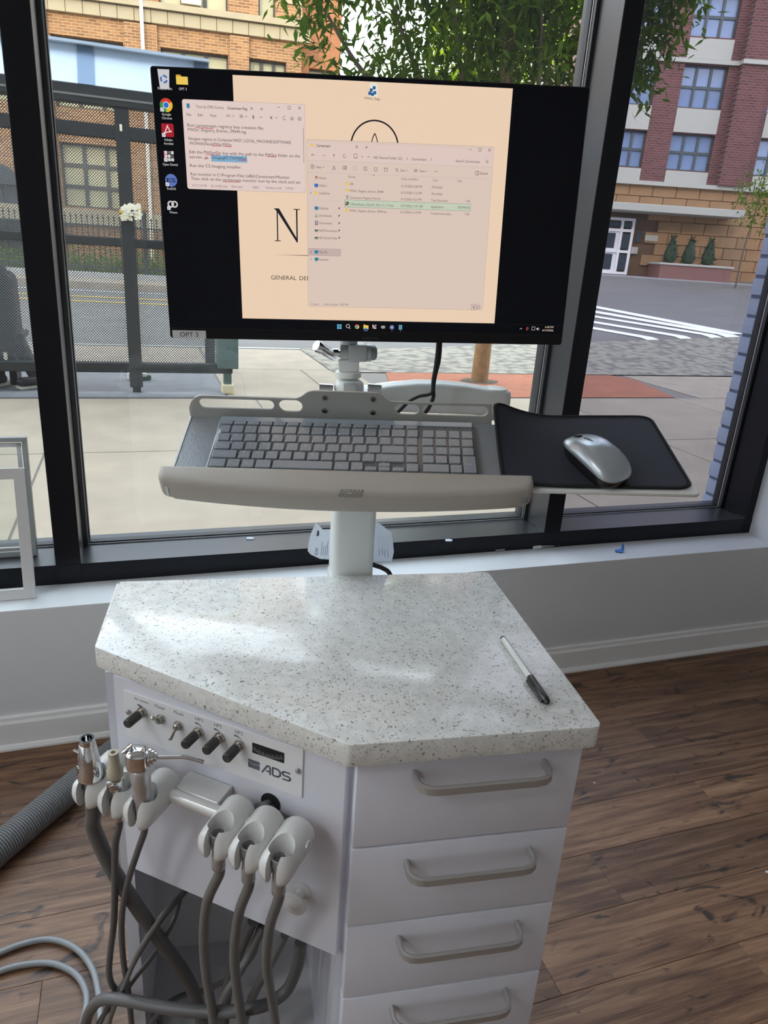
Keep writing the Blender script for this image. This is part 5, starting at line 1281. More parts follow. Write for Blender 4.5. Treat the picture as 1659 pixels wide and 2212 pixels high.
holes = [slot(428, 859, 594, 884), slot(601, 862, 655, 889), slot(852, 871, 905, 895), slot(912, 873, 1053, 899)]
bm = BM(); plate(bm, outer, holes, 0.0022, FLp.M); obj('back_lip', bm, m_lip, ws)
for p in ((701.5, 858), (806, 861), (701, 886), (805.5, 890)):
    a = FLp.at(*p, -.0)
    qv = FLp.p(a.x, a.y, 0); dirn = -FT.y
    bm = BM(); lathe(bm, qv + dirn * .0012, dirn, [(0, .0045), (.001, .0042), (.0016, .003), (.0017, .0003)], 16)
    s_ = obj('screw', bm, mat('dark_steel', (0.36, 0.34, 0.32), .22, 1.0), ws, 40)
    fs = Frame(qv + dirn * .003, FT.x, FT.z)
    bm = BM(); box(bm, -.0022, .0022, -.0005, .0005, -.0002, .0002, fs.M); box(bm, -.0005, .0005, -.0022, .0022, -.0002, .0002, fs.M); obj('cross_slot', bm, m_dark, s_)
# wrist rest: padded bar with a bowed front
yb = -0.0535; N = 24; xl, xr = -0.2515, 0.2560
fr_ = [(xl + (xr - xl) * i / N, yb - 0.031 - 0.019 * (1 - (2 * i / N - 1) ** 2)) for i in range(N + 1)]
def rcorner(x, y, r, a0, sx):     # rounded front corner
    return [(x + r * math.cos(math.radians(a0 + sx * 90 * k / 6)), y + r * math.sin(math.radians(a0 + sx * 90 * k / 6))) for k in range(7)]
rr_ = .016
plan = [(xl, yb)] + rcorner(xl + rr_, fr_[0][1] + rr_, rr_, 180, 1) + [p for p in fr_ if xl + rr_ * 1.3 < p[0] < xr - rr_ * 1.3] + rcorner(xr - rr_, fr_[-1][1] + rr_, rr_, 270, 1) + [(xr, yb)]
bm = BM(); prism(bm, plan, TZ - .022, TZ + .016, FT.M, bevel=.0085, seg=4)
m_rest = mat('taupe_soft_plastic', srgb(178, 172, 164), 0.55, spec=0.35, bump=0.12, bscale=900)
wr = obj('wrist_rest', bm, m_rest, ws, 60, label='taupe padded wrist rest with a bowed front')
# letters on the rest: their relief shade painted as flat darker strokes
fz = Frame(FT.p(0, fr_[N // 2][1] - .0003, TZ - .008), FT.x, FT.z)
em = Flat(fz, False, 0.0004, 0.0)
a, c = fz.at(732, 1072), fz.at(784, 1053)
mcol = mat('relief_shade_taupe', srgb(124, 120, 114), 0.5)
def est(pts, w=.0012):
    for i in range(len(pts) - 1): em.line(pts[i], pts[i + 1], w, mcol, 1)
x0, y0, hh = a.x, a.y, .0125; sl = .28
P_ = lambda x, y: (x0 + x + sl * y, y0 + y)
est([P_(0, 0), P_(0, hh)]); est([P_(.0025, 0), P_(.0025, hh)]); est([P_(0, 0), P_(.0025, 0)]); est([P_(0, hh), P_(.0025, hh)])
est([P_(.014, hh), P_(.006, hh), P_(.005, hh - .001), P_(.005, .001), P_(.006, 0), P_(.014, 0)]); est([P_(.014, hh - .003), P_(.0078, hh - .003), P_(.0078, .003), P_(.014, .003)]); est([P_(.014, hh), P_(.014, hh - .003)]); est([P_(.014, 0), P_(.014, .003)])
est([P_(.0165, hh), P_(.0165, 0), P_(.029, 0), P_(.029, hh)]); est([P_(.019, hh), P_(.019, .003), P_(.0215, .003), P_(.0215, hh)]); est([P_(.024, hh), P_(.024, .003), P_(.0265, .003), P_(.0265, hh)]); est([P_(.0165, hh), P_(.019, hh)]); est([P_(.0265, hh), P_(.029, hh)]); est([P_(.0215, hh), P_(.024, hh)])
em.fr = fz
o = em.build('logo_relief_shade', wr)

# mouse tray on the right and its arm
FM = Frame(FT.p(0.36, 0, TZ - .004), FT.x, FT.y)
ml = lambda x, y: tuple(FM.at(x, y))
BRc, FRc, FLc = ml(1414, 921), ml(1516, 1068), ml(1120, 1062)
bm = BM(); prism(bm, round_poly([(-0.115, BRc[1] + .006), (-0.125, FLc[1] + .004), (FRc[0], FRc[1]), (BRc[0] + .002, BRc[1])], .006, 3), -.007, 0, FM.M, bevel=.002, seg=2); obj('mouse_tray', bm, m_wm, ws, 40)
bm = BM(); box(bm, -0.17, -0.08, -0.03, 0.03, -.014, -.0075, FM.M, bevel=.002, seg=1); obj('mouse_tray_hinge', bm, m_wm, ws)

# monitor column with chrome clamp lever, behind the lip
r1 = V((0.972, -0.234, 0.037)); r2 = V((-0.037, 0.008, 0.999))
MW, MH = 0.612, 0.360
TL = CAM + V((0.0298, 1.1552, 0.2153))
FMo = Frame(TL - V(r2).normalized() * MH, r1, r2)        # monitor face: x right, y up, z towards us
Yc = 0.030                                              # column axis sits behind the monitor face
Fcol = Frame(FMo.p(0, 0, -0.045), r1, r2)
def cl_(x, y, c=0.0): v = Fcol.at(x, y, c); return v
m_clg = mat('pale_grey_metal', (0.52, 0.55, 0.55), .34, .25)
def colbox(name, x0, y0, x1, y1, d0, d1, m, bev=.003):
    a, c = cl_(x0, y1), cl_(x1, y0); bm = BM(); box(bm, a.x, c.x, a.y, c.y, d0, d1, Fcol.M, bevel=bev); return obj(name, bm, m, ws, 40)
a, c = cl_(735, 762), cl_(801, 762)
bm = BM(); r_c = .0145; cyl(bm, Fcol.p(a.x, a.y, 0), Fcol.p(c.x, c.y, 0), r_c, n=28); clamp = obj('clamp_barrel', bm, m_clg, ws, 40)
colbox('clamp_block', 752, 742, 793, 779, -.012, .0165, m_clg)
b_a, b_c = cl_(798, 762), cl_(813, 762); bm = BM(); lathe(bm, Fcol.p(b_a.x, b_a.y, 0), Fcol.x, [(0, .012), (.007, .0125), (.0095, .0115), (.0125, .007)], 24); obj('clamp_cap', bm, mat('grey_cap', (.30, .33, .33), .4), clamp, 40)
l0, l1 = cl_(737, 764), cl_(713, 763); l2 = cl_(686, 745)
bm = BM(); lathe(bm, Fcol.p(l0.x, l0.y, 0), -Fcol.x, [(0, .006), (.004, .006), (.0045, .0085), ((l0.x - l1.x), .0085), ((l0.x - l1.x) + .002, .006)], 20)
pa = Fcol.p(l1.x + .004, l1.y - .003, .0); pb = Fcol.p(l2.x, l2.y, .016); lathe(bm, pa, pb - pa, [(-.004, .0075), (0, .0085), ((pb - pa).length * .7, .0085), ((pb - pa).length, .0100), ((pb - pa).length + .003, .0085)], 20); obj('clamp_lever', bm, m_chr, clamp, 40)
a, c = cl_(754, 730), cl_(754, 660)
bm = BM(); cyl(bm, Fcol.p(a.x, a.y - .01, 0), Fcol.p(a.x, a.y + .13, 0), .014, n=20); obj('riser', bm, m_clg, ws, 40)
colbox('neck', 731, 776, 775, 802, -.013, .013, m_wm)
bm = BM(); a = cl_(752, 815); lathe(bm, Fcol.p(a.x, a.y, 0), Fcol.y, [(0, .0200), (.001, .0212), (.009, .0212), (.010, .020)], 32); obj('turn_disc', bm, m_wm, ws, 40)
bm = BM(); a = cl_(754, 846); lathe(bm, Fcol.p(a.x, a.y - .012, 0), Fcol.y, [(0, .0245), (.020, .0245), (.027, .0235), (.0315, .019), (.033, .012)], 32); obj('dome', bm, m_wm, ws, 40)
for x0, x1 in ((690, 719), (794, 823)):
    a, c = cl_(x0, 836), cl_(x1, 838); bm = BM(); cyl(bm, Fcol.p(a.x, a.y, .006), Fcol.p(c.x, c.y, .006), .0075, n=20); obj('hinge_barrel', bm, mat('satin_steel', (0.5, 0.52, 0.53), .25, .9), ws, 40)
colbox('hinge_tab', 741, 823, 769, 848, .012, .0285, m_clg, .001)
bm = BM(); a = cl_(755, 850); box(bm, a.x - .035, a.x + .035, a.y - .05, a.y + .004, -.012, .012, Fcol.M, bevel=.002); obj('hinge_base', bm, m_wm, ws)
# curved support arm going to the right
Fa = Frame(FMo.p(0, 0, -0.075), V((0.985, -0.17, 0.03)), (0, 0, 1))
am = lambda x, y: Fa.at(x, y)
bm = BM(); rings = []
tops = [(770, 838), (800, 833), (850, 826), (900, 822), (950, 823), (1000, 828), (1040, 835), (1080, 840), (1094, 843), (1099, 846)]
bots = [(770, 884), (800, 884), (850, 886), (900, 888), (950, 890), (1000, 892), (1040, 893), (1080, 893), (1094, 893), (1099, 892)]
for k, (tp, bt) in enumerate(zip(tops, bots)):
    T, Bq = am(*tp), am(*bt); w = .026 if k < 7 else (.024, .018, .008)[k - 7]; mid = (T.y + Bq.y) / 2; hh = (T.y - Bq.y) / 2
    ring = []
    for j in range(20):
        a = 2 * math.pi * j / 20; ca, sa = math.cos(a), math.sin(a); s_ = 0.45
        ring.append(Fa.p((T.x + Bq.x) / 2, mid + hh * math.copysign(abs(sa) ** s_, sa), w * math.copysign(abs(ca) ** s_, ca)))
    rings.append(ring)
loft(bm, rings); obj('support_arm', bm, m_wm, ws, 50, label='curved white support arm')
a = am(1070, 839); bm = BM(); lathe(bm, Fa.p(a.x, a.y - .006, 0), (0, 0, 1), [(0, .021), (.0065, .021), (.0075, .019)], 28); obj('arm_cap', bm, m_wm, ws, 40)
a = am(1050, 893); bm = BM(); box(bm, a.x - .018, a.x + .018, a.y - .010, a.y + .003, -.015, .015, Fa.M, bevel=.002); obj('arm_foot', bm, m_clg, ws)
# joint from the arm down to the post
b = BM(); q0 = Fa.p(am(800, 870).x, am(800, 884).y + .004, 0); tube(b, [q0, q0 + V((0, 0, -.03)), V((pc.x, pc.y, 1.08)), V((pc.x, pc.y, 1.03))], .02, 14); obj('arm_joint', b, m_wm, ws, 50)

# ---------------------------------------------------------------- keyboard with its keys
KW = 0.373; KX0 = -0.1905
m_kb = mat('keyboard_body', (0.14, 0.15, 0.16), 0.22, coat=0.5)
m_key = mat('grey_key_under_clear_cover', (0.27, 0.30, 0.335), 0.24, coat=0.7)
kb = thing('keyboard', FT.p(0, 0, TZ), 'grey full size keyboard under a clear cover on the tray', 'keyboard')
bm = BM(); prism(bm, rrect(KX0, KX0 + KW, -0.066, 0.0605, .004, 3), TZ + .0005, -.003, FT.M, bevel=.0012, seg=2); obj('case', bm, m_kb, kb, 30)
bm = BM(); prism(bm, rrect(KX0 + .002, KX0 + KW - .002, 0.0495, 0.0600, .001, 2), -.0031, -.0018, FT.M); obj('top_strip', bm, mat('silver_blue_strip', (0.40, 0.47, 0.54), .22, .3), kb)
rows_y = [0.0445, 0.0295, 0.0110, -0.0077, -0.0264, -0.0451]
lefts = {0: (75, 1537), 1: (62, 1545), 2: (55, 1560), 3: (47, 1570), 4: (38, 1582), 5: (28, 1594)}
def kx(row, c):
    l, r = lefts[row]; return KX0 + (c - l) / (r - l) * KW
keys = []          # row, x0, x1, label, y shift, height
for i in range(15): keys.append((0, 90 + 75.8 * i, 158 + 75.4 * i, ('Esc', 'F1', 'F2', 'F3', 'F4', 'F5', 'F6', 'F7', 'F8', 'F9', 'F10', 'F11', 'F12', 'PrtSc', 'Del')[i], 0, .0085))
keys.append((1, 88, 140, '`', 0, 0))
for i, c in enumerate('1234567890-='): keys.append((1, 150 + 76.7 * i, 216 + 76.5 * i, c, 0, 0))
keys += [(1, 1070, 1146, '\u2190', 0, 0), (1, 1158, 1220, 'Home', 0, 0), (2, 78, 145, 'Tab', 0, 0)]
for i, c in enumerate('QWERTYUIOP[]\\'): keys.append((2, 155 + 77.6 * i, 220 + 77.4 * i, c, 0, 0))
keys += [(2, 1164, 1226, 'PgUp', 0, 0), (3, 68, 152, 'Caps', 0, 0)]
for i, c in enumerate("ASDFGHJKL;'"): keys.append((3, 165 + 78.6 * i, 229 + 78.8 * i, c, 0, 0))
keys += [(3, 1028, 1154, '\u2190 Enter', 0, 0), (3, 1168, 1231, 'PgDn', 0, 0), (4, 58, 195, '\u2191 Shift', 0, 0)]
for i, c in enumerate('ZXCVBNM,./'): keys.append((4, 208 + 79.4 * i, 274 + 79.4 * i, c, 0, 0))
keys += [(4, 1000, 1160, 'Shift \u2191', 0, 0), (4, 1173, 1237, 'End', 0, 0)]
keys += [(5, 48, 136, 'Ctrl', 0, 0), (5, 148, 218, 'Fn', 0, 0), (5, 232, 300, 'Win', 0, 0), (5, 313, 398, 'Alt', 0, 0), (5, 410, 752, '', 0, 0), (5, 767, 848, 'Alt', 0, 0), (5, 862, 928, '\u2261', 0, 0), (5, 942, 1008, '\u2190', -.0042, .0075), (5, 1020, 1085, '\u2191', .0042, .0075), (5, 1020, 1085, '\u2193', -.0042, .0075), (5, 1100, 1168, '\u2192', -.0042, .0075), (5, 1180, 1248, 'End', 0, 0)]
for i, c in enumerate(('Num', '/', '*', '-')): keys.append((1, 1248 + 75 * i, 1311 + 74 * i, c, 0, 0))
for i, c in enumerate(('7', '8', '9', '\u2190')): keys.append((2, 1254 + 76 * i, 1317 + 76 * i, c, 0, 0))
for i, c in enumerate(('4', '5', '6', '+')): keys.append((3, 1260 + 77 * i, 1324 + 77 * i, c, 0, 0))
for i, c in enumerate(('1', '2', '3')): keys.append((4, 1266 + 77 * i, 1331 + 77 * i, c, 0, 0))
keys += [(4, 1500, 1572, 'Enter', -.0093, .0345), (5, 1276, 1425, '0', 0, 0), (5, 1434, 1500, '.', 0, 0)]
leg = Flat(FT, False, 0.00015, 0.0)
kcol = srgb(186, 196, 204)
cache = {}
RT3 = Matrix(((FT.x.x, FT.y.x, FT.z.x, 0), (FT.x.y, FT.y.y, FT.z.y, 0), (FT.x.z, FT.y.z, FT.z.z, 0), (0, 0, 0, 1)))
for (row, c0, c1, s, dy, h) in keys:
    x0, x1 = kx(row, c0), kx(row, c1); y = rows_y[row] + dy; h = h or .0158; w = round(x1 - x0, 4)
    k = (w, h)
    if k not in cache:
        bm = BM(); ins = .0006
        lo = rrect(-w / 2, w / 2, -h / 2, h / 2, .0016, 2); hi = rrect(-w / 2 + ins, w / 2 - ins, -h / 2 + ins, h / 2 - ins, .0013, 2)
        loft(bm, [[V((p[0], p[1], -.0028)) for p in lo], [V((p[0], p[1], -.0006)) for p in lo], [V((p[0], p[1], 0)) for p in hi]])
        bmesh.ops.transform(bm, matrix=RT3, verts=bm.verts); me = bpy.data.meshes.new('key'); bm.to_mesh(me); bm.free(); me.materials.append(m_key); cache[k] = me
    shared('key', cache[k], kb, FT.p((x0 + x1) / 2, y, 0))
    if s:
        if len(s) == 1: leg.text(s, x0 + w * .32, y + .0012, .0032, kcol, 1, align='L')
        else: leg.text(s, x0 + w * .22, y - .001, .0021, kcol, 1, width=min(w * .55, .0017 * len(s)))
leg.build('key_legends', kb)
for x in (1300, 1375, 1450):
    bm = BM(); a = kx(0, x); lathe(bm, FT.p(a, 0.0455, -.0018), FT.z, [(0, .0008), (.0005, .0008)], 8); obj('indicator_light', bm, m_dark, kb)

# ---------------------------------------------------------------- mouse pad and mouse
FPd = Frame(FM.p(0, 0, 0), FM.x, FM.y)
pd = thing('mouse_pad', FM.p(0, 0, 0), 'black cloth mouse pad with stitched edge and a curled corner', 'mouse pad')
cor = {'BL': FPd.at(1062, 903), 'BR': FPd.at(1402, 903), 'FR': FPd.at(1495, 1058), 'FL': FPd.at(1086, 1052)}
def curl(s, t):     # s: 0 left..1 right, t: 0 front..1 back
    a = max(0, 1 - s / .42); k = max(0, (t - .05) / .95)
    return .030 * a * a * (0.25 + .75 * k * k)
def padp(s, t, dz):
    rc = .05; a = V(cor['FL']).lerp(cor['FR'], s); c = V(cor['BL']).lerp(cor['BR'], s); q = a.lerp(c, t)
    return FPd.p(q.x, q.y, dz + .0005 + curl(s, t))
ns, nt_ = 40, 26
def rs(s, t):
    """soften the four corners"""
    u, v = 2 * s - 1, 2 * t - 1; r = .16; au, av = abs(u), abs(v)
    if au > 1 - r and av > 1 - r:
        du, dv = (au - 1 + r) / r, (av - 1 + r) / r; m = max(du, dv); L_ = math.hypot(du, dv)
        if L_ > 0: k = m / L_; au, av = 1 - r + r * du * k, 1 - r + r * dv * k
    return (math.copysign(au, u) + 1) / 2, (math.copysign(av, v) + 1) / 2
bm = BM(); G = []
for dz in (.003, .0004):
    G.append([[bm.verts.new(padp(*rs(i / ns, j / nt_), dz)) for i in range(ns + 1)] for j in range(nt_ + 1)])
for j in range(nt_):
    for i in range(ns):
        bm.faces.new((G[0][j][i], G[0][j][i + 1], G[0][j + 1][i + 1], G[0][j + 1][i])); bm.faces.new((G[1][j + 1][i], G[1][j + 1][i + 1], G[1][j][i + 1], G[1][j][i]))
m_pad_ = mat('dark_navy_cloth', (0.026, 0.029, 0.042), 0.75, spec=0.4, bump=0.5, bscale=1600)
obj('cloth', bm, m_pad_, pd, 60)
edge = [rs(i / ns, 0) for i in range(ns)] + [rs(1, j / nt_) for j in range(nt_)] + [rs(1 - i / ns, 1) for i in range(ns)] + [rs(0, 1 - j / nt_) for j in range(nt_)] + [rs(0, 0)]
bm = BM(); tube(bm, [padp(s, t, .0022) for s, t in edge], .0022, 8, smooth=False); obj('stitched_edge', bm, mat('black_thread', (0.006, 0.006, 0.007), .8), pd, 60)
bm = BM()
for k in range(len(edge) - 1):
    for q in range(3):
        s, t = edge[k]; s2, t2 = edge[k + 1]; f = q / 3; p = padp(s + (s2 - s) * f, t + (t2 - t) * f, .0022); ctr = padp(.5, .5, .0022); d = (ctr - p).normalized()
        cyl(bm, p - d * .0028 + FM.z * .0, p + d * .003 + FM.z * .0018, .0006, n=4)
o = obj('stitches', bm, mat('black_thread', (0.006, 0.006, 0.007), .8), pd); o['kind'] = 'stuff'

ma, mb = FPd.at(1246, 946, .02), FPd.at(1330, 1036, .012)
mc = (V(ma) + V(mb)) / 2; md = (V(ma) - V(mb)); ang = math.atan2(md.y, md.x)
mo_z = .0036
FMs = Frame(FPd.p(mc.x, mc.y, mo_z), FPd.x * math.cos(ang) + FPd.y * math.sin(ang), FPd.z.cross(FPd.x * math.cos(ang) + FPd.y * math.sin(ang)))   # x forward
ms = thing('mouse', FMs.p(0, 0, 0), 'silver wireless mouse on the black mouse pad', 'computer mouse')
LM, WM = .112, .060
def mouse_body(z_of, inset, cap_bottom):
    rings = []; n = 30
    levels = z_of
    for (f, zk) in levels:
        ring = []
        for i in range(n):
            a = 2 * math.pi * i / n; ca, sa = math.cos(a), math.sin(a)
            x = LM / 2 * f * math.copysign(abs(ca) ** .62, ca); y = (WM / 2 - .002 * math.cos(a)) * f * math.copysign(abs(sa) ** .70, sa)
            prof = 1 - .55 * max(0, (x / (LM / 2))) ** 1.6 - .28 * max(0, -x / (LM / 2)) ** 2.2
            ring.append(FMs.p(x, y, zk * prof if zk > .004 else zk))
        rings.append(ring)
    return rings
bm = BM(); loft(bm, mouse_body([(.90, 0), (.955, .006), (.975, .014), (.985, .0205)], 0, True)); obj('base', bm, m_blk, ms, 50)
bm = BM(); loft(bm, mouse_body([(.985, .0185), (1.0, .0205), (.995, .0225), (.95, .0262), (.86, .0296), (.70, .0325), (.45, .0345), (.2, .0352), (.02, .0354)], 0, True)); obj('top_shell', bm, mat('silver_shell', (0.46, 0.50, 0.54), .3, .6), ms, 60)
def mz(x):
    return .0354 * (1 - .55 * max(0, (x / (LM / 2))) ** 1.6 - .28 * max(0, -x / (LM / 2)) ** 2.2)
bm = BM(); lathe(bm, FMs.p(.040, -.0035, mz(.040) - .0068), FMs.y, [(0, .0065), (.001, .0072), (.006, .0072), (.007, .0065)], 20); obj('scroll_wheel', bm, m_blk, ms, 40)
bm = BM()
rings = []
for x in (.030, .022, .012, .003): rings.append([FMs.p(x, -(.0022 if x > .015 else .0006), mz(x) - .004), FMs.p(x, (.0022 if x > .015 else .0006), mz(x) - .004), FMs.p(x, (.0022 if x > .015 else .0006), mz(x) + .0001 - .0004), FMs.p(x, -(.0022 if x > .015 else .0006), mz(x) + .0001 - .0004)])
loft(bm, rings); obj('button_seam', bm, m_blk, ms)
# ---------------------------------------------------------------- monitor
mon = thing('monitor', FMo.p(MW / 2, 0, -.02), 'wide black computer monitor showing a notes window and a file window', 'monitor')
m_bez = mat('black_bezel', (0.006, 0.006, 0.008), 0.34, spec=0.25)
bm = BM(); prism(bm, rrect(0, MW, 0, MH, .004, 3), -.012, -.0004, FMo.M, bevel=.0008, seg=1); box(bm, .04, MW - .04, .03, MH - .06, -.034, -.012, FMo.M, bevel=.008); obj('housing', bm, m_bez, mon, 40)
bm = BM(); SB = FMo.at(790, 722).y
CH = .0158
prism(bm, rrect(.0022, MW - .0022, CH, MH - .0022, .001, 2), -.0006, 0.0, FMo.M)
m_lcd = mat('black_screen_area', (0.003, 0.004, 0.009), 0.25, spec=0.2)
scr = obj('screen', bm, m_lcd, mon)
bm = BM(); box(bm, .0, MW, CH - .0008, CH - .0002, -.0004, .0002, FMo.M); obj('chin_line', bm, m_dark, mon)
def mp(x, y): return FMo.at(x, y)
Z1 = lambda x, y: (320 + x / 4.608, 140 + y / 4.608)
Z2 = lambda x, y: (640 + x / 3.607, 240 + y / 3.607)
K = 1 / 1480.0
def T(fl_, s, p0, p1, h, col, layer, bold=False):
    a, c = mp(*p0), mp(*p1); hm = h * K; fl_.text(s, a.x, (a.y + c.y) / 2 - hm * .48, hm, col, layer, width=abs(c.x - a.x), bold=bold)
def R_(fl_, p0, p1, col, layer, r=0.0):
    a, c = mp(*p0), mp(*p1); x0, x1 = sorted((a.x, c.x)); y0, y1 = sorted((a.y, c.y))
    if r: fl_.poly(rrect(x0, x1, y0, y1, r, 3), col, layer)
    else: fl_.rect(x0, x1, y0, y1, col, layer)
LIFT = 0.00022
def newflat(): return Flat(FMo, True, LIFT, 0.0)
# wallpaper
BEI = srgb(240, 212, 184); INK = srgb(26, 26, 36)
wp = newflat()
a0, a1, a2, a3 = mp(502, 161), mp(1110, 192), mp(1066, 698), mp(524, 688)
wx0, wx1, wy0, wy1 = (a0.x + a3.x) / 2, (a1.x + a2.x) / 2, (a2.y + a3.y) / 2, (a0.y + a1.y) / 2
wp.rect(wx0, wx1, wy0, wy1, BEI, 1)
c = mp(809, 318); wp.ring(c, 50 * K * 1.0, .0021, INK, 2, 48)
ft = mp(809.5, 288)
fl_pts = [(0, 0), (-.0022, -.0045), (-.0036, -.0085), (-.0043, -.0135), (-.003, -.020), (0, -.024), (.003, -.020), (.0043, -.0135), (.0036, -.0085), (.0022, -.0045)]
for i in range(len(fl_pts)):
    p, q = fl_pts[i], fl_pts[(i + 1) % len(fl_pts)]; wp.line((ft.x + p[0], ft.y + p[1]), (ft.x + q[0], ft.y + q[1]), .0013, INK, 2)
# serif N
n0, n1 = mp(592, 450), mp(650, 517); nx, ny, nw, nh = n0.x, n1.y, .0375, n0.y - n1.y
nh = .0445; ny = n0.y - nh
wp.rect(nx + .0035, nx + .0052, ny + .0008, ny + nh - .001, INK, 2); wp.rect(nx + nw - .0058, nx + nw - .0038, ny, ny + nh - .0008, INK, 2)
wp.poly([(nx, ny + nh), (nx + .0072, ny + nh), (nx + nw - .0038, ny + .002), (nx + nw - .0038, ny - .0012), (nx + nw - .0052, ny - .0012), (nx + .0045, ny + nh - .0045)], INK, 3)
for (q0, q1, yy) in ((nx, nx + .0085, ny), (nx + nw - .0095, nx + nw, ny + nh - .0011)): wp.rect(q0, q1, yy, yy + .0011, INK, 2)
wp.rect(nx, nx + .006, ny + nh - .0011, ny + nh, INK, 2)
l0, l1 = mp(588, 550), mp(700, 552); wp.poly([(l0.x, l0.y), (l1.x, l0.y - .0006), (l1.x, l0.y + .0006)], INK, 2)
g0 = mp(585.5, 600); gx = g0.x; gw = (mp(680, 603).x - gx)
T(wp, 'GENERAL', (585.5, 599), (640, 601), 8.5, srgb(60, 54, 52), 2); T(wp, 'DEN', (647, 601), (672, 601.5), 8.5, srgb(60, 54, 52), 2)
# registry file icon and its name
ri = mp(805, 195); wp.poly([(ri.x - .004, ri.y - .008), (ri.x + .007, ri.y - .008), (ri.x + .007, ri.y + .006), (ri.x + .004, ri.y + .009), (ri.x - .004, ri.y + .009)], srgb(236, 232, 226), 2)
for dx, dy in ((-.004, -.004), (0, -.005), (.003, -.003), (-.002, 0), (.002, .003)): wp.rect(ri.x + dx - .002, ri.x + dx + .002, ri.y + dy - .002, ri.y + dy + .002, srgb(40, 96, 150), 3)
T(wp, 'PWSvr_Regi...', (788, 212.5), (824, 214), 4.6, srgb(70, 66, 64), 3)
wp.build('wallpaper', scr)
# desktop icons
ic = newflat(); WHT = srgb(214, 208, 208)
def lab_(s, p0, p1): T(ic, s, Z1(*p0), Z1(*p1), 4.6, WHT, 2)
for s, p0, p1 in (('Recycle Bin', (97, 233), (238, 239)), ('OPT 3', (307, 240), (383, 243)), ('Google', (138, 491), (228, 495)), ('Chrome', (137, 529), (238, 533)), ('Adobe', (160, 745), (243, 748)), ('Acrobat', (157, 782), (253, 786)), ('Open Dental', (145, 990), (294, 995)), ('EvaSoft', (190, 1231), (278, 1234)), ('Weave', (212, 1467), (290, 1470))): lab_(s, p0, p1)
def folder(f, x0, y0, x1, y1, zf, lay):
    a, c = mp(*zf(x0, y1)), mp(*zf(x1, y0)); h = c.y - a.y; w = c.x - a.x
    f.poly([(a.x, a.y), (a.x + w * .45, a.y), (a.x + w * .45, c.y - h * .1), (a.x + w * .38, c.y), (a.x, c.y)], srgb(214, 164, 50), lay)
    f.rect(a.x, c.x, a.y, c.y - h * .18, srgb(240, 204, 92), lay + 1)
folder(ic, 282, 103, 393, 195, Z1, 2)
q = mp(*Z1(158, 143)); s_ = .0078
ic.poly([(q.x - s_ * 1.02, q.y + s_ * 1.5), (q.x + s_ * 1.02, q.y + s_ * 1.5), (q.x + s_ * .78, q.y - s_ * 1.5), (q.x - s_ * .78, q.y - s_ * 1.5)], srgb(206, 206, 210), 2)
for k in range(3):
    a = math.radians(90 + 120 * k); ic.ring((q.x, q.y), .0040, .0022, srgb(60, 104, 176), 3, 6, 20 + 120 * k, 105 + 120 * k)
def chrome(f, q, r, lay):
    for k, cl in enumerate((srgb(214, 58, 48), srgb(58, 148, 74), srgb(238, 190, 50))): f.disc((q.x, q.y), r, cl, lay, 10, 30 + 120 * k, 150 + 120 * k)
    f.disc((q.x, q.y), r * .50, srgb(230, 230, 232), lay + 1); f.disc((q.x, q.y), r * .40, srgb(50, 106, 210), lay + 2)
chrome(ic, mp(*Z1(180, 402)), .0086, 2)
q = mp(*Z1(195, 652)); ic.poly(rrect(q.x - .0083, q.x + .0083, q.y - .0083, q.y + .0083, .002), srgb(172, 28, 40), 2)
for p0, p1 in (((-.0045, -.004), (0, .005)), ((0, .005), (.004, -.0025)), ((-.0055, -.0035), (.0055, -.001)), ((-.001, .005), (.001, .006))): ic.line((q.x + p0[0], q.y + p0[1]), (q.x + p1[0], q.y + p1[1]), .0012, srgb(236, 226, 226), 3)
def grid_icon(f, q, s, lay):
    f.rect(q.x - 1.5 * s, q.x - .5 * s, q.y - 1.5 * s, q.y + 1.5 * s, srgb(190, 40, 44), lay)
    for i in range(3):
        for j in range(3): f.rect(q.x + (i - 1.35) * s, q.x + (i - 1.35) * s + s * .84, q.y + (j - 1.35) * s, q.y + (j - 1.35) * s + s * .84, srgb(214, 212, 212) if (i + j) % 3 else srgb(96, 92, 96), lay + 1)
grid_icon(ic, mp(*Z1(208, 912)), .0045, 2)
q = mp(*Z1(230, 1150)); ic.disc((q.x, q.y), .0083, srgb(92, 118, 186), 2); ic.text('ES', q.x, q.y - .0026, .0052, srgb(28, 34, 66), 3, width=.0125, align='C', bold=True)
def weave(f, q, r, lay, col=WHT):
    f.ring((q.x - r * .75, q.y), r, r * .55, col, lay, 18); f.ring((q.x + r * .75, q.y), r, r * .55, col, lay, 18)
weave(ic, mp(*Z1(245, 1388)), .0036, 2)
for p in ((140, 447), (157, 700), (178, 946), (193, 1190), (209, 1426)):
    q = mp(*Z1(*p)); ic.poly(rrect(q.x - .0024, q.x + .0024, q.y - .0024, q.y + .0024, .0006), srgb(222, 222, 226), 6); ic.line((q.x - .001, q.y - .001), (q.x + .001, q.y + .001), .0006, srgb(60, 70, 110), 7)
ic.build('desktop_icons', scr)
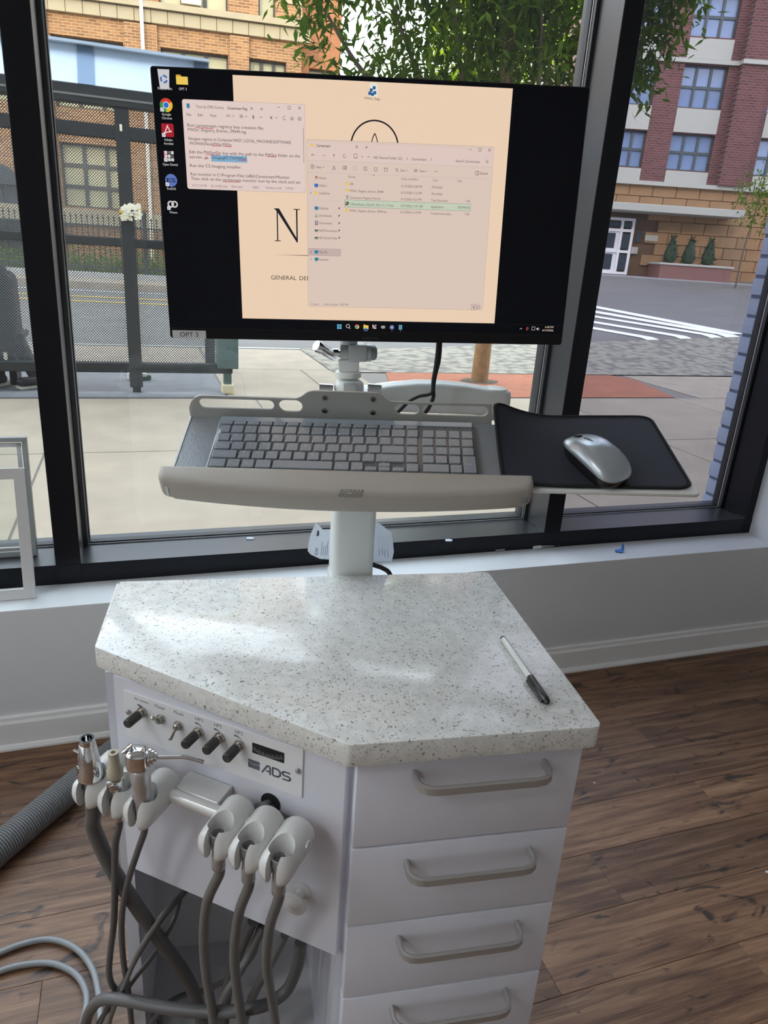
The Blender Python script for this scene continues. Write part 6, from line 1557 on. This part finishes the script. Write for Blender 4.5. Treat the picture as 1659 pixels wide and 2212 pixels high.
# notes window
WIN = srgb(230, 208, 202); TXT = srgb(84, 74, 78); DK = srgb(60, 52, 56)
nw_ = newflat()
R_(nw_, (394.6, 216), (659.4, 417), srgb(168, 146, 142), 4, .003); 
aa, cc = mp(394, 215), mp(659.6, 416.7); b0, b1 = mp(405, 407.6), mp(658.5, 226)
X_0, X_1 = (aa.x + b0.x) / 2, (cc.x + b1.x) / 2; Y_1, Y_0 = (aa.y + b1.y) / 2, (cc.y + b0.y) / 2
nw_ = Flat(FMo, True, LIFT, 0.0)
nw_.poly(rrect(X_0 - .0003, X_1 + .0003, Y_0 - .0003, Y_1 + .0003, .003, 4), srgb(170, 148, 146), 4)
nw_.poly(rrect(X_0, X_1, Y_0, Y_1, .003, 4), WIN, 5)
nl = [('Run carestream registry key creation file.', (393, 603), (1152, 631)), ('PWSvr_Registry_Entries_39044.reg', (397, 648), (975, 668)), ('Navigate registry to Computer\\HKEY_LOCAL_MACHINE\\SOFTWARE', (403, 739), (1422, 771)), ('\\WOW6432Node\\PWInc\\PWSvr', (410, 783), (835, 797)), ('Edit the PWSvrDir key with the path to the PWSry folder on the', (412, 871), (1512, 907)), ('server. ie.', (413, 915), (608, 924)), ('\\\\ImagingPC\\TW\\PWSvr', (632, 925), (983, 935)), ('Run the CS Imaging installer.', (418, 1003), (930, 1020)), ('Run monitor in C:\\Program Files (x86)\\Carestream\\Monitor', (424, 1090), (1410, 1120)), ('Then click on the carestream monitor icon by the clock and set', (428, 1135), (1515, 1168))]
h0, h1 = mp(*Z1(628, 930)), mp(*Z1(986, 930)); nw_.rect(h0.x, h1.x, h0.y - .0042, h0.y + .0042, srgb(132, 176, 206), 6)
for s, p0, p1 in nl: T(nw_, s, Z1(*p0), Z1(*p1), 5.6, DK, 7)
for p0, p1, y in (((470, 0), (650, 0), 628), ((640, 0), (726, 0), 808), ((748, 0), (835, 0), 812), ((572, 0), (715, 0), 894), ((1180, 0), (1268, 0), 914), ((557, 0), (592, 0), 936), ((895, 0), (985, 0), 950), ((746, 0), (920, 0), 1163)):
    a, c = mp(*Z1(p0[0], y)), mp(*Z1(p1[0], y)); nw_.rect(a.x, c.x, a.y - .0004, a.y + .0004, srgb(196, 70, 84), 7)
for s, p0, p1 in (('Ln 5, Col 96', (443, 1199), (583, 1205)), ('20 of 602 char', (627, 1208), (795, 1213)), ('Plain text', (833, 1213), (942, 1217)), ('100%', (1043, 1221), (1101, 1223)), ('Windows (CR', (1172, 1226), (1328, 1230)), ('UTF-8', (1372, 1231), (1442, 1233))): T(nw_, s, Z1(*p0), Z1(*p1), 4.2, srgb(118, 104, 106), 7)
for s, p0, p1, bl_ in (('Tune Up CMD Comma', (477, 418), (753, 428), False), ('Carestream Reg', (790, 432), (987, 440), True)): T(nw_, s, Z1(*p0), Z1(*p1), 4.9, TXT, 7, bl_)
for s, p0, p1 in (('File', (383, 496), (430, 498)), ('Edit', (497, 500), (548, 502)), ('View', (615, 505), (682, 508)), ('H1', (783, 510), (818, 511))): T(nw_, s, Z1(*p0), Z1(*p1), 5.0, TXT, 7)
T(nw_, 'B', Z1(1040, 521), Z1(1058, 522), 6.0, DK, 7, True)
def cross(f, p, r, col, lay, plus=False):
    q = mp(*p)
    for s in ((1, 1), (1, -1)) if not plus else ((1, 0), (0, 1)): f.line((q.x - r * s[0], q.y - r * s[1]), (q.x + r * s[0], q.y + r * s[1]), .00055, col, lay)
def chev(f, p, r, col, lay, d='d'):
    q = mp(*p); pts = {'d': ((-1, .5), (0, -.5), (1, .5)), 'r': ((-.5, 1), (.5, 0), (-.5, -1)), 'u': ((-1, -.5), (0, .5), (1, -.5))}[d]
    for i in (0, 1): f.line((q.x + pts[i][0] * r, q.y + pts[i][1] * r), (q.x + pts[i + 1][0] * r, q.y + pts[i + 1][1] * r), .0005, col, lay)
def sq(f, p, r, col, lay):
    q = mp(*p)
    for a, c in (((-r, -r), (r, -r)), ((r, -r), (r, r)), ((r, r), (-r, r)), ((-r, r), (-r, -r))): f.line((q.x + a[0], q.y + a[1]), (q.x + c[0], q.y + c[1]), .0005, col, lay)
def dash(f, p, w, col, lay, n=1, gap=.0014):
    q = mp(*p)
    for k in range(n): f.rect(q.x - w, q.x + w, q.y - .00028 - (k - (n - 1) / 2) * gap, q.y + .00028 - (k - (n - 1) / 2) * gap, col, lay)
cross(nw_, Z1(1031, 437), .0016, TXT, 7); cross(nw_, Z1(1130, 443), .0019, TXT, 7, True); dash(nw_, Z1(1300, 424), .0017, TXT, 7); sq(nw_, Z1(1405, 429), .0018, TXT, 7); cross(nw_, Z1(1507, 432), .0018, TXT, 7)
chev(nw_, Z1(848, 512), .0013, TXT, 7); dash(nw_, Z1(928, 514), .0022, TXT, 7, 3); chev(nw_, Z1(976, 517), .0013, TXT, 7); dash(nw_, Z1(1123, 524), .0018, TXT, 7); chev(nw_, Z1(1276, 529), .0013, TXT, 7)
q = mp(*Z1(1228, 526)); nw_.line((q.x - .002, q.y + .001), (q.x + .001, q.y - .002), .0008, TXT, 7); nw_.line((q.x + .001, q.y + .002), (q.x - .001, q.y - .002), .0007, TXT, 7)
q = mp(*Z1(1358, 533)); nw_.ring((q.x, q.y), .0022, .0005, TXT, 7, 12, 60, 330); q = mp(*Z1(1433, 537)); nw_.disc((q.x, q.y), .0030, srgb(206, 186, 184), 6, 16); nw_.ring((q.x, q.y - .0004), .0008, .0005, TXT, 7, 10); q = mp(*Z1(1508, 540)); nw_.ring((q.x, q.y), .0024, .0005, TXT, 7, 6); nw_.ring((q.x, q.y), .0009, .0005, TXT, 7, 10)
q = mp(*Z1(400, 410)); nw_.rect(q.x - .0022, q.x + .0022, q.y - .003, q.y + .003, srgb(84, 152, 178), 7); dash(nw_, Z1(400, 408), .0014, srgb(40, 80, 110), 8, 3, .001)
a, c = mp(*Z1(1543, 628)), mp(*Z1(1550, 980)); nw_.rect(a.x, a.x + .0007, c.y, a.y, srgb(150, 128, 150), 7)
for y0_ in (1190,):
    a = mp(*Z1(430, y0_)); nw_.rect(X_0, X_1, a.y - .0001, a.y + .00015, srgb(206, 182, 178), 6)
nw_.build('notes_window', scr)
# files window
ex = newflat()
e0, e1, e2, e3 = mp(*Z2(85, 220)), mp(*Z2(1545, 283)), mp(*Z2(1443, 1548)), mp(*Z2(93, 1520))
X0e, X1e, Y0e, Y1e = (e0.x + e3.x) / 2, (e1.x + e2.x) / 2, (e2.y + e3.y) / 2, (e0.y + e1.y) / 2
WIN2 = srgb(224, 202, 190)
ex.poly(rrect(X0e - .0003, X1e + .0003, Y0e - .0003, Y1e + .0003, .003, 4), srgb(164, 142, 136), 8); ex.poly(rrect(X0e, X1e, Y0e, Y1e, .003, 4), WIN2, 9)
a = mp(*Z2(400, 395)); b_ = mp(*Z2(400, 490)); ex.rect(X0e, X1e, a.y, Y1e - .0035, srgb(228, 204, 196), 10)
ex.rect(X0e, X1e, a.y - .00015, a.y + .00015, srgb(198, 176, 168), 11); ex.rect(X0e, X1e, b_.y - .00015, b_.y + .00015, srgb(198, 176, 168), 11)
def E(s, p0, p1, h=4.7, col=TXT, bold=False): T(ex, s, Z2(*p0), Z2(*p1), h, col, 12, bold)
E('Carestream', (157, 270), (265, 274), bold=True)
E('ND Shared Folder (Z:)', (602, 363), (827, 371), 5.0); E('Carestream', (897, 375), (1013, 379), 5.0); E('Search Carestream', (1240, 390), (1428, 396), 5.0)
E('New', (157, 437), (198, 439)); E('Sort', (810, 463), (847, 465)); E('View', (957, 468), (1000, 470)); E('Details', (1430, 486), (1490, 489))
hc = srgb(128, 112, 110)
E('Name', (405, 512), (460, 515), 4.6, hc); E('Date modified', (820, 529), (944, 533), 4.6, hc); E('Type', (1060, 538), (1100, 540), 4.6, hc); E('Size', (1255, 544), (1288, 546), 4.6, hc)
a, c = mp(*Z2(376, 702)), mp(*Z2(1356, 770)); yc = (a.y + c.y) / 2; ex.rect(a.x, c.x, yc - .0050, yc + .0050, srgb(110, 140, 124), 10); ex.rect(a.x + .0004, c.x - .0004, yc - .0046, yc + .0046, srgb(200, 210, 188), 11)
for s, p0, p1 in (('DB', (418, 568), (443, 569)), ('PWSvr_Registry_Entries_39044', (418, 622), (678, 630)), ('Carestream Registry Key.txt', (418, 674), (655, 682)), ('CSISuiteSetup_USandC_KDI_v7_1.17.exe', (418, 726), (757, 736)), ('PWSvr_Registry_Entries_39044.zip', (416, 776), (703, 785)), ('6/15/2026 5:08 PM', (818, 586), (978, 590)), ('6/15/2026 3:15 PM', (816, 637), (976, 641)), ('6/15/2026 4:23 PM', (814, 687), (973, 692)), ('5/31/2026 11:01 AM', (813, 739), (983, 743)), ('6/15/2026 3:14 PM', (811, 788), (969, 792)), ('File folder', (1056, 593), (1140, 596)), ('File folder', (1053, 645), (1138, 648)), ('Text Document', (1050, 696), (1180, 700)), ('Application', (1047, 746), (1147, 749)), ('Compressed (zipp...', (1046, 796), (1213, 803)), ('1 KB', (1316, 702), (1350, 704)), ('855,948 KB', (1258, 750), (1348, 754)), ('1 KB', (1310, 802), (1344, 804))): E(s, p0, p1, 4.6, srgb(100, 88, 88))
for s, p0, p1 in (('Home', (178, 521), (234, 524)), ('Gallery', (178, 580), (238, 583)), ('OneDrive', (178, 640), (260, 643)), ('Desktop', (178, 756), (249, 759)), ('Downloads', (178, 814), (275, 817)), ('Documents', (178, 872), (278, 875)), ('Staff Document:', (178, 930), (320, 934)), ('ND Shared Folde', (178, 987), (317, 991)), ('Network', (180, 1155), (252, 1158))): E(s, p0, p1, 4.7, srgb(96, 84, 84))
a, c = mp(*Z2(93, 1068)), mp(*Z2(345, 1131)); ex.rect(a.x, c.x, c.y, a.y, srgb(150, 134, 132), 10); ex.rect(a.x + .0003, c.x - .0003, c.y + .0003, a.y - .0003, srgb(200, 178, 172), 11); E('This PC', (180, 1098), (243, 1101), 4.7, srgb(96, 84, 84))
E('5 items', (117, 1501), (175, 1504), 4.4, hc); E('1 item selected   835 MB', (210, 1502), (405, 1508), 4.4, hc)
cross(ex, Z2(470, 280), .0016, TXT, 12); cross(ex, Z2(546, 284), .0019, TXT, 12, True); dash(ex, Z2(1353, 301), .0017, TXT, 12); sq(ex, Z2(1428, 303), .0018, TXT, 12); cross(ex, Z2(1503, 306), .0018, TXT, 12)
for p, d in (((130, 342), (-1, 0)), ((212, 347), (1, 0)), ((293, 350), (0, 1))):
    q = mp(*Z2(*p)); cl = TXT if p[0] != 212 else srgb(176, 156, 152); r = .0021
    ex.line((q.x - d[0] * r, q.y - d[1] * r), (q.x + d[0] * r, q.y + d[1] * r), .0005, cl, 12)
    for s in (1, -1): ex.line((q.x + d[0] * r, q.y + d[1] * r), (q.x + d[0] * r * .2 + d[1] * s * .0013, q.y + d[1] * r * .2 + d[0] * s * .0013), .0005, cl, 12)
q = mp(*Z2(375, 352)); ex.ring((q.x, q.y), .0021, .0005, TXT, 12, 20, 50, 360)
sq(ex, Z2(462, 351), .0024, TXT, 12); dash(ex, Z2(462, 367), .0012, TXT, 12)
for p in ((513, 357), (861, 372), (1050, 379), (112, 638), (116, 1097), (116, 1153)): chev(ex, Z2(*p), .0014, TXT, 12, 'r')
for p in ((562, 358), (1087, 473)): dash(ex, Z2(*p), .0022, TXT, 12)
q = mp(*Z2(1483, 395)); ex.ring((q.x, q.y + .0003), .0015, .0005, TXT, 12, 16); ex.line((q.x + .001, q.y - .001), (q.x + .002, q.y - .002), .0005, TXT, 12)
q = mp(*Z2(127, 434)); ex.ring((q.x, q.y), .0026, .0005, TXT, 12, 20); cross(ex, Z2(127, 434), .0013, TXT, 12, True)
q = mp(*Z2(293, 442)); ex.line((q.x - .0016, q.y + .0024), (q.x + .001, q.y - .0012), .0005, TXT, 12); ex.line((q.x + .0016, q.y + .0024), (q.x - .001, q.y - .0012), .0005, TXT, 12); ex.ring((q.x - .0014, q.y - .002), .0009, .0004, srgb(70, 100, 150), 12, 10); ex.ring((q.x + .0014, q.y - .002), .0009, .0004, srgb(70, 100, 150), 12, 10)
for p, cl in (((375, 444), TXT), ((456, 448), srgb(190, 170, 166)), ((537, 450), TXT), ((617, 455), TXT), ((698, 458), TXT)): sq(ex, Z2(*p), .0021, cl, 12)
dash(ex, Z2(698, 446), .0026, TXT, 12); sq(ex, Z2(381, 440), .0015, TXT, 12); T(ex, 'A', Z2(533, 451), Z2(541, 451), 3.5, TXT, 12)
for dx, s in ((-.0010, 1), (.0010, -1)):
    q = mp(*Z2(782, 460)); ex.line((q.x + dx, q.y - .0022), (q.x + dx, q.y + .0022), .0005, TXT, 12); ex.line((q.x + dx, q.y + .0022 * s), (q.x + dx - .001 * s, q.y + .001 * s), .0005, TXT, 12)
dash(ex, Z2(929, 465), .0024, TXT, 12, 3)
for p in ((214, 438), (862, 464), (1014, 470)): chev(ex, Z2(*p), .0009, TXT, 12)
chev(ex, Z2(603, 500), .0013, TXT, 12, 'u')
sq(ex, Z2(1406, 485), .0024, TXT, 12); q = mp(*Z2(1410, 485)); ex.rect(q.x, q.x + .0005, q.y - .0024, q.y + .0024, TXT, 12)
for p in ((113, 257, 139, 276), (386, 557, 411, 578), (386, 609, 411, 629), (385, 762, 410, 782), (143, 628, 169, 649)): folder(ex, *p, Z2, 12)
q = mp(*Z2(397, 670)); ex.rect(q.x - .0018, q.x + .0018, q.y - .0026, q.y + .0026, srgb(196, 190, 184), 12); dash(ex, Z2(397, 670), .0012, srgb(120, 112, 110), 13, 4, .0011)
q = mp(*Z2(396, 721)); ex.rect(q.x - .0024, q.x + .0024, q.y - .0024, q.y + .0024, srgb(56, 56, 50), 12); ex.disc((q.x - .0006, q.y + .0006), .001, srgb(214, 196, 120), 13, 10); ex.rect(q.x + .0004, q.x + .002, q.y - .002, q.y - .0006, srgb(170, 196, 160), 13)
q = mp(*Z2(157, 520)); ex.poly([(q.x - .0026, q.y), (q.x, q.y + .0028), (q.x + .0026, q.y)], srgb(176, 96, 80), 12); ex.rect(q.x - .0017, q.x + .0017, q.y - .0024, q.y, srgb(206, 176, 150), 12)
for p, cl in (((156, 579), srgb(70, 110, 190)), ((157, 756), srgb(52, 130, 168)), ((157, 1096), srgb(52, 130, 168)), ((158, 1153), srgb(52, 130, 150))):
    q = mp(*Z2(*p)); ex.poly(rrect(q.x - .0028, q.x + .0028, q.y - .0021, q.y + .0021, .0005, 2), cl, 12); ex.rect(q.x - .0009, q.x + .0009, q.y - .003, q.y - .0021, cl, 12)
q = mp(*Z2(156, 813)); ex.line((q.x, q.y + .0028), (q.x, q.y - .0014), .0006, srgb(60, 120, 90), 12); chev(ex, Z2(156, 818), .0017, srgb(60, 120, 90), 12); dash(ex, Z2(156, 825), .0024, srgb(60, 120, 90), 12)
q = mp(*Z2(157, 871)); ex.rect(q.x - .0022, q.x + .0022, q.y - .003, q.y + .003, srgb(128, 120, 124), 12); dash(ex, Z2(157, 868), .0014, srgb(214, 206, 204), 13, 3)
for p in ((157, 931), (157, 988)): dash(ex, Z2(*p), .0026, srgb(46, 50, 46), 12, 1); q = mp(*Z2(*p)); ex.rect(q.x - .0026, q.x + .0026, q.y - .0019, q.y - .0009, srgb(80, 150, 90), 12); ex.rect(q.x - .0026, q.x + .0026, q.y - .0004, q.y + .0012, srgb(56, 58, 58), 12)
for p in ((332, 760), (332, 818), (332, 875), (332, 932), (332, 989)):
    q = mp(*Z2(*p)); ex.line((q.x - .0014, q.y - .0014), (q.x, q.y), .0005, TXT, 12); ex.disc((q.x + .0005, q.y + .0005), .0011, TXT, 12, 8)
for y_ in (695, 1042):
    a, c = mp(*Z2(105, y_)), mp(*Z2(340, y_ + 6)); ex.rect(a.x, c.x, a.y - .00012, a.y + .00012, srgb(204, 182, 174), 11)
sq(ex, Z2(1381, 1526), .0042, srgb(130, 122, 130), 12); dash(ex, Z2(1381, 1527), .0018, TXT, 12, 4, .0011); sq(ex, Z2(1417, 1526), .0021, TXT, 12)
ex.build('files_window', scr)
# taskbar
tb_ = newflat()
a = mp(700, 689); c = mp(700, 727)
yt = mp(380, 686).y
tb_.rect(.0025, MW - .0025, yt - .0001, yt + .0001, srgb(34, 36, 44), 1)
q = mp(733, 705.5)
for dx in (-1, 1):
    for dy in (-1, 1): tb_.rect(q.x + dx * .0019 - .0016, q.x + dx * .0019 + .0016, q.y + dy * .0019 - .0016, q.y + dy * .0019 + .0016, srgb(96, 170, 206), 2)
q = mp(752, 705); tb_.ring((q.x - .0004, q.y + .0004), .0026, .0008, WHT, 2, 18); tb_.line((q.x + .0014, q.y - .0014), (q.x + .0034, q.y - .0034), .0009, WHT, 2)
chrome(tb_, mp(771, 705.5), .0036, 2); folder(tb_, 785, 701, 796, 711, lambda x, y: (x, y), 2); q = mp(790, 710); tb_.rect(q.x - .0025, q.x + .0025, q.y - .001, q.y + .0012, srgb(70, 130, 200), 5)
q = mp(790, 714); tb_.rect(q.x - .003, q.x + .003, q.y - .0004, q.y + .0004, srgb(110, 160, 210), 3)
grid_icon(tb_, mp(808.5, 706), .0021, 2); weave(tb_, mp(827.5, 706.5), .0016, 2); q = mp(846.5, 707); tb_.disc((q.x, q.y), .0036, srgb(96, 110, 160), 2); tb_.disc((q.x, q.y), .0014, srgb(200, 206, 220), 3, 10)
q = mp(865, 707); tb_.rect(q.x - .0026, q.x + .0026, q.y - .0035, q.y + .0035, srgb(110, 176, 196), 2); dash(tb_, (865, 707), .0018, srgb(40, 80, 110), 3, 4, .0013)
for p in ((846.5, 715), (865, 715)): q = mp(*p); tb_.disc((q.x, q.y), .0006, srgb(150, 150, 150), 3, 8)
chev(tb_, (1125, 710), .0018, WHT, 2, 'u'); q = mp(1139, 710); tb_.ring((q.x, q.y + .0006), .0014, .0008, srgb(196, 84, 70), 2, 14); tb_.line((q.x - .0008, q.y), (q.x - .0008, q.y - .003), .0008, srgb(196, 84, 70), 2)
sq(tb_, (1152, 709.5), .0024, WHT, 2); q = mp(1161.5, 710.5); tb_.poly([(q.x - .0022, q.y - .001), (q.x - .0008, q.y - .001), (q.x + .0006, q.y - .0024), (q.x + .0006, q.y + .0024), (q.x - .0008, q.y + .001), (q.x - .0022, q.y + .001)], WHT, 2); tb_.ring((q.x, q.y), .0021, .0004, WHT, 2, 8, -50, 50)
T(tb_, '6:40 PM', (1177.5, 706.5), (1195.5, 707), 4.3, srgb(226, 206, 180), 2); T(tb_, '6/15/2026', (1171.5, 713.2), (1195, 714), 4.3, srgb(226, 206, 180), 2)
tb_.build('taskbar', scr)
# name on the chin and label tape
nm = Flat(FMo, False, .00015, -.0004); T(nm, 'SAMSUNG', (782, 730.5), (817, 731.5), 4.2, srgb(56, 58, 60), 1, True); nm.build('maker_name', mon)
a, c = mp(372, 712), mp(445.5, 733); s0 = mp(389, 722); s1 = mp(428, 722.6)
bm = BM(); box(bm, a.x, c.x, c.y + .0006, a.y - .0008, -.0004, .0004, FMo.M); st = obj('label_tape', bm, mat('white_label_tape', (0.66, 0.65, 0.67), .45), mon)
nm = Flat(FMo, False, .00015, .0004); nm.text('OPT 3', s0.x, (a.y + c.y) / 2 - .0032, .0066, (0.02, 0.02, 0.025), 1, width=s1.x - s0.x); nm.build('label_text', st)
# joint plate behind
bm = BM(); a = FMo.at(754, 690); box(bm, a.x - .05, a.x + .05, .03, .13, -.0445, -.034, FMo.M, bevel=.003); obj('mount_plate', bm, m_bez, mon)

# black cables hanging behind the monitor
def fcp(*pts): return [Fcol.wat(x, y, c_) for x, y, c_ in pts]
hose_thing('monitor_cable', 'black cable hanging straight down from the monitor to the tray', fcp((952, 690, .02), (951, 745, .02), (948, 780, .02), (940, 812, .015), (936, 840, .012), (936, 858, .012), (928, 878, .0), (918, 893, -.012), (905, 915, -.03)), .0032, m_rub, 'cable', 'monitor cables', floor_end=False)
hose_thing('monitor_cable', 'dark cable bending left along the support arm behind the tray', fcp((947, 690, .026), (946, 745, .026), (941, 790, .024), (936, 820, .020), (934, 845, .018), (926, 852, .018), (905, 856, .016), (885, 866, .012), (868, 882, -.0), (855, 897, -.012), (840, 920, -.03)), .0030, m_rub, 'cable', 'monitor cables', floor_end=False)
Fd = Frame(FC.p(0.0694, 0.425 + 0.075, 0), FC.x, (0, 0, 1))
hose_thing('power_cord', 'black cord curling out behind the foot of the white post', [Fd.wat(x, y, c_) for x, y, c_ in ((790, 1215, .005), (812, 1222, .002), (828, 1228, -.005), (842, 1240, -.02), (850, 1275, -.03), (850, 1400, -.03))], .0042, m_rub, 'cord')
# instruction sheet behind the post
m_paper = leaf_mat('white_paper', (0.80, 0.84, 0.90), (0.82, 0.86, 0.91), 0.45)
def dpt(x, y): v = Fd.at(x, y); return (v.x, v.y)
sheet_l = [(672, 1160), (683.5, 1132), (698, 1146), (720, 1144), (745, 1140), (812, 1131), (822, 1135), (849, 1157), (853, 1180), (855, 1200), (850, 1222), (810, 1218), (745, 1213), (717, 1209), (692, 1210), (672, 1203), (666, 1196), (668, 1180)]
pts = [dpt(*p) for p in sheet_l]
bm = BM(); b2 = BM(); vs_ = [b2.verts.new((p[0], p[1], 0)) for p in pts]; b2.faces.new(vs_); bmesh.ops.triangulate(b2, faces=b2.faces[:]); bmesh.ops.subdivide_edges(b2, edges=b2.edges[:], cuts=4, use_grid_fill=True)
def bend(x): return .010 * math.cos((x) * 30) - .008
for v in b2.verts: v.co.z = bend(v.co.x)
bmesh.ops.solidify(b2, geom=b2.faces[:], thickness=.0004); bmesh.ops.transform(b2, matrix=Fd.M, verts=b2.verts)
pa = thing('instruction_sheet', Fd.p(0, 0.88, 0), 'folded white printed sheet tucked behind the white post', 'paper'); obj('sheet', b2, m_paper, pa, 60); bm.free()
class Bent(Flat): pass
fd2 = Frame(Fd.o, Fd.x, Fd.y)
pp_ = Flat(fd2, False, .0006, 0.0)
gr = srgb(110, 120, 140)
def ptx(s, x, y, h, ang, w=None, col=gr):
    v = Fd.at(x, y); pp_.base = bend(v.x) + .0002; pp_.text(s, v.x, v.y, h, col, 1, width=w, ang=ang)
ptx('ICW', 687, 1202, .0050, math.radians(86), .013, srgb(60, 66, 84))
for x, y0_, y1_ in ((694, 1202, 1172), (698, 1202, 1180), (702, 1202, 1178), (706, 1200, 1170), (829, 1205, 1160), (835, 1210, 1165), (822, 1206, 1150), (842, 1212, 1162)):
    a, c = Fd.at(x, y0_), Fd.at(x + (3 if x < 750 else -4), y1_); pp_.base = bend(a.x) + .0003; pp_.line((a.x, a.y), (c.x, c.y), .0008, gr, 1)
a = Fd.at(688, 1155); pp_.base = bend(a.x) + .0003; pp_.poly([(a.x - .0025, a.y - .006), (a.x + .002, a.y - .004), (a.x + .002, a.y + .003), (a.x - .001, a.y + .006)], srgb(40, 42, 50), 1)
pp_.build('print', pa)

# ---------------------------------------------------------------- things on the sill
m_fw = mat('white_frame', (0.70, 0.70, 0.70), .4); m_fg = mat('grey_metal_frame', (0.40, 0.43, 0.44), .35, .5)
Fp1 = Frame(V((-0.600, 1.900, ZS + .001)), (1, 0, 0.0), (0, 0.165, 1))
pf1 = thing('picture_frame', (-0.45, 1.90, ZS), 'empty white picture frame leaning on the window at the left edge', 'picture frame')
def frame_parts(F, w, h, bw, th, m, parent):
    for nm_, pts in (('left_bar', [(0, 0), (bw, bw), (bw, h - bw), (0, h)]), ('right_bar', [(w, 0), (w, h), (w - bw, h - bw), (w - bw, bw)]), ('bottom_bar', [(0, 0), (w, 0), (w - bw, bw), (bw, bw)]), ('top_bar', [(0, h), (bw, h - bw), (w - bw, h - bw), (w, h)])):
        b = BM(); prism(b, [V(p) for p in pts], -th, 0, F.M, bevel=.0006, seg=1); obj(nm_, b, m, parent)
frame_parts(Fp1, 0.298, 0.352, 0.028, .012, m_fw, pf1)
Fp2 = Frame(V((-0.660, 2.052, ZR + .001)), (1, 0, 0), (0, 0.10, 1))
pf2 = thing('metal_frame', (-0.5, 2.06, ZR), 'grey metal frame with glass standing behind the empty white frame', 'picture frame')
frame_parts(Fp2, 0.350, 0.338, 0.012, .024, m_fg, pf2)
F2b = Frame(Fp2.p(.016, .016, -.004), Fp2.x, Fp2.y)
b = BM(); 
for (x0, x1, y0_, y1_) in ((0, .318, 0, .010), (0, .318, .296, .306), (0, .010, 0, .306), (.308, .318, 0, .306)): box(b, x0, x1, y0_, y1_, -.012, 0, F2b.M)
obj('inner_frame', b, mat('silver_profile', (0.62, 0.66, 0.67), .3, .6), pf2)
b = BM(); box(b, .012, .306, .012, .294, -.008, -.006, F2b.M); obj('glass', b, m_glass, pf2)
# marker, clear cap, blue tape, paper scraps
a, c = onz(1152, 1183, ZS + .006), onz(1207, 1177, ZS + .006); d = (c - a).normalized()
mk = thing('marker', V((a.x, a.y, ZS)), 'clear marker with a white cap lying on the sill by the middle mullion', 'marker')
b = BM(); lathe(b, a, d, [(0, .004), (.001, .0058), (.030, .0060), (.031, .005)], 16); obj('cap', b, mat('white_plastic_gloss', (.74, .735, .72), .22), mk, 40)
b = BM(); lathe(b, a + d * .030, d, [(0, .0048), ((c - a).length - .032, .0048), ((c - a).length - .030, .003)], 14); obj('barrel', b, mat('clear_plastic', (.5, .52, .54), .12, alpha=.55), mk, 40)
a, c = onz(1071, 1190, ZS + .004), onz(1089, 1187, ZS + .004); b = BM(); F_ = Frame(a, c - a, (0, 1, 0)); box(b, 0, (c - a).length, -.005, .005, -.0038, .005, F_.M, bevel=.001, seg=1)
tag(obj('clear_cap', b, mat('clear_plastic', (.5, .52, .54), .12, alpha=.55), None, 30, loc=(a.x, a.y, ZS)), 'small clear plastic piece on the sill left of the marker', 'plastic piece')
p = onz(1340, 1192, ZS); b = BM(); rings = []
for k, (x, y, zt, w) in enumerate(((-.022, .000, .001, .004), (-.010, -.002, .003, .007), (.000, -.004, .002, .009), (.008, .001, .006, .008), (.012, .006, .014, .006), (.013, .010, .023, .003))):
    rings.append([p + V((x, y - w * 1.1, zt)), p + V((x, y + w * 1.1, zt + .004)), p + V((x + .001, y + w * 1.1, zt + .0052)), p + V((x + .001, y - w * 1.1, zt + .001))])
loft(b, rings); tag(obj('tape_scrap', b, mat('blue_tape', srgb(52, 118, 196), .5), None, loc=(p.x, p.y, ZS)), 'crumpled scrap of blue painter tape on the white sill', 'tape')
for i, (x, y) in enumerate(((540, 1164), (969, 1168))):
    p = onz(x, y, ZR + .0005); b = BM(); pts = [(p.x + r * math.cos(t), p.y + r * .8 * math.sin(t)) for t, r in ((0, .014), (1, .010), (2.2, .012), (3.3, .013), (4.4, .008), (5.4, .012))]
    prism(b, pts, ZR + .0003, ZR + .0035); tag(obj('paper_scrap', b, m_paper, None, loc=(p.x, p.y, ZR)), ('white paper scrap on the window rail left of the post', 'white paper scrap on the window rail right of the post')[i], 'paper scrap')
# small white crumb on the floor
p = onz(1284, 1692, 0); b = BM(); box(b, p.x - .003, p.x + .003, p.y - .002, p.y + .002, 0.0002, .003, bevel=.0008, seg=1); tag(obj('crumb', b, m_paper, None, loc=(p.x, p.y, 0)), 'tiny white crumb on the wood floor right of the cart', 'crumb')
p = onz(1657, 1885, 0); b = BM(); box(b, p.x - .004, p.x + .004, p.y - .003, p.y + .003, 0.0002, .004, bevel=.001, seg=1); tag(obj('crumb', b, m_paper, None, loc=(p.x, p.y, 0)), 'tiny white speck on the wood floor at the right edge', 'crumb')
